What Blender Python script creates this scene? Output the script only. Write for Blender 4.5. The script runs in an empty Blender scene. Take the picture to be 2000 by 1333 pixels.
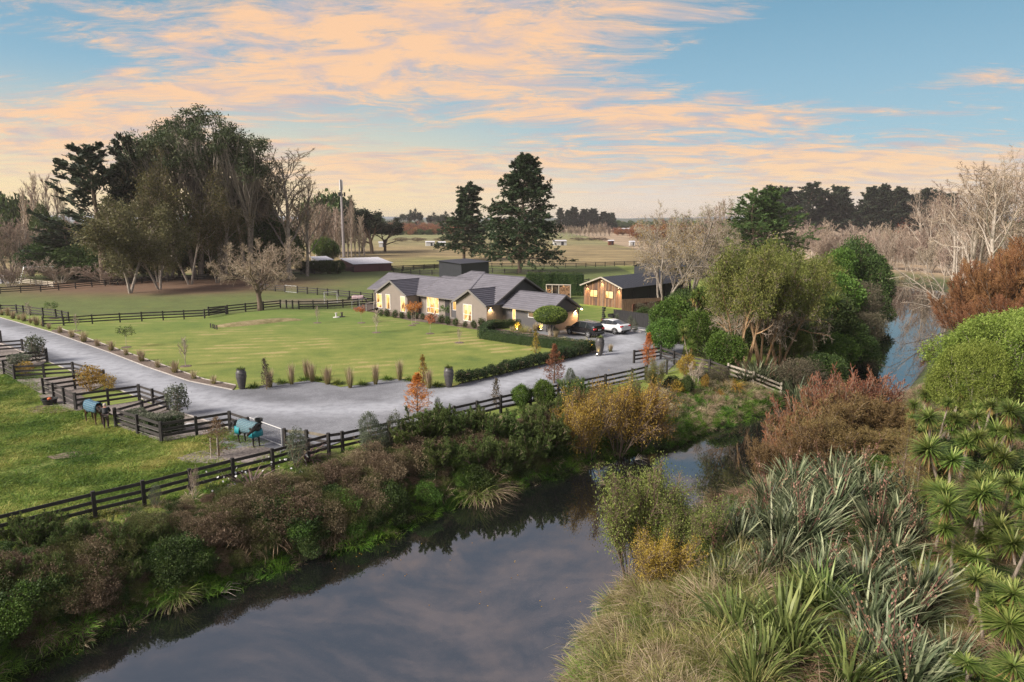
import bpy, bmesh, math, random
import numpy as np
from mathutils import Vector, Matrix

# ---------------------------------------------------------------- camera, world, sun, exposure
SC = bpy.context.scene
COL = SC.collection
CAM_H = 13.5
PITCH = math.radians(10.2)
FPX = 1333.0
cam_d = bpy.data.cameras.new('camera')
cam_d.lens = 24.0; cam_d.sensor_width = 36.0
cam_d.clip_start = 0.5; cam_d.clip_end = 8000
cam = bpy.data.objects.new('camera', cam_d)
COL.objects.link(cam)
cam.location = (0, 0, CAM_H)
cam.rotation_euler = (math.radians(90) - PITCH, 0, 0)
SC.camera = cam
SC.view_settings.view_transform = 'Standard'
SC.view_settings.look = 'None'
SC.view_settings.exposure = 0.50
SC.view_settings.gamma = 1.0
SC.view_settings.use_curve_mapping = False
SC.render.engine = 'CYCLES'
SC.cycles.use_denoising = True
SC.cycles.denoising_prefilter = 'NONE'
SC.cycles.max_bounces = 8
SC.cycles.diffuse_bounces = 3
SC.cycles.transparent_max_bounces = 6
SC.cycles.sample_clamp_indirect = 4.0

SUN_DIR = Vector((-0.80, -0.42, 0.62)).normalized()     # towards the light
sun_d = bpy.data.lights.new('sun', 'SUN')
sun_d.energy = 5.0; sun_d.angle = math.radians(22); sun_d.color = (1.0, 0.92, 0.82)
sun = bpy.data.objects.new('sun', sun_d); COL.objects.link(sun)
sun.rotation_euler = SUN_DIR.to_track_quat('Z', 'Y').to_euler()
sun.location = (-60, -30, 60)

def ramp_set(cr, stops):
    e = cr.elements
    while len(e) > 1: e.remove(e[-1])
    e[0].position = stops[0][0]; e[0].color = tuple(stops[0][1][:3]) + (1,)
    for p, c in stops[1:]:
        n = e.new(p); n.color = tuple(c[:3]) + (1,)

class NT:
    """tiny node helper"""
    def __init__(s, tree): s.t = tree; s.n = tree.nodes; s.l = tree.links
    def put(s, sock, v):
        if isinstance(v, bpy.types.NodeSocket): s.l.new(v, sock)
        elif v is not None:
            if isinstance(v, (tuple, list)) and len(v) == 3 and sock.type == 'RGBA': v = tuple(v) + (1,)
            sock.default_value = v
    def node(s, typ, ins=None, out=0, **props):
        n = s.n.new(typ)
        for k, v in props.items(): setattr(n, k, v)
        for k, v in (ins or {}).items(): s.put(n.inputs[k], v)
        return n.outputs[out] if out is not None else n
    def math(s, op, a, b=None, c=None, clamp=False):
        n = s.n.new('ShaderNodeMath'); n.operation = op; n.use_clamp = clamp
        s.put(n.inputs[0], a)
        if b is not None: s.put(n.inputs[1], b)
        if c is not None: s.put(n.inputs[2], c)
        return n.outputs[0]
    def vmath(s, op, a, b=None, out=0):
        n = s.n.new('ShaderNodeVectorMath'); n.operation = op
        s.put(n.inputs[0], a)
        if b is not None: s.put(n.inputs[1], b)
        return n.outputs[out]
    def ramp(s, f, stops, interp='LINEAR'):
        n = s.n.new('ShaderNodeValToRGB'); ramp_set(n.color_ramp, stops); n.color_ramp.interpolation = interp
        s.put(n.inputs[0], f); return n.outputs[0]
    def mix(s, f, a, b, mode='MIX'):
        n = s.n.new('ShaderNodeMix'); n.data_type = 'RGBA'; n.blend_type = mode
        s.put(n.inputs[0], f); s.put(n.inputs[6], a); s.put(n.inputs[7], b); return n.outputs[2]
    def maprange(s, v, a, b, c=0.0, d=1.0, smooth=True):
        n = s.n.new('ShaderNodeMapRange'); n.interpolation_type = 'SMOOTHSTEP' if smooth else 'LINEAR'
        s.put(n.inputs[0], v)
        for i, x in enumerate((a, b, c, d)): s.put(n.inputs[i + 1], x)
        return n.outputs[0]
    def noise(s, vec, scale, detail=4, rough=0.55, dist=0.0, out=0):
        n = s.n.new('ShaderNodeTexNoise')
        if vec is not None: s.put(n.inputs['Vector'], vec)
        s.put(n.inputs['Scale'], scale); s.put(n.inputs['Detail'], detail)
        s.put(n.inputs['Roughness'], rough); s.put(n.inputs['Distortion'], dist)
        return n.outputs[out]
    def sep(s, v):
        n = s.n.new('ShaderNodeSeparateXYZ'); s.put(n.inputs[0], v); return n.outputs
    def comb(s, x, y, z=0.0):
        n = s.n.new('ShaderNodeCombineXYZ')
        for i, q in enumerate((x, y, z)): s.put(n.inputs[i], q)
        return n.outputs[0]

def ray(px, py):
    """direction of a photograph pixel (2000 x 1333)"""
    a = (px - 1000.0) / FPX; b = (py - 666.5) / FPX
    return (a, math.cos(PITCH) - b * math.sin(PITCH), -math.sin(PITCH) - b * math.cos(PITCH))
def G(px, py, z=0.0):
    d = ray(px, py); t = (z - CAM_H) / d[2]
    return (d[0] * t, d[1] * t)
def zat(px, py, y):
    """height seen at pixel row py for a thing standing at forward distance y"""
    d = ray(px, py); return CAM_H + d[2] * y / d[1]
def xat(px, y, z=0.0):
    """sideways position that projects to pixel column px at forward distance y"""
    depth = y * math.cos(PITCH) + (CAM_H - z) * math.sin(PITCH)
    return (px - 1000.0) / FPX * depth

def build_world():
    w = bpy.data.worlds.new('World'); SC.world = w; w.use_nodes = True
    t = NT(w.node_tree); w.node_tree.nodes.clear()
    d = t.vmath('NORMALIZE', t.node('ShaderNodeTexCoord', out=0))
    x, y, z = t.sep(d)
    zc = t.math('MAXIMUM', z, 0.0)
    # the clear sky
    base = t.ramp(zc, [(0.0, (1.0, .84, .68)), (0.035, (.88, .78, .70)), (0.09, (.42, .64, .75)), (0.18, (.31, .54, .70)),
                       (0.26, (.22, .44, .61)), (.42, (.32, .38, .50)), (1.0, (.24, .28, .38))])
    sky = t.node('ShaderNodeTexSky', out=0, sky_type='NISHITA', sun_disc=False)
    sn = sky.node; sn.sun_elevation = math.asin(SUN_DIR.z); sn.sun_rotation = math.atan2(SUN_DIR.x, SUN_DIR.y)
    base = t.mix(0.12, base, t.mix(1.0, sky, (.07, .07, .07), 'MULTIPLY'))
    # warm afterglow low on the left of the view
    gl = t.vmath('DOT_PRODUCT', d, tuple(Vector((-0.62, 1.0, 0.02)).normalized()), out=1)
    glow = t.math('MULTIPLY', t.maprange(gl, 0.72, 0.97), t.maprange(zc, 0.20, 0.0))
    base = t.mix(t.math('MULTIPLY', glow, 1.0), base, (1.0, .80, .46))
    # cloud layer: a flat sheet seen in perspective
    k = t.math('ADD', zc, 0.10)
    u = t.math('DIVIDE', x, k); v = t.math('DIVIDE', y, k)
    uv = t.comb(u, v)
    warp = t.noise(uv, 0.55, 3, .5, 0, out=1)
    uvw = t.vmath('ADD', uv, t.vmath('MULTIPLY', t.vmath('SUBTRACT', warp, (.5, .5, .5)), (1.6, .9, 0)))
    rot = t.node('ShaderNodeMapping', {'Vector': uvw, 'Rotation': (0, 0, math.radians(22)), 'Scale': (1.0, 1.5, 1)})
    n1 = t.noise(rot, 1.5, 12, .70, .3)
    rot2 = t.node('ShaderNodeMapping', {'Vector': uvw, 'Rotation': (0, 0, math.radians(35)), 'Scale': (.7, 2.2, 1)})
    n1b = t.noise(rot2, 4.2, 8, .72, .6)
    n2 = t.noise(uvw, 0.45, 2, .5)
    cov = t.math('ADD', t.math('MULTIPLY', n1, .56), t.math('MULTIPLY', n1b, .42))
    cov = t.math('ADD', cov, t.math('MULTIPLY', n2, .22))
    def blob(px, py, r, amt, ax=1.0):
        nonlocal cov
        q = Vector(ray(px, py)).normalized()
        dx = t.math('SUBTRACT', x, q.x); dz = t.math('MULTIPLY', t.math('SUBTRACT', z, q.z), ax)
        rr = t.math('SQRT', t.math('ADD', t.math('MULTIPLY', dx, dx), t.math('MULTIPLY', dz, dz)))
        f = t.math('MULTIPLY', t.maprange(rr, r, 0.0), t.maprange(y, 0.1, 0.4))
        cov = t.math('MULTIPLY_ADD', f, amt, cov)
    blob(900, 30, .40, .13, 2.6); blob(600, 130, .30, .13, 3.0); blob(130, 250, .26, .12, 3.0); blob(430, 190, .16, .07, 3)
    blob(760, 335, .36, .12, 5.5); blob(1230, 215, .34, .12, 8.0); blob(1640, 218, .36, .12, 12.0); blob(1300, 300, .40, .09, 6); blob(1440, 25, .10, .10, 6)
    blob(1800, 60, .34, -.20, 2.0); blob(1300, 120, .16, -.08, 4.0); blob(850, 262, .14, -.10, 4.0); blob(20, 105, .12, -.13, 4); blob(1560, 130, .2, -.10, 4)
    blob(1870, 155, .14, .20, 5.0); blob(1750, 330, .36, .12, 6)
    cov = t.math('ADD', cov, t.maprange(z, .30, .50, 0.0, .035))
    m = t.maprange(cov, .552, .748)
    m = t.math('MULTIPLY', m, t.maprange(z, 0.0, 0.05, .35, 1.0))
    # lit peach tops and lilac-grey undersides
    n3 = t.noise(rot, 2.6, 7, .62, .3)
    lit = t.maprange(t.math('ADD', t.math('MULTIPLY', n3, .8), t.math('MULTIPLY', cov, .5)), .60, .84)
    peach = t.ramp(zc, [(0.0, (1.0, .78, .50)), (0.10, (1.0, .66, .42)), (0.26, (1.0, .64, .40)), (.6, (.86, .62, .48)), (1.0, (.80, .62, .54))])
    cc = t.mix(lit, t.mix(t.maprange(zc, .0, .12), (.84, .64, .52), (.60, .53, .55)), peach)
    cc = t.mix(t.math('MULTIPLY', t.maprange(zc, .26, .55), .75), cc, (.68, .60, .66))
    col = t.mix(m, base, cc)
    # below the horizon: hazy land colour
    col = t.mix(t.maprange(z, -0.02, -0.001), (.16, .14, .10), col)
    bg = t.node('ShaderNodeBackground', {'Color': col, 'Strength': 0.69})
    out = t.n.new('ShaderNodeOutputWorld'); t.l.new(bg, out.inputs[0])
    w.cycles.sampling_method = 'MANUAL'; w.cycles.sample_map_resolution = 512
build_world()

# ---------------------------------------------------------------- object helpers
def tag(o, label=None, cat=None, group=None, kind=None):
    if label: o['label'] = label
    if cat: o['category'] = cat
    if group: o['group'] = group
    if kind: o['kind'] = kind
    return o
def empty(name, loc=(0, 0, 0), rz=0.0, label=None, cat=None, group=None):
    o = bpy.data.objects.new(name, None); COL.objects.link(o)
    o.empty_display_size = 0.2
    o.location = loc; o.rotation_euler = (0, 0, rz)
    return tag(o, label, cat, group)
def link(name, me, parent=None, loc=(0, 0, 0), rz=0.0):
    o = bpy.data.objects.new(name, me); COL.objects.link(o)
    if parent: o.parent = parent
    o.location = loc; o.rotation_euler = (0, 0, rz)
    return o
def copy_tree(o, parent=None):
    c = o.copy(); COL.objects.link(c); c.parent = parent
    for ch in list(o.children): copy_tree(ch, c)
    return c

class MB:
    """collects simple solids into one mesh"""
    def __init__(s): s.v = []; s.f = []
    def add(s, vs, fs):
        o = len(s.v); s.v += [tuple(q) for q in vs]; s.f += [tuple(i + o for i in f) for f in fs]; return s
    def box(s, c, size, rz=0.0, M=None):
        hx, hy, hz = size[0] / 2, size[1] / 2, size[2] / 2
        ca, sa = math.cos(rz), math.sin(rz); vs = []
        for x in (-hx, hx):
            for y in (-hy, hy):
                for z in (-hz, hz):
                    vs.append((c[0] + x * ca - y * sa, c[1] + x * sa + y * ca, c[2] + z))
        return s.add(vs, [(0, 1, 3, 2), (4, 6, 7, 5), (0, 4, 5, 1), (2, 3, 7, 6), (0, 2, 6, 4), (1, 5, 7, 3)])
    def beam(s, a, b, w, h, up=(0, 0, 1)):
        a = Vector(a); b = Vector(b); d = (b - a).normalized(); u = Vector(up)
        r = d.cross(u)
        if r.length < 1e-4: r = d.cross(Vector((1, 0, 0)))
        r.normalize(); u = r.cross(d).normalized()
        vs = []
        for p in (a, b):
            for i, j in ((-1, -1), (1, -1), (1, 1), (-1, 1)):
                vs.append(p + r * (i * w / 2) + u * (j * h / 2))
        return s.add(vs, [(0, 3, 2, 1), (4, 5, 6, 7), (0, 1, 5, 4), (1, 2, 6, 5), (2, 3, 7, 6), (3, 0, 4, 7)])
    def tube(s, pts, rad, n=6, cap=True):
        pts = [Vector(p) for p in pts]
        if not isinstance(rad, (list, tuple)): rad = [rad] * len(pts)
        vs = []; fs = []
        prev = None
        for i, p in enumerate(pts):
            d = (pts[min(i + 1, len(pts) - 1)] - pts[max(i - 1, 0)]).normalized()
            r = d.cross(Vector((0, 0, 1)))
            if r.length < 1e-3: r = d.cross(Vector((1, 0, 0)))
            if prev is not None:
                q = prev - d * prev.dot(d)
                if q.length > 1e-3: r = q
            r.normalize(); prev = r; u = r.cross(d)
            for k in range(n):
                a = 2 * math.pi * k / n
                vs.append(p + (r * math.cos(a) + u * math.sin(a)) * rad[i])
        for i in range(len(pts) - 1):
            for k in range(n):
                fs.append((i * n + k, i * n + (k + 1) % n, (i + 1) * n + (k + 1) % n, (i + 1) * n + k))
        if cap:
            fs.append(tuple(range(n))); fs.append(tuple(reversed(range((len(pts) - 1) * n, len(pts) * n))))
        return s.add(vs, fs)
    def lathe(s, prof, c=(0, 0, 0), n=20):
        vs = []; fs = []
        for r, z in prof:
            for k in range(n):
                a = 2 * math.pi * k / n
                vs.append((c[0] + r * math.cos(a), c[1] + r * math.sin(a), c[2] + z))
        for i in range(len(prof) - 1):
            for k in range(n):
                fs.append((i * n + k, i * n + (k + 1) % n, (i + 1) * n + (k + 1) % n, (i + 1) * n + k))
        fs.append(tuple(reversed(range(n)))); fs.append(tuple(range((len(prof) - 1) * n, len(prof) * n)))
        return s.add(vs, fs)
    def prism(s, poly, z0, z1):
        n = len(poly)
        vs = [(p[0], p[1], z0) for p in poly] + [(p[0], p[1], z1) for p in poly]
        fs = [tuple(reversed(range(n))), tuple(range(n, 2 * n))] + [(i, (i + 1) % n, n + (i + 1) % n, n + i) for i in range(n)]
        return s.add(vs, fs)
    def mesh(s, name, mat, smooth=False):
        me = bpy.data.meshes.new(name); me.from_pydata(s.v, [], s.f)
        me.materials.append(mat)
        if smooth: me.polygons.foreach_set('use_smooth', [True] * len(me.polygons))
        me.update(); return me
    def build(s, name, mat, parent=None, smooth=False, bevel=0, **kw):
        me = s.mesh(name, mat, smooth)
        o = link(name, me, parent, **kw)
        if bevel:
            m = o.modifiers.new('bevel', 'BEVEL'); m.width = bevel; m.segments = 2; m.limit_method = 'ANGLE'
        return o

def npmesh(name, parts, mat, smooth=False):
    """parts: list of (V (n,3), F (m,k), A (m,) or None); materials: one"""
    me = bpy.data.meshes.new(name)
    off = 0; Vs = []; loops = []; tot = []; At = []
    for V, F, A in parts:
        if len(V) == 0: continue
        Vs.append(np.asarray(V, np.float32)); F = np.asarray(F) + off; off += len(V)
        loops.append(F.ravel()); tot.append(np.full(len(F), F.shape[1]))
        At.append(np.full(len(F), .5) if A is None else np.asarray(A))
    V = np.concatenate(Vs); L = np.concatenate(loops).astype(np.int32); T = np.concatenate(tot).astype(np.int32)
    A = np.concatenate(At).astype(np.float32)
    me.vertices.add(len(V)); me.vertices.foreach_set('co', V.ravel())
    me.loops.add(len(L)); me.loops.foreach_set('vertex_index', L)
    me.polygons.add(len(T)); st = np.concatenate(([0], np.cumsum(T)[:-1])).astype(np.int32)
    me.polygons.foreach_set('loop_start', st)
    at = me.attributes.new('v', 'FLOAT', 'FACE'); at.data.foreach_set('value', A)
    if smooth: me.polygons.foreach_set('use_smooth', np.ones(len(T), bool))
    me.materials.append(mat)
    me.update(calc_edges=True); me.validate()
    return me

# ---------------------------------------------------------------- materials
MATS = {}
def new_mat(name):
    m = bpy.data.materials.new(name); m.use_nodes = True
    t = NT(m.node_tree); m.node_tree.nodes.clear()
    out = t.n.new('ShaderNodeOutputMaterial')
    MATS[name] = m
    return m, t, out
def principled(t, out, col, rough=.7, bump=None, bstr=.3, bdist=.05, **kw):
    ins = {'Base Color': col, 'Roughness': rough}
    ins.update({k.replace('_', ' '): v for k, v in kw.items()})
    b = t.node('ShaderNodeBsdfPrincipled', ins, out=None)
    if bump is not None:
        bn = t.node('ShaderNodeBump', {'Height': bump, 'Strength': bstr, 'Distance': bdist})
        t.l.new(bn, b.inputs['Normal'])
    if out is not None: t.l.new(b.outputs[0], out.inputs[0])
    return b
def foliage(name, c0, c1, c2, trans=.3, rough=.6, jit=.25, scale=.6, world=0):
    """colour by leaf ('v' on each face), by clump (noise) and by plant (object random)"""
    m, t, out = new_mat(name)
    v = t.node('ShaderNodeAttribute', attribute_name='v', out=2)
    oc = t.node('ShaderNodeTexCoord', out=3)
    n = t.noise(t.node('ShaderNodeNewGeometry', out=0) if world else oc, scale, 3, .6)
    f = t.math('ADD', t.math('MULTIPLY', v, .55 if world else .7), t.math('MULTIPLY', t.math('SUBTRACT', n, .5), world or .9))
    f = t.math('ADD', f, .15, clamp=True)
    c = t.ramp(f, [(0.05, c0), (.5, c1), (.95, c2)])
    orr = t.node('ShaderNodeObjectInfo', out=None).outputs['Random']
    br = t.math('MULTIPLY_ADD', orr, jit, 1 - jit / 2)
    hs = t.node('ShaderNodeHueSaturation', {'Hue': t.math('MULTIPLY_ADD', orr, .03, .485), 'Value': br, 'Color': c})
    b = t.node('ShaderNodeBsdfPrincipled', {'Base Color': hs, 'Roughness': rough, 'Specular IOR Level': .25}, out=0)
    if trans > 0:
        tr = t.node('ShaderNodeBsdfTranslucent', {'Color': hs})
        ms = t.node('ShaderNodeMixShader', {0: trans}); ms.node.inputs[1]; t.l.new(b, ms.node.inputs[1]); t.l.new(tr, ms.node.inputs[2])
        t.l.new(ms, out.inputs[0])
    else: t.l.new(b, out.inputs[0])
    return m
def plain(name, c, rough=.7, var=.15, scale=3.0, metal=0.0, **kw):
    m, t, out = new_mat(name)
    oc = t.node('ShaderNodeTexCoord', out=3)
    n = t.noise(oc, scale, 5, .6)
    orr = t.node('ShaderNodeObjectInfo', out=None).outputs['Random']
    k = t.math('ADD', t.maprange(n, .3, .7, 1 - var, 1 + var, False), t.math('MULTIPLY_ADD', orr, var, -var / 2))
    kk = t.comb(k, k, k)
    col = t.mix(1.0, c, kk, 'MULTIPLY')
    principled(t, out, col, rough, Metallic=metal, **kw)
    return m
def bark(name, c0, c1, scale=2.0):
    m, t, out = new_mat(name)
    oc = t.node('ShaderNodeTexCoord', out=3)
    mp = t.node('ShaderNodeMapping', {'Vector': oc, 'Scale': (1, 1, .25)})
    n = t.noise(mp, scale * 4, 5, .65)
    orr = t.node('ShaderNodeObjectInfo', out=None).outputs['Random']
    c = t.ramp(n, [(.35, c0), (.68, c1)])
    c = t.node('ShaderNodeHueSaturation', {'Value': t.math('MULTIPLY_ADD', orr, .25, .88), 'Color': c})
    principled(t, out, c, .85, bump=n, bstr=.5)
    return m
def emit(name, c, s, base=(.8, .7, .5)):
    m, t, out = new_mat(name)
    principled(t, out, base, .4, Emission_Color=tuple(c) + (1,), Emission_Strength=s)
    return m
K = 1.0
f = foliage
M_EUC = f('eucalyptus_leaf', (.022, .040, .014), (.060, .085, .032), (.14, .165, .07), .2)
M_PINE = f('pine_needle', (.012, .022, .012), (.026, .040, .020), (.060, .075, .036), .15)
M_CYP = f('cypress_leaf', (.012, .024, .010), (.028, .048, .018), (.07, .095, .035), .15)
M_CYPG = f('bright_cypress_leaf', (.025, .05, .012), (.06, .10, .025), (.14, .19, .05), .2)
M_OLIVE = f('olive_leaf', (.065, .085, .018), (.165, .195, .045), (.32, .33, .09), .3)
M_OLIVET = f('dull_olive_leaf', (.055, .06, .022), (.15, .145, .058), (.27, .25, .11), .25)
M_DOME = f('dome_grass_blade', (.02, .05, .008), (.06, .12, .015), (.30, .32, .05), .2, scale=2)
M_DARK = f('dark_leaf', (.018, .040, .010), (.052, .088, .022), (.13, .18, .045), .2)
M_GREEN = f('fresh_leaf', (.028, .070, .009), (.085, .155, .024), (.20, .29, .06), .3)
M_BRIGHT = f('lime_leaf', (.075, .12, .018), (.20, .26, .045), (.37, .43, .11), .3)
M_GREY = f('greyish_leaf', (.05, .065, .04), (.13, .15, .10), (.26, .28, .19), .3)
M_GOLD = f('golden_leaf', (.14, .08, .015), (.38, .25, .045), (.60, .43, .10), .35)
M_ORANGE = f('orange_leaf', (.26, .075, .02), (.54, .19, .045), (.78, .38, .11), .35, scale=2)
M_RED = f('red_leaf', (.28, .07, .035), (.55, .18, .08), (.70, .34, .15), .35, scale=2)
M_AMBER = f('amber_leaf', (.28, .12, .02), (.50, .26, .04), (.62, .42, .10), .35, scale=2)
M_RUST = f('rust_twig', (.10, .04, .02), (.24, .10, .045), (.42, .21, .10), .2)
M_REDST = f('red_stem', (.12, .045, .025), (.28, .115, .06), (.46, .26, .15), .15)
M_RUSTG = f('russet_green_twig', (.08, .05, .02), (.20, .13, .05), (.34, .25, .11), .25)
M_BROWN = f('brown_bramble', (.055, .040, .024), (.16, .115, .070), (.38, .28, .18), .2)
M_BROOM = f('broom_stem', (.03, .055, .014), (.095, .135, .035), (.20, .26, .07), .2, scale=1.0)
M_FLAX = f('flax_blade', (.020, .028, .013), (.095, .120, .058), (.40, .41, .24), .2, rough=.42, scale=1.6, jit=.4)
M_FLAXD = f('dry_flax_blade', (.10, .07, .04), (.24, .16, .09), (.42, .30, .18), .2, scale=1.2)
M_POD = f('flax_seed_pod', (.10, .05, .035), (.24, .125, .09), (.42, .25, .18), 0)
M_CAB = f('cabbage_leaf', (.028, .060, .010), (.135, .195, .038), (.38, .39, .12), .25, rough=.45, scale=2, jit=.6)
M_CABD = f('dead_cabbage_leaf', (.12, .07, .035), (.28, .18, .08), (.46, .30, .09), .25)
M_SEDGE = f('sedge_blade', (.11, .11, .03), (.29, .27, .09), (.50, .43, .19), .3, scale=1.5)
M_STRAW = f('straw_blade', (.20, .15, .09), (.40, .31, .19), (.58, .47, .32), .3, scale=1.5)
M_TUSS = f('green_tussock', (.05, .07, .015), (.13, .17, .04), (.27, .30, .08), .25, scale=1.5)
M_GRASS = f('bank_grass_blade', (.04, .11, .010), (.12, .25, .025), (.27, .42, .06), .3, scale=.5, world=1.8)
M_PADG = f('paddock_grass_blade', (.055, .11, .012), (.17, .25, .035), (.44, .40, .12), .3, scale=.22, world=2.4)
M_TWIG = f('pale_twig', (.17, .125, .09), (.32, .25, .19), (.50, .41, .33), 0)
M_TWIGP = f('pinkish_twig', (.15, .10, .075), (.32, .235, .175), (.54, .43, .34), 0)
M_TWIGB = f('brown_twig', (.09, .06, .04), (.20, .145, .10), (.34, .26, .18), 0)
M_BOX = f('box_hedge_leaf', (.012, .028, .012), (.035, .06, .022), (.10, .14, .05), .2, scale=2)
M_HEATH = f('dead_bracken', (.10, .06, .035), (.22, .14, .085), (.40, .28, .18), .2)
B_GUM = bark('gum_bark', (.13, .10, .08), (.42, .36, .30))
B_PALE = bark('pale_bark', (.26, .21, .16), (.58, .50, .42))
B_DARK = bark('dark_bark', (.05, .04, .03), (.15, .115, .09))
B_BROWN = bark('brown_bark', (.11, .075, .05), (.26, .19, .14))
B_CAB = bark('cabbage_tree_bark', (.10, .075, .055), (.36, .29, .23))
B_WILLOW = bark('willow_bark', (.26, .13, .04), (.46, .33, .21))
# ---------------------------------------------------------------- plant generators (all vectorised)
def nrm(a): return a / np.maximum(np.linalg.norm(a, axis=-1, keepdims=True), 1e-9)
def rnd_dirs(rng, n): return nrm(rng.normal(size=(n, 3)))
def tubes(P0, P1, R0, R1, n=4):
    S = len(P0); d = nrm(P1 - P0)
    ref = np.where(np.abs(d[:, 2:3]) > .9, np.array([[1., 0, 0]]), np.array([[0, 0, 1.]]))
    r = nrm(np.cross(d, ref)); u = np.cross(r, d)
    a = np.arange(n) * 2 * np.pi / n
    off = r[:, None] * np.cos(a)[None, :, None] + u[:, None] * np.sin(a)[None, :, None]
    A = P0[:, None] + off * R0[:, None, None]; B = P1[:, None] + off * R1[:, None, None]
    V = np.concatenate([A, B], 1).reshape(-1, 3)
    k = np.arange(n); q = np.stack([k, (k + 1) % n, n + (k + 1) % n, n + k], 1)
    F = (np.arange(S)[:, None, None] * 2 * n + q[None]).reshape(-1, 4)
    return V, F
def flat_twigs(rng, P0, P1, W):
    """thin tapering triangles, one per twig piece"""
    d = nrm(P1 - P0); s = nrm(np.cross(d, rnd_dirs(rng, len(d)))) * W[:, None] / 2
    V = np.stack([P0 - s, P0 + s, P1], 1).reshape(-1, 3)
    F = np.arange(len(P0) * 3).reshape(-1, 3)
    return V, F
def leaves(rng, C, size, aspect=.5, D=None, flat=0.0):
    """rhombic leaves at centres C; D gives a preferred long axis"""
    n = len(C); a = rnd_dirs(rng, n)
    if D is not None: a = nrm(D + a * .55)
    b = rnd_dirs(rng, n)
    if flat: b = nrm(b * np.array([1, 1, 1 - flat]))
    b = nrm(b - a * np.sum(a * b, 1, keepdims=True))
    s = size * rng.uniform(.6, 1.35, (n, 1))
    V = np.stack([C - a * s * .5, C + b * s * aspect * .5, C + a * s * .5, C - b * s * aspect * .5], 1).reshape(-1, 3)
    return V, np.arange(4 * n).reshape(-1, 4)

def grow(rng, P, D, L, R, specs):
    """level by level branching. Returns per level segments and the finest points with directions."""
    segs = []; P = np.atleast_2d(P).astype(float); D = nrm(np.atleast_2d(D).astype(float)); L = np.atleast_1d(L).astype(float); R = np.atleast_1d(R).astype(float)
    tips = None
    for li, sp in enumerate(specs):
        n = len(P); k = sp.get('k', 4); taper = sp.get('taper', .35)
        pts = np.zeros((n, k + 1, 3)); dirs = np.zeros((n, k + 1, 3)); rad = np.zeros((n, k + 1))
        pts[:, 0] = P; dirs[:, 0] = D; rad[:, 0] = R
        d = D.copy()
        for i in range(k):
            d = nrm(d + rng.normal(size=(n, 3)) * sp.get('wig', .12) + np.array([0, 0, 1.]) * sp.get('trop', 0.0))
            pts[:, i + 1] = pts[:, i] + d * (L / k)[:, None]; dirs[:, i + 1] = d
            rad[:, i + 1] = R * (1 - (1 - taper) * (i + 1) / k)
        P0 = pts[:, :-1].reshape(-1, 3); P1 = pts[:, 1:].reshape(-1, 3)
        segs.append((P0, P1, rad[:, :-1].ravel(), rad[:, 1:].ravel()))
        tips = (pts[:, 1:].reshape(-1, 3), dirs[:, 1:].reshape(-1, 3), np.repeat(L, k))
        if li + 1 < len(specs):
            m = sp['m']; t0, t1 = sp.get('t', (.3, 1.0))
            tt = (np.arange(m)[None] + rng.uniform(0, 1, (n, m))) / m
            t = t0 + (t1 - t0) * tt
            x = t * k; i0 = np.minimum(x.astype(int), k - 1); fr = (x - i0)[..., None]
            ii = np.arange(n)[:, None]
            cp = pts[ii, i0] * (1 - fr) + pts[ii, i0 + 1] * fr
            cd = dirs[ii, i0 + 1]; cr = rad[ii, i0]
            az = rng.uniform(0, 2 * np.pi, (n, 1)) + np.arange(m)[None] * 2.4 + rng.normal(size=(n, m)) * .4
            ref = np.where(np.abs(cd[..., 2:3]) > .9, np.array([1., 0, 0]), np.array([0, 0, 1.]))
            r = nrm(np.cross(cd, ref)); u = np.cross(r, cd)
            if sp.get('planar'): az = np.where(rng.random((n, m)) < .5, 0, np.pi) + rng.normal(size=(n, m)) * sp['planar']
            side = r * np.cos(az)[..., None] + u * np.sin(az)[..., None]
            ang = np.radians(rng.normal(sp.get('ang', 45), sp.get('angsd', 8), (n, m)))
            if 'angf' in sp: ang = np.radians(sp['angf'](t) + rng.normal(size=(n, m)) * sp.get('angsd', 6))
            nd = cd * np.cos(ang)[..., None] + side * np.sin(ang)[..., None]
            prof = sp.get('prof', lambda q: 1 - .5 * q)(t)
            nl = L[:, None] * sp.get('lr', .55) * prof * rng.uniform(.75, 1.2, (n, m))
            P = cp.reshape(-1, 3); D = nrm(nd.reshape(-1, 3)); L = nl.ravel(); R = np.minimum(cr * sp.get('rr', .6), cr).ravel()
            keep = L > 1e-3; P, D, L, R = P[keep], D[keep], L[keep], R[keep]
    return segs, tips

def wood_parts(segs, nmap=(7, 5, 4, 3), upto=None, minr=0.012, A=None):
    out = []
    for i, (a, b, r0, r1) in enumerate(segs[:upto]):
        V, F = tubes(a, b, np.maximum(r0, minr), np.maximum(r1, minr * .8), nmap[min(i, len(nmap) - 1)])
        out.append((V, F, None))
    return out
def around(rng, tips, n, r, inner=.35):
    P, D, L = tips
    idx = rng.integers(0, len(P), n)
    return P[idx] + rng.normal(size=(n, 3)) * r, D[idx], idx

PROTO = {}
def proto(name, parts):
    """parts: list of (part name, mesh). kept unlinked; instances are placed with plant()"""
    PROTO[name] = parts

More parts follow.
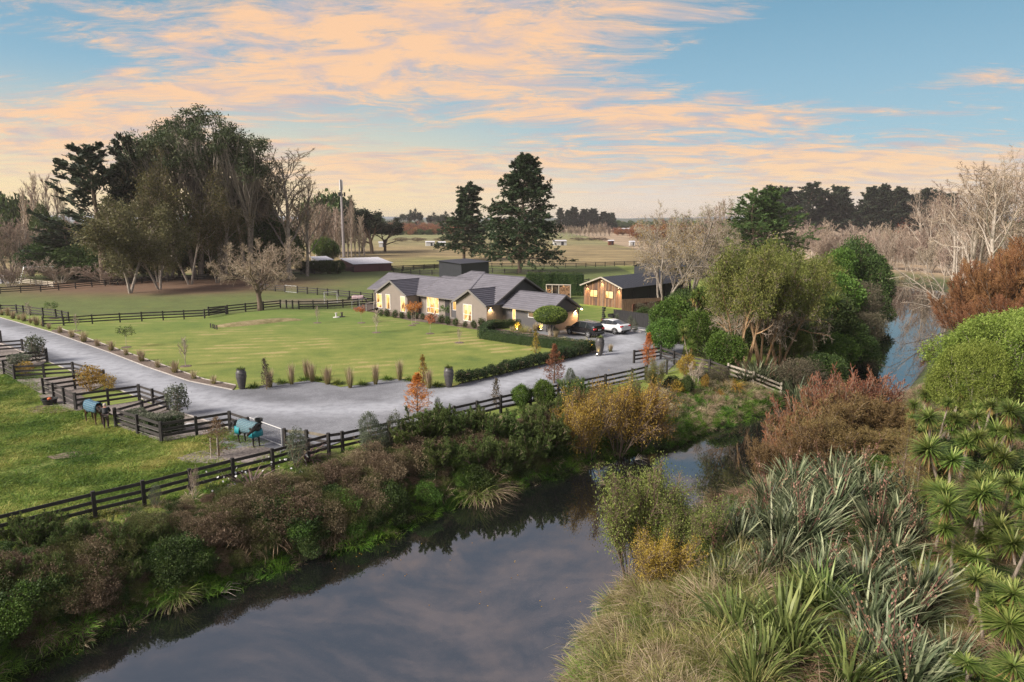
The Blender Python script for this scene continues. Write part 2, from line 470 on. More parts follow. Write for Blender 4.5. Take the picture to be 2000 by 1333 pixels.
HID = {}
def tree_euc(key, seed, H=34, R=11, nl=34, per=420, leaf=.42, mat=None, base=.45, lr=(1.7, 3.1), wood=None, mid=.35):
    """rounded crown made of hanging leaf clumps carried by real limbs, with gaps between them"""
    rng = np.random.default_rng(seed); cen = []; rad = []
    for i in range(nl):
        d = rnd_dirs(rng, 1)[0]; d[2] = abs(d[2]) * 1.15 - .30
        q = rng.uniform(.62, 1.0) if rng.random() > mid else rng.uniform(.1, .6)
        cen.append([d[0] * R * q, d[1] * R * q, H * (base + .20) + d[2] * H * (.80 - base) * q * .78]); rad.append(rng.uniform(*lr))
    cen = np.array(cen); rad = np.array(rad); cen[:, 2] = np.clip(cen[:, 2], H * (base - .12), H - rad * .75)
    m = MB(); nt = 3
    for k in range(nt):
        a = k * 2.1 + rng.uniform(0, 1); b = np.array([math.cos(a) * .5, math.sin(a) * .5, 0]); t1 = b + [math.cos(a) * R * .10, math.sin(a) * R * .10, H * .26]; t2 = t1 + [math.cos(a) * R * .14, math.sin(a) * R * .14, H * .22]
        m.tube([b, t1, t2], [H * .013, H * .010, H * .008], 7)
        for c in cen[k::nt]:
            p = t1 + (t2 - t1) * rng.uniform(.0, 1); q = p * .45 + c * .55 + [0, 0, -.06 * H]; m.tube([p, q, c], [H * .0055, H * .0042, .07], 5)
            for _ in range(4): m.tube([q, (q + c) / 2 + rng.normal(size=3) * .7, c + rng.normal(size=3) * 1.0], [.10, .07, .03], 4, cap=False)
    C = []; D = []; A = []
    for c, r in zip(cen, rad):
        n = int(per * (r / 2.4) ** 2); sub_ = max(6, n // 22); sd = rnd_dirs(rng, sub_); sc = c + sd * (r * rng.uniform(.35, 1.0, (sub_, 1))) * [1, 1, .8]
        idx = rng.integers(0, sub_, n); P = sc[idx] + rng.normal(size=(n, 3)) * [.36, .36, .32]; C.append(P); A.append(rng.random(sub_)[idx] * .5 + rng.random(n) * .5)
    C = np.concatenate(C); A = np.concatenate(A)
    V, F = leaves(rng, C, leaf, .5, D=np.array([[0, 0, -.25]]))
    proto(key, [('trunk', m.mesh('trunk', wood or B_GUM)), ('crown', npmesh('crown', [(V, F, A)], mat or M_EUC))])

def tree_bare(key, seed, H=20, shape='tall', twig=M_TWIG, wood=B_PALE, tw=.035, dens=1.0, lf=None, lfmin=0, nst=5):
    rng = np.random.default_rng(seed)
    if shape == 'tall':      # ash / poplar like, upswept
        S = [dict(k=9, wig=.035, m=15, t=(.22, .98), ang=32, lr=.48, prof=lambda q: 1.15 - .75 * q, rr=.5, taper=.2),
             dict(k=5, wig=.10, trop=.10, m=7, t=(.2, 1), ang=34, lr=.45, rr=.5),
             dict(k=3, wig=.12, trop=.06, m=int(6 * dens), t=(.15, 1), ang=36, lr=.5, rr=.5),
             dict(k=2, wig=.15, m=int(4 * dens), t=(.2, 1), ang=38, lr=.6, rr=.6), dict(k=1, wig=.1)]
        a = (0, 0, 1); L0 = H * .82; r0 = H * .013
    elif shape == 'narrow':  # lombardy poplar
        S = [dict(k=8, wig=.02, m=34, t=(.12, .98), ang=20, angsd=4, lr=.26, prof=lambda q: 1.1 - .6 * q, rr=.35, taper=.2),
             dict(k=4, wig=.06, trop=.22, m=7, t=(.2, 1), ang=22, lr=.42, rr=.5),
             dict(k=3, wig=.08, trop=.15, m=int(5 * dens), t=(.2, 1), ang=22, lr=.6, rr=.6), dict(k=2, wig=.1, trop=.1)]
        a = (0, 0, 1); L0 = H * .86; r0 = H * .011
    elif shape == 'round':   # short trunk, wide crown
        S = [dict(k=3, wig=.05, m=9, t=(.45, 1.0), ang=44, angsd=14, lr=1.75, prof=lambda q: 1.0 - .1 * q, rr=.42, taper=.75),
             dict(k=6, wig=.13, trop=.07, m=8, t=(.22, 1), ang=44, lr=.5, rr=.55),
             dict(k=4, wig=.2, trop=.02, m=int(7 * dens), t=(.15, 1), ang=48, lr=.55, rr=.5),
             dict(k=3, wig=.25, m=int(6 * dens), t=(.15, 1), ang=46, lr=.5, rr=.6),
             dict(k=2, wig=.25)]
        a = (0, 0, 1); L0 = H * .30; r0 = H * .026
    elif shape == 'spread':  # several stems from the base, big irregular crown
        S = [dict(k=6, wig=.10, trop=.03, m=8, t=(.3, 1.0), ang=42, angsd=12, lr=.6, prof=lambda q: 1.1 - .45 * q, rr=.55, taper=.4),
             dict(k=5, wig=.17, trop=.04, m=7, t=(.2, 1), ang=45, lr=.5, rr=.5),
             dict(k=4, wig=.2, m=int(6 * dens), t=(.15, 1), ang=45, lr=.5, rr=.5),
             dict(k=3, wig=.25, m=int(5 * dens), t=(.2, 1), ang=45, lr=.55, rr=.6), dict(k=2, wig=.25)]
        a = None; L0 = H * .72; r0 = H * .0135
    elif shape == 'bush':    # willow scrub: many stems
        S = [dict(k=5, wig=.08, trop=.04, m=8, t=(.25, 1.0), ang=26, lr=.5, rr=.5, taper=.3),
             dict(k=4, wig=.12, trop=.06, m=int(7 * dens), t=(.15, 1), ang=28, lr=.5, rr=.5),
             dict(k=3, wig=.14, m=int(5 * dens), t=(.15, 1), ang=30, lr=.55, rr=.6), dict(k=2, wig=.15)]
        a = 'many'; L0 = H * .8; r0 = H * .008
    if a is None:
        n = nst; az = np.arange(n) * 2 * np.pi / n + rng.uniform(0, 1); ln = np.radians(rng.uniform(8, 30, n))
        P = np.stack([np.cos(az) * .35, np.sin(az) * .35, np.zeros(n)], 1)
        D = np.stack([np.cos(az) * np.sin(ln), np.sin(az) * np.sin(ln), np.cos(ln)], 1)
        L = L0 * rng.uniform(.75, 1.05, n); R = np.full(n, r0)
    elif a == 'many':
        n = 16; az = rng.uniform(0, 2 * np.pi, n); ln = np.radians(rng.uniform(4, 42, n))
        P = np.stack([np.cos(az), np.sin(az), np.zeros(n)], 1) * rng.uniform(.1, H * .09, (n, 1))
        D = np.stack([np.cos(az) * np.sin(ln), np.sin(az) * np.sin(ln), np.cos(ln)], 1)
        L = L0 * rng.uniform(.6, 1.05, n); R = np.full(n, r0)
    else: P, D, L, R = (0, 0, 0), a, L0, r0
    segs, tips = grow(rng, P, D, L, R, S)
    cut = 2 if shape != 'round' else 2
    tr = npmesh('trunk', wood_parts(segs, upto=cut, minr=.02), wood)
    tp = []
    for i, (p0, p1, ra, rb) in enumerate(segs[cut:]):
        W = np.maximum(ra * 2.2, tw * (1.0 if i else 1.6))
        if i == 0:
            V, F = tubes(p0, p1, W * .5, W * .42, 3); tp.append((V, F, np.repeat(rng.random(len(p0)) * .5 + .3, 3)))
        else:
            V, F = flat_twigs(rng, p0, p1 + (p1 - p0) * .15, W); tp.append((V, F, rng.random(len(p0))))
    parts = [('trunk', tr), ('twigs', npmesh('twigs', tp, twig))]
    if lf:
        mat, n, sz, rr = lf
        if lfmin:
            kp = tips[0][:, 2] > lfmin * H; tips = tuple(q[kp] for q in tips)
        C, d, idx = around(rng, tips, n, rr)
        V, F = leaves(rng, C, sz, .6)
        parts.append(('foliage', npmesh('foliage', [(V, F, rng.random(n))], mat)))
    proto(key, parts)

def tree_conifer(key, seed, H=28, W=9, mat=M_CYP, nb=90, prof=None, droop=-.03, per=26, base=.12, wood=B_BROWN, leaf=.5, angf=None, sub=9, lr2=.42, tops=1):
    rng = np.random.default_rng(seed)
    prof = prof or (lambda q: np.clip(1.15 - q, .12, 1) ** .8)
    n = tops; az = np.arange(n) * 2.1 + .5; P = np.zeros((n, 3)); D = np.zeros((n, 3)); D[:, 2] = 1
    if n > 1: D[:, 0] = np.cos(az) * .16; D[:, 1] = np.sin(az) * .16
    segs, tips = grow(rng, P, D, np.linspace(1, .86, n) * H, H * .017, [
        dict(k=8, wig=.015 if n == 1 else .05, trop=.03, m=nb // n, t=(base, 1.0), angf=angf or (lambda q: 88 - 42 * q), angsd=9, lr=W / H, prof=prof, rr=.3, taper=.12),
        dict(k=6, wig=.09, trop=droop, m=sub, t=(.2, 1), ang=48, angsd=12, planar=.5, lr=lr2, prof=lambda q: 1.1 - .7 * q, rr=.4),
        dict(k=3, wig=.14, trop=droop)])
    tr = npmesh('trunk', wood_parts(segs, nmap=(9, 4, 3), upto=2, minr=.02), wood)
    P, D, L = tips; n = len(P) * per // 10
    C, d, idx = around(rng, tips, n, .16 * leaf + .06)
    V, F = leaves(rng, C, leaf, .38, D=d)
    out = rng.random(len(P))[idx] * .45 + rng.random(n) * .55
    cr = npmesh('crown', [(V, F, out)], mat)
    proto(key, [('trunk', tr), ('crown', cr)])

def blob_points(rng, n, lumps, shell=.32):
    """points near the surfaces of a union of ellipsoid lumps: rows (x,y,z, rx,ry,rz)"""
    lumps = np.asarray(lumps, float)
    vol = lumps[:, 3] * lumps[:, 4] + lumps[:, 3] * lumps[:, 5]
    idx = rng.choice(len(lumps), int(n * 1.9), p=vol / vol.sum())
    d = rnd_dirs(rng, len(idx)); r = 1 - np.abs(rng.normal(0, shell, len(idx)))
    r = np.clip(r, .05, 1.08)
    P = lumps[idx, :3] + d * lumps[idx, 3:] * r[:, None]
    ins = np.zeros(len(P), bool)
    for j, l in enumerate(lumps):
        q = (P - l[:3]) / l[3:]
        ins |= (np.sum(q * q, 1) < .55) & (idx != j)
    keep = np.where(~ins & (P[:, 2] > 0))[0][:n]
    return P[keep], d[keep], idx[keep]
def lumpset(rng, n, rx, ry, rz, size=.42, squash=.85, zmin=.3):
    L = []
    for i in range(n):
        d = rnd_dirs(rng, 1)[0]; d[2] = abs(d[2]) * 1.0 - .25
        r = rng.uniform(.45, .72)
        s = size * rng.uniform(.7, 1.2)
        c = np.array([d[0] * rx * r, d[1] * ry * r, max(zmin * rz, rz * (.5 + d[2] * r * .62))])
        L.append([*c, rx * s, ry * s, rz * s * squash * .62])
    L.append([0, 0, rz * .5, rx * .62, ry * .62, rz * .44])
    return L
def shrub(key, seed, W=3, H=3, mat=M_GREEN, n=9000, leaf=.16, asp=.55, lumps=12, size=.42, wood=B_BROWN, stems=7, shell=.22, clump=5, partname='foliage', cr=.9, up=0.0, upz=None):
    rng = np.random.default_rng(seed)
    Ls = lumpset(rng, lumps, W / 2, W / 2, H, size)
    P, d, idx = blob_points(rng, n // clump, Ls, shell)
    P = np.repeat(P, clump, 0) + rng.normal(size=(len(P) * clump, 3)) * leaf * cr
    d = np.repeat(d, clump, 0); g = np.repeat(rng.random(len(P) // clump), clump) * .45 + rng.random(len(P)) * .55
    P[:, 2] = np.maximum(P[:, 2], .02)
    V, F = leaves(rng, P, leaf, asp, D=d + np.array([0, 0, up]) if up else d * .6)
    fm = npmesh(partname, [(V, F, g)], mat)
    az = rng.uniform(0, 2 * np.pi, stems); ln = np.radians(rng.uniform(5, 40, stems))
    D = np.stack([np.cos(az) * np.sin(ln), np.sin(az) * np.sin(ln), np.cos(ln)], 1)
    segs, _ = grow(rng, np.zeros((stems, 3)) + D * .05, D, np.full(stems, H * .75), np.full(stems, max(.02, H * .012)), [dict(k=4, wig=.12, m=4, t=(.3, 1), ang=38, lr=.5), dict(k=3, wig=.2)])
    st = npmesh('stems', wood_parts(segs, nmap=(5, 3), minr=.012), wood)
    proto(key, [('stems', st), (partname, fm)])

def blades(rng, base, az, lean, L, droop, w, k=4, A=None, fold=False):
    """strap leaves: start leaning 'lean' from vertical and bend over by 'droop'"""
    n = len(base); ks = np.arange(k + 1) / k
    th = lean[:, None] + droop[:, None] * ks[None] ** 1.5
    ds = (L / k)[:, None]
    h = np.stack([np.cos(az), np.sin(az), np.zeros(n)], 1)
    dx = np.sin(th[:, 1:]) * ds; dz = np.cos(th[:, 1:]) * ds
    x = np.concatenate([np.zeros((n, 1)), np.cumsum(dx, 1)], 1); z = np.concatenate([np.zeros((n, 1)), np.cumsum(dz, 1)], 1)
    pts = base[:, None] + h[:, None] * x[..., None]; pts[..., 2] += z
    rot = rng.normal(0, .5, n)
    side = np.stack([-np.sin(az + rot), np.cos(az + rot), np.zeros(n)], 1)
    prof = np.interp(ks, [0, .3, .7, 1], [.7, 1, .75, .04])
    s = side[:, None] * (w[:, None] * prof[None] / 2)[..., None]
    V = np.stack([pts - s, pts + s], 2).reshape(-1, 3)      # n,(k+1),2
    i = np.arange(k) * 2; q = np.stack([i, i + 1, i + 3, i + 2], 1)
    F = (np.arange(n)[:, None, None] * 2 * (k + 1) + q[None]).reshape(-1, 4)
    A = rng.random(n) if A is None else A
    return V, F, np.clip(np.repeat(A, k) + np.tile(np.linspace(-.12, .18, k), n), 0, 1)
def clump(rng, n, R, H, w, lean=(5, 45), droop=(10, 60), Lv=(.6, 1.1), k=4, A=None):
    az = rng.uniform(0, 2 * np.pi, n); f = np.sqrt(rng.random(n))
    base = np.stack([np.cos(az) * R * f, np.sin(az) * R * f, np.zeros(n)], 1)
    ln = np.radians(lean[0] + (lean[1] - lean[0]) * f + rng.normal(0, 5, n))
    return blades(rng, base, az + rng.normal(0, .5, n), ln, H * rng.uniform(*Lv, n), np.radians(rng.uniform(*droop, n)), w * rng.uniform(.7, 1.2, n), k, A)

def p_flax(key, seed, H=2.2, n=150, mat=M_FLAX, pods=3):
    rng = np.random.default_rng(seed)
    A = rng.random(n) ** 1.5 * 1.05
    b = clump(rng, n, .45, H, .11, (1, 38), (2, 58), (.5, 1.15), 5, A)
    d = clump(rng, int(n * .45), .6, H * .85, .055, (30, 80), (30, 120), (.4, 1), 5)
    out = [('blades', npmesh('blades', [b], mat)), ('dead_blades', npmesh('dead_blades', [d], M_FLAXD))]
    for _ in range(pods):
        az = rng.uniform(0, 6.28, 1); ln = np.radians(rng.uniform(5, 26, 1))
        D = np.stack([np.cos(az) * np.sin(ln), np.sin(az) * np.sin(ln), np.cos(ln)], 1)
        segs, tips = grow(rng, np.zeros((1, 3)), D, np.full(1, H * 1.3) * rng.uniform(.85, 1.15), np.full(1, .02), [dict(k=6, wig=.05, taper=.6)])
        parts = [(V, F, np.full(len(F), .1)) for V, F, _ in wood_parts(segs, nmap=(3,), minr=.018)]
        C = (tips[0][2:][:, None] + rng.normal(size=(4, 8, 3)) * np.array([.075, .075, .13])).reshape(-1, 3)
        V, F = leaves(rng, C, .12, .5, D=np.array([[0, 0, 1.]])); parts.append((V, F, rng.random(len(F))))
        out.append(('seed_stalk', npmesh('seed_stalk', parts, M_POD)))
    proto(key, out)
def p_tuft(key, seed, H, n, R, w, mat, lean=(2, 55), droop=(20, 80), Lv=(.6, 1.1), k=4, part='blades', extra=None):
    rng = np.random.default_rng(seed)
    parts = [(part, npmesh(part, [clump(rng, n, R, H, w, lean, droop, Lv, k)], mat))]
    if extra: parts.append(extra(rng))
    proto(key, parts)
def p_cabbage(key, seed, H=5, heads=4, R=.75, leafn=130):
    rng = np.random.default_rng(seed)
    if heads == 1: segs, tips = grow(rng, (0, 0, 0), (0, 0, 1), H, .075, [dict(k=6, wig=.07, taper=.8)])
    else:
        segs, tips = grow(rng, (0, 0, 0), (0, 0, 1), H * .62, .11, [dict(k=5, wig=.06, m=heads, t=(.55, 1.0), ang=30, lr=.55, rr=.8, taper=.8), dict(k=3, wig=.1, trop=.2, taper=.9)])
    parts = [('trunk', npmesh('trunk', wood_parts(segs, nmap=(7, 6), minr=.05), B_CAB))]
    s = segs[-1]; k = 6 if heads == 1 else 3
    ends = s[1].reshape(-1, k, 3)[:, -1]
    if heads > 1: ends = np.concatenate([ends, segs[0][1][-1:]])
    if heads == 1:
        ex = []
        for hq in ((.74, .45) if seed % 2 else (.6,)):
            a = rng.uniform(0, 6.28); q = np.array([math.cos(a) * rng.uniform(.3, .6), math.sin(a) * rng.uniform(.3, .6), H * hq]); ex.append(q)
            m_ = MB().tube([(0, 0, q[2] - .8), tuple(q * [.7, .7, 1] - [0, 0, .35]), tuple(q)], [.05, .045, .045], 5).mesh('branch', B_CAB); parts.append(('branch', m_))
        ends = np.concatenate([ends, ex])
    for e in ends:
        n = leafn; az = rng.uniform(0, 2 * np.pi, n); ln = np.radians(rng.triangular(0, 75, 125, n))
        sc = R * rng.uniform(.85, 1.15)
        A = np.clip(.75 - np.degrees(ln) / 190 + rng.normal(0, .15, n), 0, 1)
        b = blades(rng, np.tile(e, (n, 1)), az, ln, sc * rng.uniform(.8, 1.05, n), np.radians(rng.uniform(5, 45, n)), np.full(n, .06), 3, A)
        parts.append(('head', npmesh('head', [b], M_CAB)))
        n = 34; az = rng.uniform(0, 2 * np.pi, n); ln = np.radians(rng.uniform(120, 172, n))
        b2 = blades(rng, np.tile(e - [0, 0, .03], (n, 1)), az, ln, sc * rng.uniform(.6, 1.1, n), np.radians(rng.uniform(0, 10, n)), np.full(n, .045), 3, rng.random(n) * .7 + .2)
        parts.append(('dead_leaves', npmesh('dead_leaves', [b2], M_CABD)))
    proto(key, parts)

# placement: every copy is an object of its own, sharing mesh data
def plant(key, name, x, y, z, s, label, cat='tree', group=None, rz=None, sx=None, tilt=0.0, single=False):
    """s: uniform scale; sx: width scale"""
    parts = PROTO[key]
    rz = random.uniform(0, 6.28) if rz is None else rz
    sx = s if sx is None else sx
    if single or len(parts) == 1:
        root = link(name, parts[-1][1] if single else parts[0][1])
    else:
        root = empty(name)
        for pn, me in parts: link(pn, me, root)
    root.location = (x, y, z); root.rotation_euler = (tilt, 0, rz); root.scale = (sx, sx, s)
    return tag(root, label, cat, group)
def scatter(name, protos, P, S, label=None, seed=1, cat=None, tilt=0.1):
    """one uncountable mass ('stuff'): small clumps spread over points by geometry nodes"""
    rng = np.random.default_rng(seed)
    c = bpy.data.collections.new(name + '_clumps')
    for i, me in enumerate(protos):
        o = bpy.data.objects.new(name + '_clump', me); c.objects.link(o)
    me = bpy.data.meshes.new(name); n = len(P)
    me.vertices.add(n); me.vertices.foreach_set('co', np.asarray(P, np.float32).ravel())
    a = me.attributes.new('s', 'FLOAT', 'POINT'); a.data.foreach_set('value', np.asarray(S, np.float32))
    a = me.attributes.new('r', 'FLOAT_VECTOR', 'POINT')
    R = np.stack([rng.normal(0, tilt, n), rng.normal(0, tilt, n), rng.uniform(0, 6.28, n)], 1).astype(np.float32)
    a.data.foreach_set('vector', R.ravel())
    a = me.attributes.new('i', 'INT', 'POINT'); a.data.foreach_set('value', rng.integers(0, len(protos), n).astype(np.int32))
    o = link(name, me)
    g = bpy.data.node_groups.new(name, 'GeometryNodeTree')
    g.interface.new_socket('Geometry', in_out='INPUT', socket_type='NodeSocketGeometry')
    g.interface.new_socket('Geometry', in_out='OUTPUT', socket_type='NodeSocketGeometry')
    t = NT(g)
    gi = g.nodes.new('NodeGroupInput'); go = g.nodes.new('NodeGroupOutput')
    mp = g.nodes.new('GeometryNodeMeshToPoints'); ip = g.nodes.new('GeometryNodeInstanceOnPoints')
    ci = g.nodes.new('GeometryNodeCollectionInfo'); ci.inputs['Collection'].default_value = c
    ci.inputs['Separate Children'].default_value = True; ci.inputs['Reset Children'].default_value = True
    def attr(nm, dt):
        q = g.nodes.new('GeometryNodeInputNamedAttribute'); q.data_type = dt; q.inputs['Name'].default_value = nm; return q.outputs[0]
    e2r = g.nodes.new('FunctionNodeEulerToRotation'); g.links.new(attr('r', 'FLOAT_VECTOR'), e2r.inputs[0])
    g.links.new(gi.outputs[0], mp.inputs['Mesh']); g.links.new(mp.outputs[0], ip.inputs['Points'])
    g.links.new(ci.outputs[0], ip.inputs['Instance']); ip.inputs['Pick Instance'].default_value = True
    g.links.new(attr('i', 'INT'), ip.inputs['Instance Index'])
    g.links.new(e2r.outputs[0], ip.inputs['Rotation'])
    g.links.new(attr('s', 'FLOAT'), ip.inputs['Scale']); g.links.new(ip.outputs[0], go.inputs[0])
    m = o.modifiers.new('scatter', 'NODES'); m.node_group = g
    return tag(o, label, cat, kind='stuff')
# ---------------------------------------------------------------- terrain and river
WZ = -2.0
LEFT_EDGE = [(-420, 1620), (40, 1305), (200, 1240), (330, 1192), (430, 1158), (560, 1105), (650, 1082), (758, 1050), (792, 1022), (900, 985), (1000, 957),
             (1100, 927), (1165, 903), (1250, 882), (1330, 866), (1400, 838), (1490, 808), (1560, 770), (1640, 728), (1690, 690), (1705, 650), (1712, 610), (1730, 585), (1752, 574), (1700, 560), (1560, 552)]
RIGHT_EDGE = [(1010, 1620), (1130, 1333), (1175, 1250), (1225, 1170), (1258, 1100), (1290, 1050), (1345, 1015), (1420, 980), (1495, 945), (1570, 900), (1650, 850),
              (1745, 795), (1805, 715), (1835, 670), (1852, 630), (1862, 600), (1858, 575), (1835, 562), (1760, 550), (1560, 541)]
LE = np.array([G(*p, WZ) for p in LEFT_EDGE]); RE = np.array([G(*p, WZ) for p in RIGHT_EDGE])
RIVER = np.concatenate([LE, RE[::-1]])
def seg_dist(P, line, closed=False):
    P = np.asarray(P, float); d = np.full(len(P), 1e9)
    L = np.concatenate([line, line[:1]]) if closed else line
    for a, b in zip(L[:-1], L[1:]):
        ab = b - a; t = np.clip(((P - a) @ ab) / max(ab @ ab, 1e-9), 0, 1)
        q = a + t[:, None] * ab; d = np.minimum(d, np.hypot(*(P - q).T))
    return d
def inside(P, poly):
    P = np.asarray(P, float); x, y = P[:, 0], P[:, 1]; c = np.zeros(len(P), bool)
    n = len(poly); j = n - 1
    for i in range(n):
        xi, yi = poly[i]; xj, yj = poly[j]
        m = ((yi > y) != (yj > y)) & (x < (xj - xi) * (y - yi) / (yj - yi + 1e-12) + xi)
        c ^= m; j = i
    return c
def river_sd(P):
    d = np.minimum(seg_dist(P, LE), seg_dist(P, RE)); ins = inside(P, RIVER)
    return np.where(ins, -d, d), ins
def smooth_noise(P, sc, seed=0):
    x = P[:, 0] / sc; y = P[:, 1] / sc
    return (np.sin(x * 1.7 + seed + np.sin(y * 1.3 + seed)) + np.sin(y * 2.1 + seed * 2 + np.sin(x * .9)) + np.sin((x + y) * 3.3 + seed) * .5) / 2.5
def ground_z(P):
    P = np.asarray(P, float).reshape(-1, 2); s, _ = river_sd(P)
    z = np.interp(s, [-6, -1.5, 0, .6, 1.8, 3.6, 6.0], [-3.6, -3.2, -2.12, -1.6, -1.05, -.40, -.03])
    far = np.clip((P[:, 1] - 240) / 200, 0, 1)
    z = z + np.where(s > .5, smooth_noise(P, 3.1, 2) * .10 * np.clip((5 - s) / 3, 0, 1), 0)
    z += far * smooth_noise(P, 60, 1) * .5
    return z
def gz(x, y): return float(ground_z([(x, y)])[0])
_gc = {}
def gpos(px, py):
    """first point of the terrain met by the ray through a photograph pixel"""
    if (px, py) in _gc: return _gc[(px, py)]
    d = ray(px, py)
    t0, t1 = (2.2 - CAM_H) / d[2], (-2.6 - CAM_H) / d[2]
    for _ in range(3):
        t = np.linspace(t0, t1, 40); P = np.stack([d[0] * t, d[1] * t], 1); Z = CAM_H + d[2] * t
        b = np.where(Z <= np.maximum(ground_z(P), WZ))[0]; i = b[0] if len(b) else 39
        t0, t1 = t[max(i - 1, 0)], t[i]
    z = CAM_H + d[2] * t1; _gc[(px, py)] = (float(d[0] * t1), float(d[1] * t1), float(z)); return _gc[(px, py)]

def axis(a, b, step, lo, hi, g=1.12):
    v = list(np.arange(a, b + .01, step)); s = step
    while v[-1] < hi: s *= g; v.append(v[-1] + s)
    s = step
    while v[0] > lo: s *= g; v.insert(0, v[0] - s)
    return np.array(v)
def build_ground():
    xs = axis(-48, 62, .8, -2600, 2600); ys = axis(8, 130, .8, -80, 3800)
    X, Y = np.meshgrid(xs, ys); P = np.stack([X.ravel(), Y.ravel()], 1)
    Z = ground_z(P); V = np.concatenate([P, Z[:, None]], 1)
    nx, ny = len(xs), len(ys); i = np.arange(nx - 1)[None] + np.arange(ny - 1)[:, None] * nx
    F = np.stack([i, i + 1, i + nx + 1, i + nx], -1).reshape(-1, 4)
    m, t, out = new_mat('ground_cover')
    col = t.node('ShaderNodeAttribute', attribute_name='zone', out=0)
    pos = t.node('ShaderNodeNewGeometry', out=0)
    n1 = t.noise(pos, .22, 6, .62); n2 = t.noise(pos, 1.4, 5, .7); n3 = t.noise(pos, 7, 3, .7)
    k = t.math('ADD', t.math('MULTIPLY', n1, .5), t.math('ADD', t.math('MULTIPLY', n2, .38), t.math('MULTIPLY', n3, .35)))
    k = t.maprange(k, .38, .86, .55, 1.5, False)
    c = t.mix(1.0, col, t.comb(k, k, k), 'MULTIPLY')
    n4 = t.noise(pos, .5, 4, .6)
    n5 = t.noise(t.node('ShaderNodeMapping', {'Vector': pos, 'Scale': (.03, .14, 1)}), 1.0, 5, .7)
    fr = t.maprange(t.sep(pos)[1], 150, 230); q5 = t.math('MULTIPLY_ADD', fr, t.math('SUBTRACT', t.maprange(n5, .35, .65, .58, 1.3), 1.0), 1.0); c = t.mix(1.0, c, t.comb(q5, q5, t.math('MULTIPLY', q5, .95)), 'MULTIPLY')
    c = t.mix(t.maprange(n4, .52, .72, 0, .45), c, t.mix(1.0, c, (1.5, 1.12, .9), 'MULTIPLY'))
    principled(t, out, c, .95, bump=t.math('ADD', n2, t.math('MULTIPLY', n3, .6)), bstr=.6, bdist=.12)
    me = npmesh('ground', [(V, F, None)], m, smooth=True)
    s, ins = river_sd(P)
    C = np.zeros((len(P), 4)); C[:, 3] = 1
    n = len(P); q = smooth_noise(P, 13, 5); q2 = smooth_noise(P, 5, 8)
    pad = np.array([.17, .215, .040]); tan = np.array([.245, .185, .09]); gr = np.array([.15, .17, .04]); litter = np.array([.14, .080, .048])
    C[:, :3] = pad * (1 + .12 * q[:, None])
    dry = np.clip(q2 * .6 + q * .4, 0, 1)[:, None]; C[:, :3] = C[:, :3] * (1 - dry * .45) + np.array([.25, .20, .085]) * dry * .45
    def blend(mask, col): 
        mk = np.clip(mask, 0, 1)[:, None]; C[:, :3] = C[:, :3] * (1 - mk) + np.asarray(col) * mk
    y, x = P[:, 1], P[:, 0]
    # paddocks behind the lawn are duller, the far flats are tan
    blend(((y > 96) & (x < 30)) * .85, (.082, .105, .026))
    line = np.interp(x, [-200, -60, -15, 40, 90], [150, 172, 196, 196, 196])
    blend((y - line) / 3, tan * 1.0)
    blend(((y - line) > 0) * np.clip(smooth_noise(P * [1, .45], 22, 3) * .9 - .15, 0, .7), gr)
    blend(((y - 330) / 40) * (.5 + .5 * smooth_noise(P * [.4, 1], 50, 6)), (.20, .20, .085))
    blend((y - 620) / 200, (.12, .12, .075))
    # right of the river bend: pinkish stubble
    blend(((x > 55) & (y > 132)) * 1.0, (.34, .25, .17))
    # leaf litter below the big trees at the left
    e = np.exp(-(((x + 72) / 34) ** 2 + ((y - 142) / 22) ** 2) ** 2); blend(e * 1.15, litter)
    e = np.exp(-(((x + 62) / 10) ** 2 + ((y - 128) / 5) ** 2) ** 2); blend(e * .6, litter)
    # bare strip by the round bare tree and behind the lawn fence
    e = np.exp(-(((x + 33) / 9) ** 2 + ((y - 112) / 4) ** 2) ** 2); blend(e * .8, (.15, .115, .085))
    # river banks: dark damp soil under the plants
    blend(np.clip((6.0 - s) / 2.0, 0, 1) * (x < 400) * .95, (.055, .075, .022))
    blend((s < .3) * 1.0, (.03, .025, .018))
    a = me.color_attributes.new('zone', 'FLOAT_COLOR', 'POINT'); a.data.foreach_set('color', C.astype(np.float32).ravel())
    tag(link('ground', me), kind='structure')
build_ground()

def build_water():
    m, t, out = new_mat('river_water')
    pos = t.node('ShaderNodeNewGeometry', out=0)
    mp = t.node('ShaderNodeMapping', {'Vector': pos, 'Scale': (1, .55, 1), 'Rotation': (0, 0, math.radians(-30))})
    n = t.noise(mp, 1.6, 5, .6, .4); n2 = t.noise(mp, .25, 3, .5)
    sc = t.math('ADD', t.math('MULTIPLY', n, .5), t.math('MULTIPLY', n2, .5))
    b = principled(t, out, (.007, .008, .008), .02, bump=sc, bstr=.05, bdist=.04, IOR=3.1)
    me = bpy.data.meshes.new('river')
    P = [(-60, 2), (70, 2), (190, 160), (190, 185), (60, 185), (-60, 60)]
    me.from_pydata([(a, c, WZ) for a, c in P], [], [tuple(range(6))]); me.materials.append(m)
    tag(link('river', me), kind='structure')
build_water()

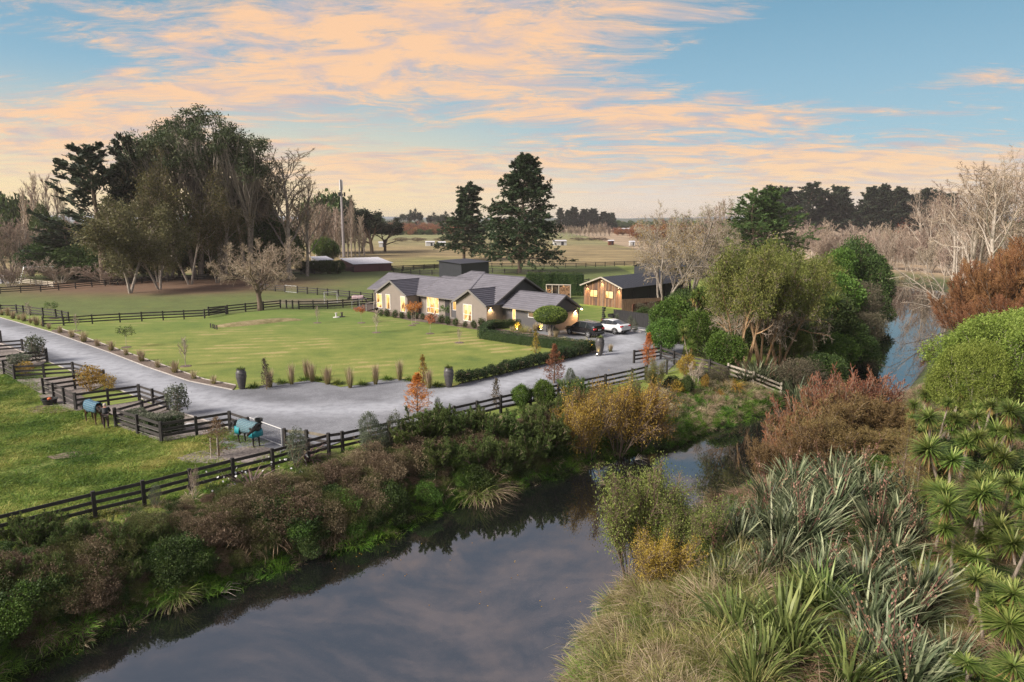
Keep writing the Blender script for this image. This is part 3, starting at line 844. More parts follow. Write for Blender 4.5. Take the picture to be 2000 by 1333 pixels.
def sheet(name, poly, z, mat, thick=.0, kind='structure', label=None):
    from mathutils.geometry import tessellate_polygon
    n = len(poly); vs = [(p[0], p[1], z) for p in poly]
    tr = tessellate_polygon([[Vector(v) for v in vs]])
    fs = []
    for f3 in tr:
        a, b, c = (Vector(vs[i]) for i in f3)
        fs.append(tuple(f3) if (b - a).cross(c - a).z > 0 else tuple(reversed(f3)))
    me = bpy.data.meshes.new(name); me.from_pydata(vs, [], fs); me.materials.append(mat); me.update()
    o = link(name, me); return tag(o, label, kind=kind)
def smooth_line(pts, n=6):
    """Catmull-Rom through ground points"""
    p = np.array(pts, float); out = []
    q = np.concatenate([[2 * p[0] - p[1]], p, [2 * p[-1] - p[-2]]])
    for i in range(1, len(q) - 2):
        for k in range(n):
            t = k / n
            out.append(.5 * ((2 * q[i]) + (-q[i - 1] + q[i + 1]) * t + (2 * q[i - 1] - 5 * q[i] + 4 * q[i + 1] - q[i + 2]) * t * t + (-q[i - 1] + 3 * q[i] - 3 * q[i + 1] + q[i + 2]) * t ** 3))
    out.append(p[-1]); return [tuple(a) for a in out]

def ground_mats():
    m, t, out = new_mat('driveway_gravel')
    pos = t.node('ShaderNodeNewGeometry', out=0)
    n1 = t.noise(pos, .18, 3, .5, .8); n2 = t.noise(pos, 9, 3, .8); n3 = t.noise(pos, 1.3, 4, .65)
    k = t.math('ADD', t.math('MULTIPLY', n1, .45), t.math('ADD', t.math('MULTIPLY', n2, .5), t.math('MULTIPLY', n3, .25)))
    # pale wheel-worn band along the middle (attribute 'worn' holds it per vertex)
    w = t.node('ShaderNodeAttribute', attribute_name='worn', out=2)
    c = t.ramp(k, [(.38, (.095, .097, .107)), (.58, (.165, .168, .185)), (.75, (.27, .275, .295))])
    c = t.mix(t.math('MULTIPLY', w, t.maprange(n3, .3, .65, .55, 1.0)), c, (.37, .38, .415))
    principled(t, out, c, .9, bump=n2, bstr=.5, bdist=.03)
    m, t, out = new_mat('lawn_turf')
    pos = t.node('ShaderNodeNewGeometry', out=0)
    x, y, z = t.sep(pos)
    n0 = t.noise(pos, .09, 4, .6); n1 = t.noise(pos, .45, 5, .62); n2 = t.noise(pos, 5, 4, .75)
    cx, cy = G(560, 560)
    dx = t.math('SUBTRACT', x, cx); dy = t.math('SUBTRACT', y, cy + 20)
    r = t.math('SQRT', t.math('ADD', t.math('MULTIPLY', dx, dx), t.math('MULTIPLY', dy, dy)))
    st = t.math('SINE', t.math('ADD', t.math('MULTIPLY', r, 3.4), t.math('MULTIPLY', n0, 9)))
    k = t.math('ADD', t.math('MULTIPLY', n0, .9), t.math('ADD', t.math('MULTIPLY', n1, .55), t.math('MULTIPLY', n2, .25)))
    k = t.math('MULTIPLY_ADD', t.math('MULTIPLY', st, t.maprange(n0, .4, .62)), .085, k)
    c = t.ramp(k, [(.62, (.085, .130, .016)), (.80, (.150, .185, .028)), (.98, (.225, .230, .050)), (1.16, (.31, .26, .09))])
    # greener turf towards the house
    f = t.maprange(y, 70, 96)
    c = t.mix(t.math('MULTIPLY', f, .55), c, (.085, .155, .020))
    n7 = t.noise(pos, 14, 2, .6); c = t.mix(1.0, c, t.comb(*[t.maprange(n7, .3, .7, .78, 1.22, False)] * 3), 'MULTIPLY')
    principled(t, out, c, .9, bump=n2, bstr=.4, bdist=.03)
    for nm, cols, sc in (('bark_mulch', ((.05, .035, .025), (.15, .11, .085), (.27, .21, .17)), 8), ('yard_woodchip', ((.09, .075, .065), (.22, .185, .165), (.36, .31, .28)), 6),
                         ('bare_soil', ((.07, .05, .035), (.17, .125, .09), (.26, .2, .15)), 3), ('mound_turf', ((.13, .12, .04), (.24, .19, .09), (.33, .26, .15)), 1.5)):
        m, t, out = new_mat(nm)
        pos = t.node('ShaderNodeNewGeometry', out=0)
        n = t.noise(pos, sc, 5, .75); n2 = t.noise(pos, .4, 2)
        c = t.ramp(t.math('ADD', t.math('MULTIPLY', n, .75), t.math('MULTIPLY', n2, .25)), [(.36, cols[0]), (.52, cols[1]), (.68, cols[2])])
        principled(t, out, c, .95, bump=n, bstr=.6, bdist=.05)
ground_mats()

EDGE_UP = [G(*p) for p in [(-250, 560), (-60, 606), (0, 621), (105, 651), (215, 690), (290, 719), (370, 746), (455, 763)]]
EDGE_LAWN = [G(*p) for p in [(120, 643), (250, 690), (330, 718), (400, 742), (462, 754)]]
SCALLOP = [G(*p) for p in [(478, 760), (500, 757), (535, 748), (565, 750), (600, 744), (640, 750), (665, 757), (700, 753), (740, 743), (780, 741), (810, 745), (850, 756), (885, 757)]]
HEDGE2 = [G(*p) for p in [(902, 750), (960, 737), (1020, 722), (1080, 708), (1152, 690)]]
DRIVE = (EDGE_UP + SCALLOP + HEDGE2 + [G(*p) for p in [(1160, 684), (1120, 668), (1060, 656), (1050, 650), (1000, 648), (1060, 640), (1085, 637), (1100, 630), (1198, 632), (1290, 640), (1340, 655),
         (1330, 700), (1300, 728), (1261, 741), (1180, 756), (1090, 776), (1000, 793), (932, 806), (840, 828), (760, 846), (700, 857), (670, 862), (643, 872), (600, 872), (560, 876),
         (556, 880), (515, 905), (450, 900), (425, 868), (455, 838), (395, 822), (328, 800), (205, 752), (93, 707), (-8, 672), (-250, 608)]])
def build_drive():
    n = 30
    # fine sheet so that the worn wheel band can be stored per vertex
    poly = np.array(DRIVE); x0, y0 = poly.min(0); x1, y1 = poly.max(0)
    bm = bmesh.new()
    vs = [bm.verts.new((p[0], p[1], .022)) for p in DRIVE]
    f = bm.faces.new(vs)
    if f.normal.z < 0: f.normal_flip()
    bm.normal_update()
    if f.normal.z < 0: f.normal_flip()
    bmesh.ops.triangulate(bm, faces=[f])
    for ax, lo, hi in ((0, x0, x1), (1, y0, y1)):
        v = lo + .9
        while v < hi:
            geo = bm.verts[:] + bm.edges[:] + bm.faces[:]
            bmesh.ops.bisect_plane(bm, geom=geo, plane_co=(v if ax == 0 else 0, v if ax else 0, 0), plane_no=(1, 0, 0) if ax == 0 else (0, 1, 0))
            v += 1.4
    me = bpy.data.meshes.new('driveway'); bm.to_mesh(me); bm.free()
    me.materials.append(MATS['driveway_gravel'])
    P = np.array([(v.co.x, v.co.y) for v in me.vertices])
    mid = np.array(smooth_line([G(*p) for p in [(-250, 585), (0, 648), (130, 688), (300, 748), (420, 785), (540, 800), (700, 800), (830, 785), (960, 757), (1090, 725), (1190, 690), (1240, 668), (1200, 655)]]))
    d = seg_dist(P, mid); w = np.clip(1.35 - d / 1.6, 0, 1)
    a = me.attributes.new('worn', 'FLOAT', 'POINT'); a.data.foreach_set('value', w.astype(np.float32))
    tag(link('driveway', me), kind='structure')
build_drive()
LAWN = (EDGE_LAWN + [G(462, 757)] + [(x, y + .05) for x, y in SCALLOP] + [(x, y + .3) for x, y in HEDGE2] + [G(*p) for p in [(1148, 684), (1050, 676), (985, 668), (945, 660), (938, 646), (860, 634), (800, 627), (733, 612), (700, 606), (690, 604),
        (584, 605), (548, 604), (412, 618), (400, 623), (230, 631), (86, 638)]])
sheet('lawn', LAWN, .034, MATS['lawn_turf'])
sheet('lawn_verge', [G(*p) for p in [(100, 646), (120, 643), (250, 690), (330, 718), (400, 742), (462, 754), (455, 762), (370, 746), (290, 719), (215, 690), (105, 651)]], .028, MATS['bark_mulch'])
sheet('house_bed', [G(*p) for p in [(688, 604), (733, 611), (800, 627), (860, 634), (938, 646), (950, 640), (960, 630), (900, 610), (800, 600), (720, 590)]], .040, MATS['bark_mulch'])
sheet('garden_bed', [G(*p) for p in [(938, 660), (985, 668), (1050, 676), (1150, 686), (1165, 690), (1180, 690), (1140, 668), (1060, 654), (1010, 648), (950, 640), (935, 645)]], .042, MATS['bark_mulch'])
sheet('barn_lawn', [G(*p) for p in [(1118, 638), (1198, 628), (1215, 603), (1120, 593), (1080, 590), (1060, 600)]], .038, MATS['lawn_turf'])
sheet('yard_floor', [G(*p) for p in [(-60, 690), (0, 668), (45, 686), (93, 707), (60, 722), (-30, 738)]], .030, MATS['yard_woodchip'])
sheet('yard_floor', [G(*p) for p in [(29, 742), (144, 735), (205, 753), (160, 772), (80, 770)]], .031, MATS['yard_woodchip'])
sheet('yard_floor', [G(*p) for p in [(75, 772), (90, 792), (150, 803), (273, 783), (328, 800), (290, 815), (222, 812), (150, 768)]], .030, MATS['yard_woodchip'])
sheet('yard_floor', [G(*p) for p in [(225, 832), (316, 864), (450, 842), (455, 838), (395, 822), (328, 802), (290, 815)]], .031, MATS['yard_woodchip'])
def worn_patch(pts, mat, z=.03):
    sheet('bare_patch', smooth_line([G(*p) for p in pts] + [G(*pts[0])], 5)[:-1], z, MATS[mat])
worn_patch([(90, 893), (130, 885), (165, 882), (185, 887), (150, 893), (110, 898)], 'bare_soil')
worn_patch([(345, 895), (400, 880), (450, 878), (500, 872), (548, 884), (520, 902), (430, 905), (370, 905)], 'yard_woodchip', .026)
worn_patch([(50, 800), (90, 792), (150, 800), (120, 806), (70, 808)], 'bare_soil', .027)
# low turf bank at the back of the lawn
def build_mound():
    c = smooth_line([G(*p) for p in [(415, 640), (450, 637), (500, 632), (550, 627), (592, 626)]], 5)
    vs = []; fs = []; n = len(c); k = 6
    for i, (x, y) in enumerate(c):
        f0 = math.sin(math.pi * (i + .02) / (n - .96)) ** .5
        dx = c[min(i + 1, n - 1)][0] - c[max(i - 1, 0)][0]; dy = c[min(i + 1, n - 1)][1] - c[max(i - 1, 0)][1]
        l = math.hypot(dx, dy); nx, ny = -dy / l, dx / l
        for j in range(k + 1):
            q = j / k * 2 - 1
            vs.append((x + nx * q * 1.5 * f0, y + ny * q * 1.5 * f0, .02 + .42 * f0 * (1 - q * q)))
    for i in range(n - 1):
        for j in range(k): fs.append((i * (k + 1) + j, i * (k + 1) + j + 1, (i + 1) * (k + 1) + j + 1, (i + 1) * (k + 1) + j))
    me = bpy.data.meshes.new('lawn_bank'); me.from_pydata(vs, [], fs); me.materials.append(MATS['mound_turf'])
    me.polygons.foreach_set('use_smooth', [True] * len(fs)); tag(link('lawn_bank', me), kind='structure')
build_mound()
# pale timber edging boards along the drive
M_EDGE = plain('edging_timber', (.40, .36, .33), .8)
def edging(pts, label):
    r = empty('timber_edging', (*pts[0], 0), 0, label, 'edging')
    for a, b in zip(pts[:-1], pts[1:]):
        L = math.dist(a, b); n = max(1, round(L / 3.0))
        for i in range(n):
            p = [a[k] + (b[k] - a[k]) * i / n - pts[0][k] for k in (0, 1)]; q = [a[k] + (b[k] - a[k]) * (i + .985) / n - pts[0][k] for k in (0, 1)]
            MB().beam((*p, .06), (*q, .06), .04, .09).build('board', M_EDGE, r)
edging(EDGE_UP[1:], 'pale timber edging board between the gravel drive and the tussock strip')
edging(EDGE_LAWN, 'pale timber edging board between the tussock strip and the lawn')
edging([G(*p) for p in [(0, 672), (93, 707), (205, 752), (328, 800), (450, 838)]], 'pale timber edging board between the drive and the fenced yards')
edging([G(*p) for p in [(938, 661), (985, 669), (1050, 677), (1148, 686)]], 'low timber edging along the lawn side of the clipped hedge')

# distant ridge
def ridge(name, y, x0, x1, h, col, seed):
    rng = np.random.default_rng(seed); n = 60; xs = np.linspace(x0, x1, n)
    hh = h * (.55 + .3 * np.sin(np.linspace(0, 7, n) + seed) + .15 * rng.random(n)) * np.sin(np.linspace(.02, math.pi - .02, n)) ** .4
    vs = []; fs = []
    for x, q in zip(xs, hh): vs += [(x, y - 150, 0), (x, y, q), (x, y + 300, q * .8), (x, y + 500, -2)]
    for i in range(n - 1):
        for j in range(3): fs.append((i * 4 + j, (i + 1) * 4 + j, (i + 1) * 4 + j + 1, i * 4 + j + 1))
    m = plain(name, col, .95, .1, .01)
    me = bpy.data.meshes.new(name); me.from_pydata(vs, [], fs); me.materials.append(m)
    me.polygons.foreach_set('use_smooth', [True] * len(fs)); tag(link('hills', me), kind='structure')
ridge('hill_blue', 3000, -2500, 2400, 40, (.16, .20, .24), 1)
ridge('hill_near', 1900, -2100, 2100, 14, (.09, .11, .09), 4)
# ---------------------------------------------------------------- fences
M_POST = plain('black_stained_post', (.028, .024, .022), .75, .25, 6)
M_RAIL = plain('black_stained_rail', (.040, .034, .032), .75, .25, 4)
M_RAILW = plain('weathered_rail', (.20, .17, .13), .85, .25, 4)
M_RAILP = plain('pale_timber_rail', (.44, .38, .31), .85, .2, 4)
M_WIRE = plain('fence_wire', (.35, .33, .31), .4, .1, 4)
M_GALV = plain('galvanised_steel', (.50, .51, .52), .45, .1, 5, .6)
M_WHITE = plain('white_paint', (.58, .57, .56), .5, .05)
_post = MB().box((0, 0, .62), (.16, .16, 1.36)).mesh('post', M_POST)
_postp = MB().box((0, 0, .62), (.14, .14, 1.36)).mesh('post', M_RAILP)
_rails = {}
def rail_mesh(mat, h=.165):
    k = (mat.name, h)
    if k not in _rails: _rails[k] = MB().box((.5, 0, 0), (1, .04, h)).mesh('rail', mat)
    return _rails[k]
FENCES = []
def fence(pts, label, spacing=2.4, rails=(.38, .74, 1.12), mat=None, top=None, wires=0, group=None, skip_last=False, posts=None, post=None, h=1.0, off=.07):
    """post-and-rail fence along ground points; every post and rail board is a part"""
    mat = mat or M_RAIL
    x0, y0 = pts[0]; z0 = gz(x0, y0)
    r = empty('rail_fence', (x0, y0, z0), 0, label, 'fence', group)
    P = []
    for a, b in zip(pts[:-1], pts[1:]):
        L = math.dist(a, b); n = max(1, round(L / spacing))
        for i in range(n): P.append((a[0] + (b[0] - a[0]) * i / n, a[1] + (b[1] - a[1]) * i / n))
    P.append(pts[-1])
    Z = ground_z(P) - z0
    for i, (p, z) in enumerate(zip(P, Z)):
        if skip_last and i == len(P) - 1: continue
        a = P[min(i + 1, len(P) - 1)]; b = P[max(i - 1, 0)]
        o = link('post', post or _post, r, (p[0] - x0, p[1] - y0, z), math.atan2(a[1] - b[1], a[0] - b[0])); o.scale = (1, 1, h)
    rng = random.Random(len(P))
    for i in range(len(P) - 1):
        p, q = P[i], P[i + 1]; L = math.dist(p, q); a = math.atan2(q[1] - p[1], q[0] - p[0])
        nx, ny = -math.sin(a) * off, math.cos(a) * off
        dz = Z[i + 1] - Z[i]
        for k, hz in enumerate(rails):
            hz *= h
            o = link('rail', rail_mesh(top if (top and k == len(rails) - 1) else mat), r, (p[0] - x0 + nx, p[1] - y0 + ny, Z[i] + hz + rng.uniform(-.012, .012)))
            o.rotation_euler = (0, -math.atan2(dz, L), a); o.scale = (math.hypot(L, dz), 1, 1)
        if wires:
            m = MB()
            for k in range(wires):
                hz = .2 + k * .9 / wires; m.beam((p[0] - x0, p[1] - y0, Z[i] + hz), (q[0] - x0, q[1] - y0, Z[i + 1] + hz), .012, .012)
            m.build('wire', M_WIRE, r)
    return r
def gp(*l): return [G(*p) for p in l]
def gb(*l): return [gpos(*p)[:2] for p in l]
fence(gb((-120, 1095), (-10, 1064), (187, 1012), (283, 989), (374, 964), (457, 941), (534, 921), (603, 900), (643, 888)), 'black three-rail fence along the top of the near river bank', 2.5)
fence(gb((643, 888), (670, 884), (760, 862), (840, 841), (932, 819), (978, 807), (1090, 782), (1182, 762), (1234, 750), (1261, 743)), 'black rail fence between the gravel drive and the river shrubs', 2.4)
fence(gp((557, 877), (600, 880), (643, 888)), 'short black fence from the wire gate to the river fence', 2.6, top=M_RAILW)
fence(gp((1238, 710), (1290, 702), (1344, 722)), 'short black fence beside the narrow orange tree', 2.2)
fence(gp((1344, 722), (1385, 729), (1420, 737)), 'dark rail fence below the pale-trunked willows', 2.4)
fence(gb((1421, 738), (1470, 754), (1524, 776)), 'bare pale timber fence running down to the river', 2.4, mat=M_RAILP, post=_postp)
# zig-zag yard fences beside the drive
yards = [
 (gp((-70, 672), (3, 668)), 'black fence end at the far left edge beside the drive'),
 (gp((-60, 694), (45, 686), (93, 707), (-10, 722)), 'black yard fence nearest the left edge of the photo'),
 (gp((-10, 722), (29, 742), (144, 735), (205, 752), (86, 770)), 'second black yard fence from the left edge, by the yellowing bush'),
 (gp((86, 770), (149, 801), (273, 783), (328, 802), (227, 833)), 'black yard fence behind the bending person'),
 (gp((227, 833), (316, 863), (450, 840), (486, 853)), 'black yard fence around the low grey-green hedge')]
for p, lb in yards: fence(p, lb, 2.5, top=None, group='black yard fences beside the drive', wires=2)
# lawn and paddock fences behind
fence(gp((-60, 612), (33, 612), (60, 616), (110, 622), (135, 628)), 'thin dark fence at the far left beyond the drive', 2.6)
fence(gp((85, 638), (125, 637), (235, 630), (400, 622), (442, 615)), 'black fence along the back left of the lawn', 2.6)
fence(gp((408, 617), (480, 609), (548, 602)), 'black fence behind the round bare tree', 2.6)
fence(gp((548, 602), (584, 604)), 'wire and batten gap between the two lawn fences', 1.3, rails=(1.1,), mat=M_RAILW, wires=5)
fence(gp((584, 604), (640, 603), (728, 597)), 'black fence between the lawn and the pony, left of the house', 2.6)
fence(gp((581, 573), (640, 578), (728, 588)), 'dark fence slanting behind the white goal frame', 2.8)
fence(gp((500, 566), (557, 571)), 'short dark fence left of the steel mesh gate', 2.8)
fence(gp((-40, 576), (80, 570), (180, 561), (300, 551), (440, 545)), 'long dark fence in front of the leaf litter and big trees', 2.8)
fence(gp((440, 545), (500, 540), (588, 537), (690, 532), (765, 529), (868, 526)), 'long dark fence in front of the red shed', 3.0)
fence(gp((768, 534), (820, 537), (868, 539)), 'short dark fence left of the black shed', 3.0)
fence(gp((767, 529), (868, 524), (941, 523), (1000, 523), (1125, 523), (1200, 520), (1257, 518), (1330, 519)), 'long dark fence crossing behind the tall conifer trunk', 3.2)
fence(gp((938, 533), (1010, 536), (1075, 541)), 'dark fence at the foot of the tall conifer', 3.2)
fence(gp((1128, 560), (1150, 556)), 'short black fence between the green hedge and the barn', 2.6)
fence(gp((25, 553), (60, 556), (105, 562)), 'pale rail fence in front of the swing frame', 3.0, mat=M_RAILP, post=_postp, h=.9)

def gate(a, b, label, h=1.1, mesh=True, mat=None, z0=.12, lean=0):
    mat = mat or M_GALV
    L = math.dist(a, b); r = empty('field_gate', (*a, gz(*a)), math.atan2(b[1] - a[1], b[0] - a[0]), label, 'gate')
    m = MB()
    for z in (z0, h): m.tube([(0, 0, z), (L, 0, z)], .028, 6)
    for x in (0, L): m.tube([(x, 0, z0), (x, 0, h)], .028, 6)
    m.build('gate_frame', mat, r)
    if mesh:
        m = MB()
        for k in range(1, int(L / .28)): m.beam((k * .28, 0, z0), (k * .28, 0, h), .008, .008)
        for k in range(1, 6): m.beam((0, 0, z0 + k * (h - z0) / 6), (L, 0, z0 + k * (h - z0) / 6), .008, .008)
        m.build('mesh_infill', M_WIRE, r)
    return r
gate(G(489, 849), G(551, 873), 'long white-framed wire gate behind the teal-rugged horse', 1.15, mat=M_WHITE)
gate(G(1302, 730), G(1330, 722), 'small steel gate on the path into the bushes', 1.15)
gate(G(557, 571), G(580, 573), 'steel mesh gate behind the round bare tree', 1.3)
link('post', _post, None, (*G(1302, 731), 0)); tag(bpy.data.objects[-1] if False else COL.objects[-1], 'black gate post left of the small steel gate', 'post'); COL.objects[-1].name = 'gate_post'

# ---------------------------------------------------------------- the house
M_WALL = plain('taupe_render', (.235, .195, .165), .85, .06, 1.5)
M_WALL_SHADE = plain('shaded_end_wall', (.085, .080, .082), .8, .06, 1.5)  # end walls turned from the light, their shade put into a darker colour
M_TRIM = plain('roof_trim', (.18, .165, .155), .6, .05)
M_DOOR = plain('dark_door_paint', (.035, .030, .032), .5, .05)
M_FRAME = plain('white_window_frame', (.74, .72, .70), .45, .03)
def roof_mat(name, c, sp=.34):
    m, t, out = new_mat(name)
    oc = t.node('ShaderNodeTexCoord', out=3)
    n = t.noise(oc, 1.2, 5, .7); n2 = t.noise(oc, 14, 2, .6)
    orr = t.node('ShaderNodeAttribute', attribute_name='v', out=2)
    k = t.math('ADD', t.maprange(n, .3, .7, .86, 1.12, False), t.math('MULTIPLY_ADD', orr, .22, -.11))
    principled(t, out, t.mix(1.0, c, t.comb(k, k, k), 'MULTIPLY'), .42, bump=n2, bstr=.25, bdist=.02)
    return m
M_TILE = roof_mat('concrete_tile', (.125, .118, .138))
M_METAL = plain('dark_metal_roof', (.045, .048, .062), .6, .06, 2, .3)
M_BLACK = plain('black_boards', (.022, .021, .022), .8, .2, 3)
def pane_mat(name, cols, s, sc=1.3, seed=0):
    m, t, out = new_mat(name)
    oc = t.node('ShaderNodeTexCoord', out=3)
    mp = t.node('ShaderNodeMapping', {'Vector': oc, 'Location': (seed * 3.1, seed * 1.7, seed)})
    mp2 = t.node('ShaderNodeMapping', {'Vector': mp, 'Scale': (1.5, 1.5, .8)})
    n = t.noise(mp, sc * 2.2, 3, .6, .2); n2 = t.node('ShaderNodeTexVoronoi', {'Vector': mp2, 'Scale': sc * 1.1, 'Randomness': .8}, out=1, distance='CHEBYCHEV')
    z = t.sep(oc)[2]
    k = t.math('ADD', t.math('MULTIPLY', n, .35), t.math('MULTIPLY', t.sep(n2)[0], .42))
    k = t.math('ADD', k, t.maprange(z, .3, 2.6, .0, .26, False))
    c = t.ramp(k, [(.30, cols[0]), (.38, cols[1]), (.54, cols[2]), (.88, cols[3])])
    b = principled(t, out, (.05, .04, .03), .12, Emission_Strength=s)
    t.l.new(c, b.inputs['Emission Color'])
    return m
WARM = [(.16, .06, .015), (.65, .30, .07), (1.0, .56, .17), (1.0, .80, .45)]
M_PANE = [pane_mat('lit_pane_' + 'abc'[i], WARM, s, sc, i) for i, (s, sc) in enumerate(((1.15, 1.0), (1.05, 1.6), (1.25, .6)))]
M_PANED = pane_mat('dim_pane', [(.02, .02, .02), (.10, .06, .03), (.28, .17, .08), (.6, .42, .25)], .8, 1.2, 5)
M_LAMP = emit('lamp_glow', (1.0, .74, .40), 14)
M_CURT = plain('cream_curtain', (.55, .42, .26), .9, .1)

def slope(parent, e0, e1, r0, r1, mat=None, course=.42, thick=.05, step=.065, name='roof_slope'):
    """tiled roof plane from eave line (e0,e1) to ridge line (r0,r1): stepped tile courses"""
    mat = mat or M_TILE
    e0, e1, r0, r1 = map(Vector, (e0, e1, r0, r1))
    mid = ((r0 + r1) - (e0 + e1)) / 2; n = max(2, round(mid.length / course))
    nrmv = (e1 - e0).cross(mid).normalized()
    if nrmv.z < 0: nrmv = -nrmv
    V = []; F = []; A = []
    rng = random.Random(int(abs(e0.x * 7 + e0.y * 13) * 10))
    for k in range(n):
        t0, t1 = k / n, (k + 1) / n
        a0 = e0.lerp(r0, t0); b0 = e1.lerp(r1, t0); a1 = e0.lerp(r0, t1); b1 = e1.lerp(r1, t1)
        L = (b0 - a0).length; m = max(1, round(L / 1.3))
        for j in range(m):
            s0, s1 = j / m, (j + 1) / m
            p = [a0.lerp(b0, s0) + nrmv * step, a0.lerp(b0, s1) + nrmv * step, a1.lerp(b1, s1), a1.lerp(b1, s0), a0.lerp(b0, s0) - nrmv * thick, a0.lerp(b0, s1) - nrmv * thick]
            o = len(V); V += [tuple(q) for q in p]; F += [(o, o + 1, o + 2, o + 3), (o + 4, o + 5, o + 1, o)]; A += [rng.random()] * 2
    # underside
    o = len(V); V += [tuple(q - nrmv * thick) for q in (e0, e1, r1, r0)]; F.append((o, o + 3, o + 2, o + 1)); A.append(.5)
    me = npmesh(name, [(np.array(V), np.array(F), np.array(A))], mat)
    return link(name, me, parent)
def window(parent, org, ax, w, h, mull=(), trans=(), pane=None, frame=None, ft=.07, dep=.06, curtains=False):
    """org = lower corner on the wall face; ax = unit direction along the wall; outward normal = ax rotated -90"""
    pane = pane or M_PANE[0]; frame = frame or M_FRAME
    ax = Vector((ax[0], ax[1], 0)); nn = Vector((ax.y, -ax.x, 0)); o = Vector(org)
    f = MB(); out = nn * dep
    def bar(x0, x1, z0, z1):
        c = o + ax * (x0 + x1) / 2 + Vector((0, 0, (z0 + z1) / 2)) + nn * (dep / 2 + .003)
        f.box(c, (x1 - x0, dep, z1 - z0), math.atan2(ax.y, ax.x))
    bar(0, w, 0, ft); bar(0, w, h - ft, h); bar(0, ft, ft, h - ft); bar(w - ft, w, ft, h - ft)
    xs = [ft] + [m for m in mull] + [w - ft]
    for m in mull: bar(m - ft * .4, m + ft * .4, ft, h - ft)
    fr = f.build('window', frame, parent)
    zs = [0] + list(trans) + [h]
    for z in trans:
        f2 = MB(); c = o + ax * w / 2 + Vector((0, 0, z)) + nn * (dep / 2 + .008)
        f2.box(c, (w - 2 * ft, dep * .8, ft * .9), math.atan2(ax.y, ax.x)).build('transom', frame, fr)
    for a, b in zip(xs[:-1], xs[1:]):
        p = MB(); c = o + ax * (a + b) / 2 + Vector((0, 0, h / 2)) + nn * .012
        p.box(c, (b - a, .012, h - 2 * ft), math.atan2(ax.y, ax.x)).build('pane', pane, fr)
    if curtains:
        for s in (ft + .12, w - ft - .12):
            p = MB(); c = o + ax * s + Vector((0, 0, h / 2)) + nn * .024
            p.box(c, (.2, .008, h - 2.4 * ft), math.atan2(ax.y, ax.x)).build('curtain', M_CURT, fr)
    return fr
def spot(name, parent, loc, target, energy, angle=100, col=(1.0, .66, .33), r=.05):
    d = bpy.data.lights.new(name, 'SPOT'); d.energy = energy; d.spot_size = math.radians(angle); d.spot_blend = .7; d.color = col; d.shadow_soft_size = r
    o = bpy.data.objects.new(name, d); COL.objects.link(o); o.parent = parent; o.location = loc
    o.rotation_euler = (Vector(loc) - Vector(target)).to_track_quat('Z', 'Y').to_euler()
    return o
HO = G(951, 597, 2.8)
def hplane(px, py, axis, val, O=HO, rz=-math.pi / 4):
    """pixel -> (coordinate along the wall, height) on a wall of the building"""
    U = Vector((math.cos(rz), math.sin(rz))); V = Vector((-U.y, U.x)); N, T = (V, U) if axis == 'v' else (U, V)
    d = ray(px, py); o = Vector(O); t = (val + o.dot(N)) / (d[0] * N.x + d[1] * N.y)
    p = Vector((d[0] * t, d[1] * t)) - o
    return p.dot(T), CAM_H + d[2] * t
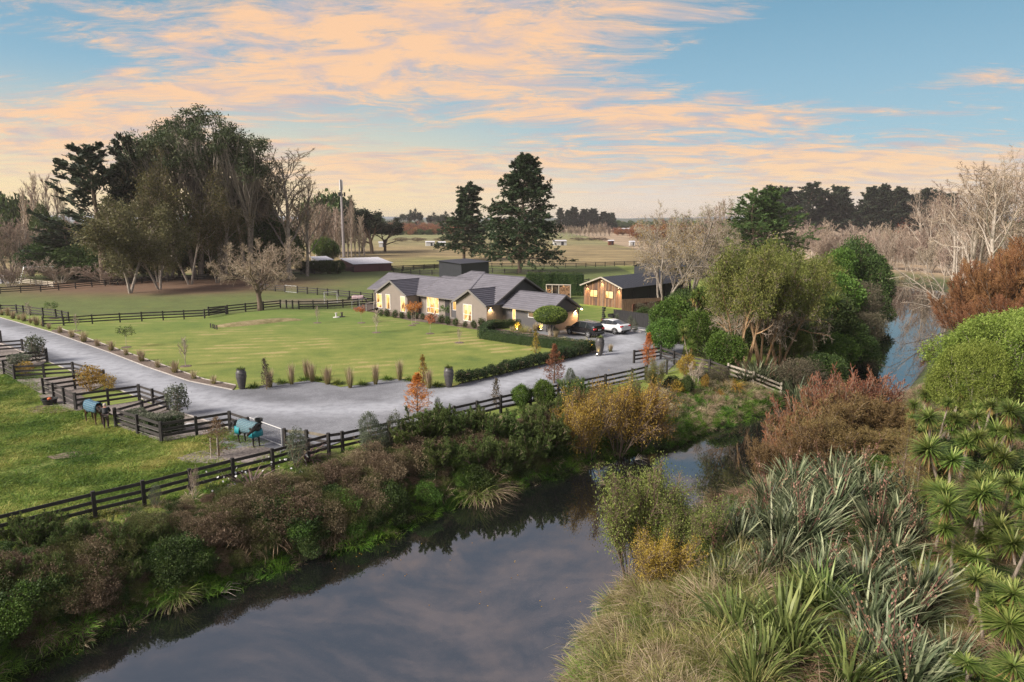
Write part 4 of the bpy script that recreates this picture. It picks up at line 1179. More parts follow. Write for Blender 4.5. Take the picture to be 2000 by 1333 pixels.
def house():
    R = empty('house', (HO[0], HO[1], 0), -math.pi / 4, 'long grey single-storey house with gabled tiled roofs and warm lit windows', 'house')
    E = 2.8
    # walls: gabled solids
    def gable_u(u0, u1, v0, v1, e, zr, mat, name='wall', z0=0):      # ridge along u
        vm = (v0 + v1) / 2; prof = [(v0, z0), (v1, z0), (v1, e), (vm, zr), (v0, e)]
        m = MB(); n = 5; m.add([(u0, p[0], p[1]) for p in prof] + [(u1, p[0], p[1]) for p in prof], [(4, 3, 2, 1, 0), (5, 6, 7, 8, 9)] + [(i, (i + 1) % n, n + (i + 1) % n, n + i) for i in range(n)])
        return m.build(name, mat, R)
    def gable_v(v0, v1, u0, u1, e, zr, mat, name='wall', z0=0):
        um = (u0 + u1) / 2; prof = [(u0, z0), (u1, z0), (u1, e), (um, zr), (u0, e)]
        m = MB(); n = 5; m.add([(p[0], v0, p[1]) for p in prof] + [(p[0], v1, p[1]) for p in prof], [(0, 1, 2, 3, 4), (9, 8, 7, 6, 5)] + [(i + n, (i + 1) % n + n, (i + 1) % n, i) for i in range(n)])
        return m.build(name, mat, R)
    k = .55
    gable_u(-27.6, -9.0, 1.75, 8.65, E + .12, 4.78, M_WALL)
    gable_u(-12.0, -.45, 1.80, 11.7, E + .10, 5.55, M_WALL_SHADE)
    gable_v(-.40, 3.0, -23.3, -16.0, E, 4.42, M_WALL)
    gable_v(0.0, 3.0, -5.95, -.05, E + .02, 4.32, M_WALL)
    gable_u(-.4, 7.8, 2.75, 8.15, 2.5, 3.98, M_WALL_SHADE)
    # plinth line
    MB().box((-14, 1.72, .12), (27.2, .05, .24)).build('plinth', M_TRIM, R)
    # roofs
    def roof_u(u0, u1, vf, vr, vb, e, kk, dz=0):
        z = e + kk * (vr - vf) + dz
        slope(R, (u0, vf, e + dz), (u1, vf, e + dz), (u0, vr, z), (u1, vr, z))
        slope(R, (u1, vb, z - kk * (vb - vr)), (u0, vb, z - kk * (vb - vr)), (u1, vr, z), (u0, vr, z))
        MB().beam((u0, vr, z + .045), (u1, vr, z + .045), .18, .07).build('ridge_cap', M_TILE, R)
        for u in (u0, u1):       # barge boards
            m = MB(); s = .02 if u == u1 else -.02
            m.beam((u + s, vf, e + dz - .06), (u + s, vr, z - .06), .05, .2, up=(0, 0, 1)); m.beam((u + s, vb, z - kk * (vb - vr) - .06), (u + s, vr, z - .06), .05, .2)
            m.build('barge_board', M_TRIM, R)
        return z
    def roof_v(v0, v1, uc, hw, e, kk):
        z = e + kk * hw
        slope(R, (uc + hw, v0, e), (uc + hw, v1, e), (uc, v0, z), (uc, v1, z))
        slope(R, (uc - hw, v1, e), (uc - hw, v0, e), (uc, v1, z), (uc, v0, z))
        MB().beam((uc, v0, z + .045), (uc, v1, z + .045), .18, .07).build('ridge_cap', M_TILE, R)
        m = MB(); m.beam((uc + hw, v0 - .03, e - .05), (uc, v0 - .03, z - .05), .05, .26, up=(0, 0, 1)); m.beam((uc - hw, v0 - .03, e - .05), (uc, v0 - .03, z - .05), .05, .26)
        m.build('barge_board', M_TRIM, R)
    roof_u(-28.3, -8.5, 1.15, 5.2, 9.25, E, k)
    roof_u(-15.3, -10.2, 1.15, 5.55, 9.95, E, k, .006)
    roof_u(-8.6, .15, 1.15, 6.75, 12.35, E, k, .012)
    # hipped centre block
    z = E + k * 5.95 + .018; vr = 7.1; e = E + .018
    slope(R, (-17.3, 1.15, e), (-6.2, 1.15, e), (-10.9, vr, z), (-8.0, vr, z))
    slope(R, (-17.3, 13.05, e), (-17.3, 1.15, e), (-10.9, vr, z), (-10.9, vr + .001, z))
    slope(R, (-6.2, 1.15, e), (-6.2, 13.05, e), (-8.0, vr, z), (-8.0, vr + .001, z))
    slope(R, (-6.2, 13.05, e), (-17.3, 13.05, e), (-8.0, vr, z), (-10.9, vr, z))
    m = MB(); m.beam((-10.9, vr, z + .05), (-8, vr, z + .05), .18, .07); m.beam((-8, vr, z + .04), (-6.75, 3.0, 3.95), .16, .06); m.build('ridge_cap', M_TILE, R)
    roof_v(-.75, 5.6, -19.65, 3.85, E - .04, .50)
    roof_v(-.42, 5.4, -3.0, 3.3, E - .06, .55)
    zg = roof_u(.0, 8.3, 2.3, 5.45, 8.6, 2.45, .58)
    # gutters and downpipes
    for a, b in (((-28.3, 1.08), (-23.6, 1.08)), ((-15.7, 1.08), (-6.3, 1.08)), ((.2, 2.22), (8.2, 2.22))):
        z = 2.75 if a[0] < 0 else 2.40
        MB().beam((*a, z), (*b, z), .12, .11).build('gutter', M_TRIM, R)
    for u, v, z in ((-27.2, 1.68, 2.7), (-15.85, 1.68, 2.7), (-6.1, 1.68, 2.7), (7.65, 2.68, 2.35)):
        MB().tube([(u, v - .5, z), (u, v - .02, z - .25), (u, v - .02, 0)], .045, 6).build('downpipe', M_DOOR, R)
    # windows on the front
    X = (1, 0); Y = (0, 1)
    def wv(px0, px1, v, z0, z1, **kw):
        u0 = hplane(px0, 600, 'v', v)[0]; u1 = hplane(px1, 600, 'v', v)[0]
        return window(R, (u0, v, z0), X, u1 - u0, z1 - z0, **kw)
    wv(736.6, 747.4, -.40, .45, 2.55, trans=(.75,), pane=M_PANE[1])
    wv(754.3, 763.3, -.40, .42, 2.62, pane=M_PANE[2], curtains=True)
    wv(782.8, 792.6, -.40, .38, 2.62, pane=M_PANE[1])
    wv(834, 858, 1.75, .35, 2.66, mull=(.75, 1.72), trans=(.82,), pane=M_PANE[1])
    wv(885, 894.5, 1.75, 1.25, 2.55, pane=M_PANE[0])
    wv(905, 922.5, 0.0, .45, 2.62, mull=(.95,), trans=(.85,), pane=M_PANE[0], curtains=True)
    # dark entry recess and door
    u0 = hplane(800, 600, 'v', 1.75)[0]; u1 = hplane(814, 600, 'v', 1.75)[0]
    MB().box(((u0 + u1) / 2, 1.74, 1.25), (u1 - u0, .06, 2.5)).build('door', M_DOOR, R)
    u0 = hplane(870, 600, 'v', 1.75)[0]; u1 = hplane(878, 600, 'v', 1.75)[0]
    d = MB().box(((u0 + u1) / 2, 1.72, 1.3), (u1 - u0, .08, 2.6)).build('door', M_DOOR, R)
    MB().box(((u0 + u1) / 2 + .3, 1.66, 1.1), (.04, .05, .4)).build('handle', M_GALV, d)
    # east gable end
    a, z1 = hplane(969, 596, 'u', -.45); b, z0 = hplane(989, 603, 'u', -.45)
    window(R, (-.45, a, 1.85), Y, b - a, .62, pane=M_PANED)
    wv(1001, 1008, 2.75, .3, 2.3, pane=M_PANE[2], ft=.05)
    wv(1032, 1043, 2.75, 1.5, 2.15, pane=M_PANED)
    # garage door
    a = hplane(1084, 610, 'u', 7.8)[0]; b = hplane(1128, 610, 'u', 7.8)[0]
    fr = MB(); x = 7.83
    fr.box((x, a - .1, 1.15), (.08, .2, 2.3)); fr.box((x, b + .1, 1.15), (.08, .2, 2.3)); fr.box((x, (a + b) / 2, 2.22), (.08, b - a, .16))
    gd = fr.build('garage_door', M_DOOR, R)
    M_GD = plain('timber_garage_door', (.30, .215, .155), .6, .15, 3)
    for i in range(12): MB().box((7.82, (a + b) / 2, .09 + i * .177), (.05, b - a - .004, .165)).build('board', M_GD, gd)
    # deck and steps at the left end
    M_DECK = plain('dark_deck', (.085, .062, .052), .8, .15, 3)
    st = MB().box((-25.6, .35, .32), (4.2, 2.7, .1)).build('deck', M_DECK, R)
    for i in range(4): MB().box((-25.4, -1.2 - i * .32, .25 - i * .07), (3.6, .3, .06)).build('step', M_DECK, st)
    m = MB()
    for y in (-1.0, -2.3): m.beam((-23.55, y, 0), (-23.55, y, 1.15 if y < -2 else 1.35), .06, .06); m.beam((-27.4, y, 0), (-27.4, y, 1.15 if y < -2 else 1.35), .06, .06)
    m.beam((-23.55, -2.4, 1.12), (-23.55, .3, 1.42), .07, .06); m.beam((-27.4, -2.4, 1.12), (-27.4, .3, 1.42), .07, .06)
    m.build('handrail', M_GALV, st)
    # lamps under the eaves
    for u, v, z, tu, tv, en in ((.12, .55, 2.52, -.02, 1.0, 260), (7.95, 7.7, 2.25, 7.8, 7.75, 420)):
        f = MB().box((u, v, z), (.12, .12, .14)).build('eave_lamp', M_DOOR, R)
        MB().box((u, v, z - .085), (.09, .09, .03)).build('bulb', M_LAMP, f)
        spot('eave_light', R, (u, v, z - .12), (tu + .1, tv, 0), en, 120)
    f = MB().tube([(8.25, 8.35, 2.36), (8.42, 8.42, 2.30)], .07, 8).build('flood_lamp', M_LAMP, R)
    spot('flood_light', R, (8.5, 8.45, 2.25), (8.6, 7.2, 0), 350, 120)
    spot('entry_light', R, (-5.9, .9, 2.45), (-6.1, 1.7, .5), 80, 110)
house()
def shed_box(name, label, cat, a, b, depth, h0, h1, wall, roof, z=0, over=.35, ribs=True):
    """lean-to shed: front from a to b, roof falling to the back"""
    L = math.dist(a, b); r = empty(name, (a[0], a[1], z), math.atan2(b[1] - a[1], b[0] - a[0]), label, cat)
    m = MB(); m.add([(0, 0, 0), (L, 0, 0), (L, depth, 0), (0, depth, 0), (0, 0, h0), (L, 0, h0), (L, depth, h1), (0, depth, h1)], [(3, 2, 1, 0), (0, 1, 5, 4), (1, 2, 6, 5), (2, 3, 7, 6), (3, 0, 4, 7), (4, 5, 6, 7)])
    m.build('wall', wall, r)
    ang = (h1 - h0) / depth
    m = MB(); m.add([(-over, -over, h0 - ang * over + .06), (L + over, -over, h0 - ang * over + .06), (L + over, depth + over, h1 + ang * over + .06), (-over, depth + over, h1 + ang * over + .06),
                     (-over, -over, h0 - ang * over + .01), (L + over, -over, h0 - ang * over + .01), (L + over, depth + over, h1 + ang * over + .01), (-over, depth + over, h1 + ang * over + .01)],
                    [(0, 1, 2, 3), (7, 6, 5, 4), (0, 4, 5, 1), (1, 5, 6, 2), (2, 6, 7, 3), (3, 7, 4, 0)])
    if ribs:
        n = int(L / .8)
        for i in range(n + 1):
            x = -over + (L + 2 * over) * i / n
            m.beam((x, -over, h0 - ang * over + .075), (x, depth + over, h1 + ang * over + .075), .05, .04)
    m.build('roof', roof, r); return r
M_ZINC = plain('pale_corrugated_iron', (.62, .61, .64), .5, .06, 1, .1)
M_REDW = plain('faded_red_iron', (.13, .05, .055), .7, .15, 1)
M_NAVY = plain('dark_blue_iron', (.026, .028, .035), .55, .15, 1.5)
o = shed_box('field_shed', 'long low red-walled shed with pale roof behind the dark fence', 'shed', G(692, 532), G(765, 529), 11, 2.0, 2.9, M_REDW, M_ZINC)
o = shed_box('field_shed', 'pale shed roof just showing above the dark hedge', 'shed', G(622, 529), G(650, 528), 8, 2.7, 3.2, M_ZINC, M_ZINC)
def black_shed():
    a = Vector(G(901.5, 552)); U = Vector((.707, -.707)); V = Vector((.707, .707))
    r = empty('black_shed', (a.x, a.y, 0), 0, 'square black shed with grey skillion roof behind the house ridge', 'shed')
    z0, z1 = 3.4, 4.1
    W, D = 7.5, 8.0; l = -U * W; d = V * D
    p = [Vector((0, 0)), l, l + d, d]; hz = [z1, z0 + .25, z0, z1 - .15]; hz = [3.9, 4.25, 4.35, 4.0]
    m = MB(); m.add([(q.x, q.y, 0) for q in p] + [(q.x, q.y, h) for q, h in zip(p, hz)], [(0, 4, 5, 1), (1, 5, 6, 2), (2, 6, 7, 3), (3, 7, 4, 0), (4, 7, 6, 5)]); m.build('wall', M_NAVY, r)
    q = [Vector((0, 0)) + U * .4 - V * .4, l - U * .4 - V * .4, l + d - U * .4 + V * .4, d + U * .4 + V * .4]
    m = MB(); m.add([(s.x, s.y, h + .10) for s, h in zip(q, hz)] + [(s.x, s.y, h + .02) for s, h in zip(q, hz)], [(0, 3, 2, 1), (4, 5, 6, 7)] + [(i, (i + 1) % 4, (i + 1) % 4 + 4, i + 4) for i in range(4)]); m.build('roof', M_METAL, r)
black_shed()

# ---------------------------------------------------------------- timber barn
BO = G(1140, 595)
def wood_mats():
    out = []
    for i, c in enumerate(((.22, .105, .05), (.29, .155, .075), (.15, .075, .042), (.24, .15, .095), (.12, .07, .05))):
        m, t, o = new_mat('barn_board_' + 'abcde'[i])
        oc = t.node('ShaderNodeTexCoord', out=3)
        mp = t.node('ShaderNodeMapping', {'Vector': oc, 'Scale': (6, 6, .7), 'Location': (i, i, i)})
        n = t.noise(mp, 2.5, 5, .65)
        cc = t.ramp(n, [(.3, tuple(q * .55 for q in c)), (.5, c), (.75, tuple(min(1, q * 1.45) for q in c))])
        principled(t, o, cc, .8, bump=n, bstr=.4, bdist=.02); out.append(m)
    return out
BOARDS = wood_mats()
def barn():
    R = empty('barn', (*BO, 0), -math.pi / 4, 'timber-fronted barn with dark metal roof and two lit windows', 'barn')
    W, D, E, A = 7.3, 19.0, 3.25, 4.55
    m = MB(); prof = [(0, 0), (W, 0), (W, E), (W / 2, A), (0, E)]
    m.add([(x, .06, z) for x, z in prof] + [(x, D, z) for x, z in prof], [(0, 1, 2, 3, 4), (9, 8, 7, 6, 5)] + [(i + 5, (i + 1) % 5 + 5, (i + 1) % 5, i) for i in range(5)])
    m.build('wall', M_BLACK, R)
    rng = random.Random(4); x = 0.0
    wins = []
    for a, b in ((1152.5, 1167.5), (1182.5, 1198)):
        wins.append((hplane(a, 575, 'v', 0, BO)[0], hplane(b, 575, 'v', 0, BO)[0]))
    i = 0
    while x < W - .02:
        w = min(rng.choice((.14, .17, .20)), W - x); xc = x + w / 2; top = E + (A - E) * (1 - abs(xc - W / 2) / (W / 2)) - .03
        MB().add([(x + .004, 0, .05), (x + w - .004, 0, .05), (x + w - .004, 0, top), (x + .004, 0, top), (x + .004, .05, .05), (x + w - .004, .05, .05), (x + w - .004, .05, top), (x + .004, .05, top)],
                 [(0, 1, 2, 3), (0, 3, 7, 4), (1, 5, 6, 2), (3, 2, 6, 7)]).build('board', rng.choice(BOARDS), R, loc=(0, rng.uniform(-.012, .0), 0))
        x += w
    for a, b in wins: window(R, (a, -.015, 1.35), (1, 0), b - a, 1.15, mull=((b - a) * .45,), pane=M_PANE[2], frame=M_BLACK, ft=.06)
    for s in (-1, 1):
        e = (W / 2 + s * (W / 2 + .45), E - .16); slope_pts = []
        m = MB(); h = .06
        x0, z0 = e; x1, z1 = W / 2, A + .04
        m.add([(x0, -.5, z0), (x0, D + .3, z0), (x1, D + .3, z1), (x1, -.5, z1), (x0, -.5, z0 - h), (x0, D + .3, z0 - h), (x1, D + .3, z1 - h), (x1, -.5, z1 - h)],
              [(0, 1, 2, 3), (7, 6, 5, 4), (0, 4, 5, 1), (1, 5, 6, 2), (2, 6, 7, 3), (3, 7, 4, 0)])
        for k in range(26):
            y = -.5 + (D + .8) * k / 25; m.beam((x0, y, z0 + .02), (x1, y, z1 + .02), .05, .03)
        m.build('roof', M_METAL, R)
        MB().beam((x0, -.53, z0 - .02), (x1, -.53, z1 - .02), .05, .2).build('barge_board', M_RAILP, R)
    # open bay along the right side: its inner shade painted as black wall, with posts
    for k in range(4): MB().beam((W + .05, 3 + k * 4.4, 0), (W + .05, 3 + k * 4.4, 2.9), .14, .14).build('post', M_BLACK, R)
    for u, z in ((.75, 3.28), (W / 2, 4.15), (W - .5, 3.2)):
        f = MB().tube([(u, -.22, z + .02), (u, -.22, z - .12)], .05, 8).build('soffit_lamp', M_DOOR, R)
        MB().tube([(u, -.22, z - .13), (u, -.22, z - .145)], .04, 8).build('bulb', M_LAMP, f)
        spot('soffit_light', R, (u, -.22, z - .17), (u, -.10, 0), 420, 66)
barn()
def far_barn():
    a = G(1238, 545); R = empty('far_barn', (*a, 0), -math.pi / 4, 'low grey-blue roofed shed half hidden behind the big tan tree', 'shed')
    W, D, E, A = 9, 22, 3.0, 4.4; prof = [(0, 0), (W, 0), (W, E), (W / 2, A), (0, E)]
    m = MB(); m.add([(x, 0, z) for x, z in prof] + [(x, D, z) for x, z in prof], [(0, 1, 2, 3, 4), (9, 8, 7, 6, 5)] + [(i + 5, (i + 1) % 5 + 5, (i + 1) % 5, i) for i in range(5)]); m.build('wall', M_NAVY, R)
    for s in (-1, 1):
        m = MB(); x0, z0, x1, z1 = W / 2 + s * (W / 2 + .4), E - .1, W / 2, A + .06
        m.add([(x0, -.3, z0), (x0, D, z0), (x1, D, z1), (x1, -.3, z1)] + [(x0, -.3, z0 - .05), (x0, D, z0 - .05), (x1, D, z1 - .05), (x1, -.3, z1 - .05)], [(0, 1, 2, 3), (7, 6, 5, 4), (0, 4, 5, 1), (1, 5, 6, 2), (2, 6, 7, 3), (3, 7, 4, 0)])
        m.build('roof', M_METAL, R)
far_barn()
M_CORT = plain('rusted_steel', (.13, .045, .025), .85, .3, 1.2)
def panel_fence(a, b, h, mat, label, name='panel_fence', pw=1.8, batt=.15):
    L = math.dist(a, b); r = empty(name, (*a, 0), math.atan2(b[1] - a[1], b[0] - a[0]), label, 'fence'); n = max(1, round(L / pw)); w = L / n
    for i in range(n):
        m = MB(); k = max(2, int(w / batt)); bw = w / k
        for j in range(k): m.box((i * w + (j + .5) * bw, 0.0 if j % 2 else .02, h / 2), (bw * .92, .03, h))
        m.build('panel', mat, r)
        MB().box((i * w, .08, h / 2), (.1, .1, h + .04)).build('post', mat, r)
    MB().box((L / 2, .03, h + .03), (L, .1, .05)).build('capping', mat, r)
panel_fence(G(1198, 631), G(1345, 655), 1.75, M_BLACK, 'tall black close-boarded fence behind the forecourt')
panel_fence(G(1215, 610), G(1290, 606), 1.8, BOARDS[3], 'reddish timber paling fence beside the barn')
panel_fence(G(1236, 622), G(1300, 612), 1.9, M_CORT, 'rusted steel screen between the black fence and the palings', batt=.9)
def wood_store():
    a = Vector(G(1067, 583)); b = Vector(G(1114, 584)); d = (b - a); L = d.length
    r = empty('wood_store', (a.x, a.y, 0), math.atan2(d.y, d.x), 'open framed firewood store glowing in front of the green hedge', 'wood store')
    h = 2.35; r.location.z = .0
    fr = MB()
    for x in (0, L * .24, L * .52, L): fr.box((x, 0, h / 2), (.12, .5, h))
    fr.box((L / 2, 0, h), (L + .12, .6, .1)); fr.box((L / 2, 0, .1), (L, .5, .1)); fr.build('frame', M_RAILP, r)
    MB().box((L / 2, .27, h / 2), (L, .04, h)).build('back_panel', M_BLACK, r)
    m = MB(); rng = random.Random(3)
    for i in range(330):
        x = rng.uniform(L * .54, L * .98); z = .2 + rng.random() * (h - .4); q = rng.uniform(.045, .09)
        m.tube([(x, -.2 + rng.uniform(-.03, .03), z), (x, .2, z)], q, 6)
    for i in range(110):
        x = rng.uniform(.1, L * .22); z = .2 + rng.random() * 1.3; q = rng.uniform(.045, .09); m.tube([(x, -.18 + rng.uniform(-.03, .03), z), (x, .2, z)], q, 6)
    tag(m.build('firewood', plain('split_firewood', (.42, .24, .13), .8, .5, 9), r), kind='stuff')
    for x in (L * .12, L * .38, L * .75): spot('store_light', r, (x, -.12, h - .12), (x, -.15, 0), 45, 130)
wood_store()
# ---------------------------------------------------------------- cars
def car(name, label, loc, rz, paint, L=4.8, W=1.95, H=1.72, coupe=False, boot=False, roofrails=True):
    R = empty(name, (loc[0], loc[1], .03), rz, label, 'car')
    # stations along x: (x, belt z, roof z, belt half-width, roof half-width); front at -x
    if coupe: st = [(-.5, .62, .64, .70, .66), (-.485, .80, .82, .84, .78), (-.40, .94, .96, .93, .84), (-.245, 1.02, 1.05, .96, .82), (-.11, 1.06, 1.53, .975, .70), (.04, 1.08, 1.64, .98, .72), (.20, 1.12, 1.56, .98, .69), (.345, 1.17, 1.32, .97, .66), (.44, 1.19, 1.22, .94, .76), (.485, 1.05, 1.07, .90, .80), (.5, .72, .74, .84, .78)]
    else: st = [(-.5, .62, .64, .70, .66), (-.485, .82, .84, .84, .78), (-.40, .96, .98, .93, .84), (-.27, 1.04, 1.07, .96, .84), (-.14, 1.07, 1.56, .975, .72), (.02, 1.08, H, .98, .74), (.22, 1.10, H - .02, .98, .73), (.40, 1.12, H - .08, .97, .70), (.465, 1.12, 1.35, .95, .78), (.488, 1.02, 1.04, .92, .84), (.5, .70, .72, .86, .80)]
    hw = W / 2; V = []; ring = 14
    for x, zb, zr, wb, wr in st:
        X = x * L; a = wb * hw; r = wr * hw; lo = .34 if abs(x) < .47 else .42
        half = [(a * .86, lo), (a * .97, lo + .14), (a * 1.0, (lo + zb) / 2 + .05), (a * .975, zb), (r, zr - (zr - zb) * .10), (r * .82, zr), (r * .35, zr + .015)]
        V += [(X, y, z) for y, z in half] + [(X, -y, z) for y, z in reversed(half)]
    body = []; glass = []; n = len(st)
    for i in range(n - 1):
        for k in range(ring):
            q = (i * ring + k, i * ring + (k + 1) % ring, (i + 1) * ring + (k + 1) % ring, (i + 1) * ring + k)
            side = k in (3, 9); cab = (3 <= i <= 6) if not coupe else (3 <= i <= 6)
            ws = i == 3 and k in (3, 4, 5, 6, 7, 8, 9) ; rw = (i == 7 and not coupe or coupe and i in (6, 7)) and k in (4, 5, 6, 7, 8)
            (glass if ((side and cab) or ws or rw) else body).append(q)
    body.append(tuple(range(ring))); body.append(tuple(reversed(range((n - 1) * ring, n * ring))))
    m = MB(); m.v = list(V); m.f = body; b = m.build('body', paint, R, smooth=True)
    md = b.modifiers.new('edge', 'EDGE_SPLIT'); md.split_angle = math.radians(38)
    m = MB(); m.v = [(x, y * 1.003, z + .003) for x, y, z in V]; m.f = glass; m.build('windows', M_CGLASS, R, smooth=False)
    # pillars
    m = MB()
    for s in (-1, 1):
        for i, w in ((4, .06), (5, .07), (6, .09)):
            o = i * ring; a = V[o + (3 if s > 0 else 10)]; c = V[o + (4 if s > 0 else 9)]
            if i > 4: m.beam((a[0], a[1] + s * .01, a[2]), (c[0], c[1] + s * .012, c[2]), w, .03, up=(0, 1, 0))
    m.build('pillars', M_CBLACK, R)
    # wheels
    wr = .37
    for x in (-.5 * L + .92, .5 * L - .95):
        for s in (-1, 1):
            w = MB().tube([(0, -.12, 0), (0, .12, 0)], wr, 22); wh = w.build('wheel', M_TYRE, R, loc=(x, s * (hw - .11), wr))
            m = MB(); m.tube([(0, s * .115, 0), (0, s * .128, 0)], wr * .34, 12)
            for k in range(5):
                a = k * 2 * math.pi / 5; m.beam((math.cos(a) * .05, s * .124, math.sin(a) * .05), (math.cos(a) * wr * .72, s * .124, math.sin(a) * wr * .72), .07, .02, up=(0, 1, 0))
            m.tube([(0, s * .10, 0), (0, s * .122, 0)], wr * .18, 12); m.build('rim', M_RIM, wh)
            MB().tube([(0, s * .121, 0), (0, s * .1225, 0)], wr * .76, 18).build('rim', M_RIMD, wh)
            # wheel arch
            m = MB(); pts = [(x + math.cos(t) * (wr + .07), s * (hw - .012), wr + math.sin(t) * (wr + .07)) for t in np.linspace(0.05, math.pi - .05, 9)]
            m.tube(pts, .035, 5); m.build('wheel_arch', M_CBLACK, R)
    for s in (-1, 1):
        MB().box((.465 * L + .04, s * .68, 1.02 if not coupe else 1.0), (.17, .46, .19)).build('tail_light', M_TAIL, R, bevel=.03)
        MB().box((-.455 * L - .03, s * .70, .80), (.2, .30, .13)).build('headlight', M_HEAD, R, bevel=.03)
        MB().box((-.15 * L, s * (hw + .10), 1.12), (.16, .2, .15)).build('mirror', M_CBLACK, R, bevel=.03)
        MB().box((0, s * (hw - .02), .40), (L * .42, .06, .10)).build('side_sill', M_SILV, R)
        if roofrails: MB().beam((-.10 * L, s * .66, H + .03), (.38 * L, s * .64, H - .0), .04, .04).build('roof_rail', M_SILV, R)
    MB().box((.5 * L + .005, 0, .92), (.03, .48, .13)).build('number_plate', M_WHITE, R)
    MB().box((.492 * L, 0, .45), (.14, W * .84, .2)).build('rear_bumper', M_CBLACK, R, bevel=.04)
    MB().box((-.492 * L, 0, .47), (.10, W * .62, .22)).build('grille', M_CBLACK, R, bevel=.03)
    for s in (-1, 1): MB().tube([(.49 * L, s * .55, .40), (.51 * L + .02, s * .55, .40)], .05, 8).build('exhaust', M_SILV, R)
    return R
def paint(name, c, r=.25):
    m, t, out = new_mat(name); principled(t, out, c, r, Coat_Weight=.8, Coat_Roughness=.08); return m
M_CGLASS = paint('car_glass', (.02, .024, .026), .06)
M_CBLACK = plain('black_trim', (.018, .018, .018), .5, .05)
M_TYRE = plain('tyre', (.02, .02, .02), .85, .1)
M_RIM = plain('alloy_rim', (.45, .45, .46), .35, .05, 3, .7); M_RIMD = plain('rim_shadow', (.05, .05, .05), .6, .05)
M_SILV = plain('satin_trim', (.55, .55, .56), .3, .05, 3, .8)
M_TAIL = paint('tail_lens', (.75, .012, .02), .2); M_HEAD = paint('head_lens', (.6, .62, .62), .1)
P_BLACK = paint('black_paint', (.010, .010, .012)); P_WHITE = paint('white_pearl_paint', (.72, .72, .73))
cdir = math.radians(-49)
car('parked_car', 'black estate car with roof rails parked nearest the round topiary', G(1141, 655.5), cdir, P_BLACK)
car('parked_car', 'white coupe-backed car parked on the far side of the black car', (G(1141, 655.5)[0] + 3.35, G(1141, 655.5)[1] + 2.15), cdir, P_WHITE, coupe=True, roofrails=False, L=4.85)
def trailer():
    x, y = G(1196, 634); r = empty('trailer', (x + 1.0, y + 1.5, .02), math.radians(20), 'small dark flatbed trailer just showing behind the white car', 'trailer')
    m = MB(); m.box((0, 0, .75), (2.4, 1.4, .06)); m.box((0, .7, .95), (2.4, .04, .36)); m.box((0, -.7, .95), (2.4, .04, .36)); m.box((1.2, 0, .95), (.04, 1.4, .36)); m.box((-1.2, 0, .95), (.04, 1.4, .36)); m.build('tray', M_CBLACK, r)
    for s in (-1, 1): MB().tube([(0, s * .82, .32), (0, s * .98, .32)], .32, 16).build('wheel', M_TYRE, r)
    MB().beam((-1.2, 0, .7), (-2.3, 0, .5), .07, .07).build('drawbar', M_GALV, r)
trailer()
def sculpture():
    x, y = G(1175, 632); r = empty('garden_post', (x + .5, y + 2, 0), .4, 'dark carved garden post standing on the grass behind the cars', 'sculpture')
    m = MB()
    for k in range(6): m.box((.05 * math.sin(k * 1.7), 0, .35 + k * .28), (.42, .3, .2), .35 * k)
    m.build('carved_blocks', M_BLACK, r); MB().box((0, 0, .14), (.5, .4, .4)).build('base', M_CORT, r)
sculpture()

# ---------------------------------------------------------------- urns and small garden things
M_URN = plain('dark_glazed_urn', (.075, .068, .068), .45, .3, 5)
def urn(px, py, h, label):
    x, y = G(px, py); r = empty('tall_urn', (x, y, .03), 0, label, 'urn', 'tall dark urns')
    prof = [(.20, 0), (.22, .02), (.30, .22), (.385, .55), (.40, .72), (.375, .86), (.31, .94), (.30, .95), (.345, .965), (.345, 1.0), (.29, 1.0), (.28, .93)]
    MB().lathe([(a * h * .62, z * h) for a, z in prof], n=28).build('pot', M_URN, r, smooth=True)
    m = MB()
    for z in (.60, .66, .80): m.lathe([(.405 * h * .62, z * h), (.425 * h * .62, z * h + .012), (.405 * h * .62, z * h + .03)], n=28)
    m.build('ring', M_URN, r)
    rng = np.random.default_rng(int(px)); b = clump(rng, 150, .16, .42, .03, (0, 60), (5, 50), (.5, 1.1), 3); b[0][:, 2] += h * .95
    link('plant', npmesh('plant', [b], M_TUSS), r)
urn(473, 760.5, 1.62, 'dark urn with green plant beside the left end of the scalloped border')
urn(877, 757, 1.62, 'dark urn with green plant at the left end of the hedge shrubs')
urn(1171, 695, 1.80, 'dark urn at the drive corner near the parked cars')
def tub():
    x, y = G(98, 790); r = empty('feed_tub', (x, y, .0), 0, 'round black feed tub on the grass with an orange thing in it', 'tub')
    MB().lathe([(.38, 0), (.43, .05), (.50, .38), (.55, .40), (.55, .44), (.46, .44), (.40, .10), (.01, .08)], n=26).build('tub', M_CBLACK, r, smooth=False)
    MB().lathe([(.02, .36), (.13, .38), (.15, .46), (.08, .53), (.01, .54)], n=10).build('ball', plain('orange_ball', (.6, .13, .03), .6), r, loc=(.05, -.08, 0))
tub()
def bucket():
    x, y = G(508, 857); r = empty('bucket', (x, y, .92), .3, 'black bucket hanging on the wire gate above the teal-rugged horse', 'bucket')
    MB().lathe([(.17, 0), (.20, .02), (.25, .36), (.27, .37), (.24, .37), (.19, .05)], n=18).build('pail', M_CBLACK, r)
    m = MB(); m.tube([(-.25, 0, .34), (-.18, 0, .50), (0, 0, .56), (.18, 0, .50), (.25, 0, .34)], .012, 5); m.build('handle', M_GALV, r)
bucket()
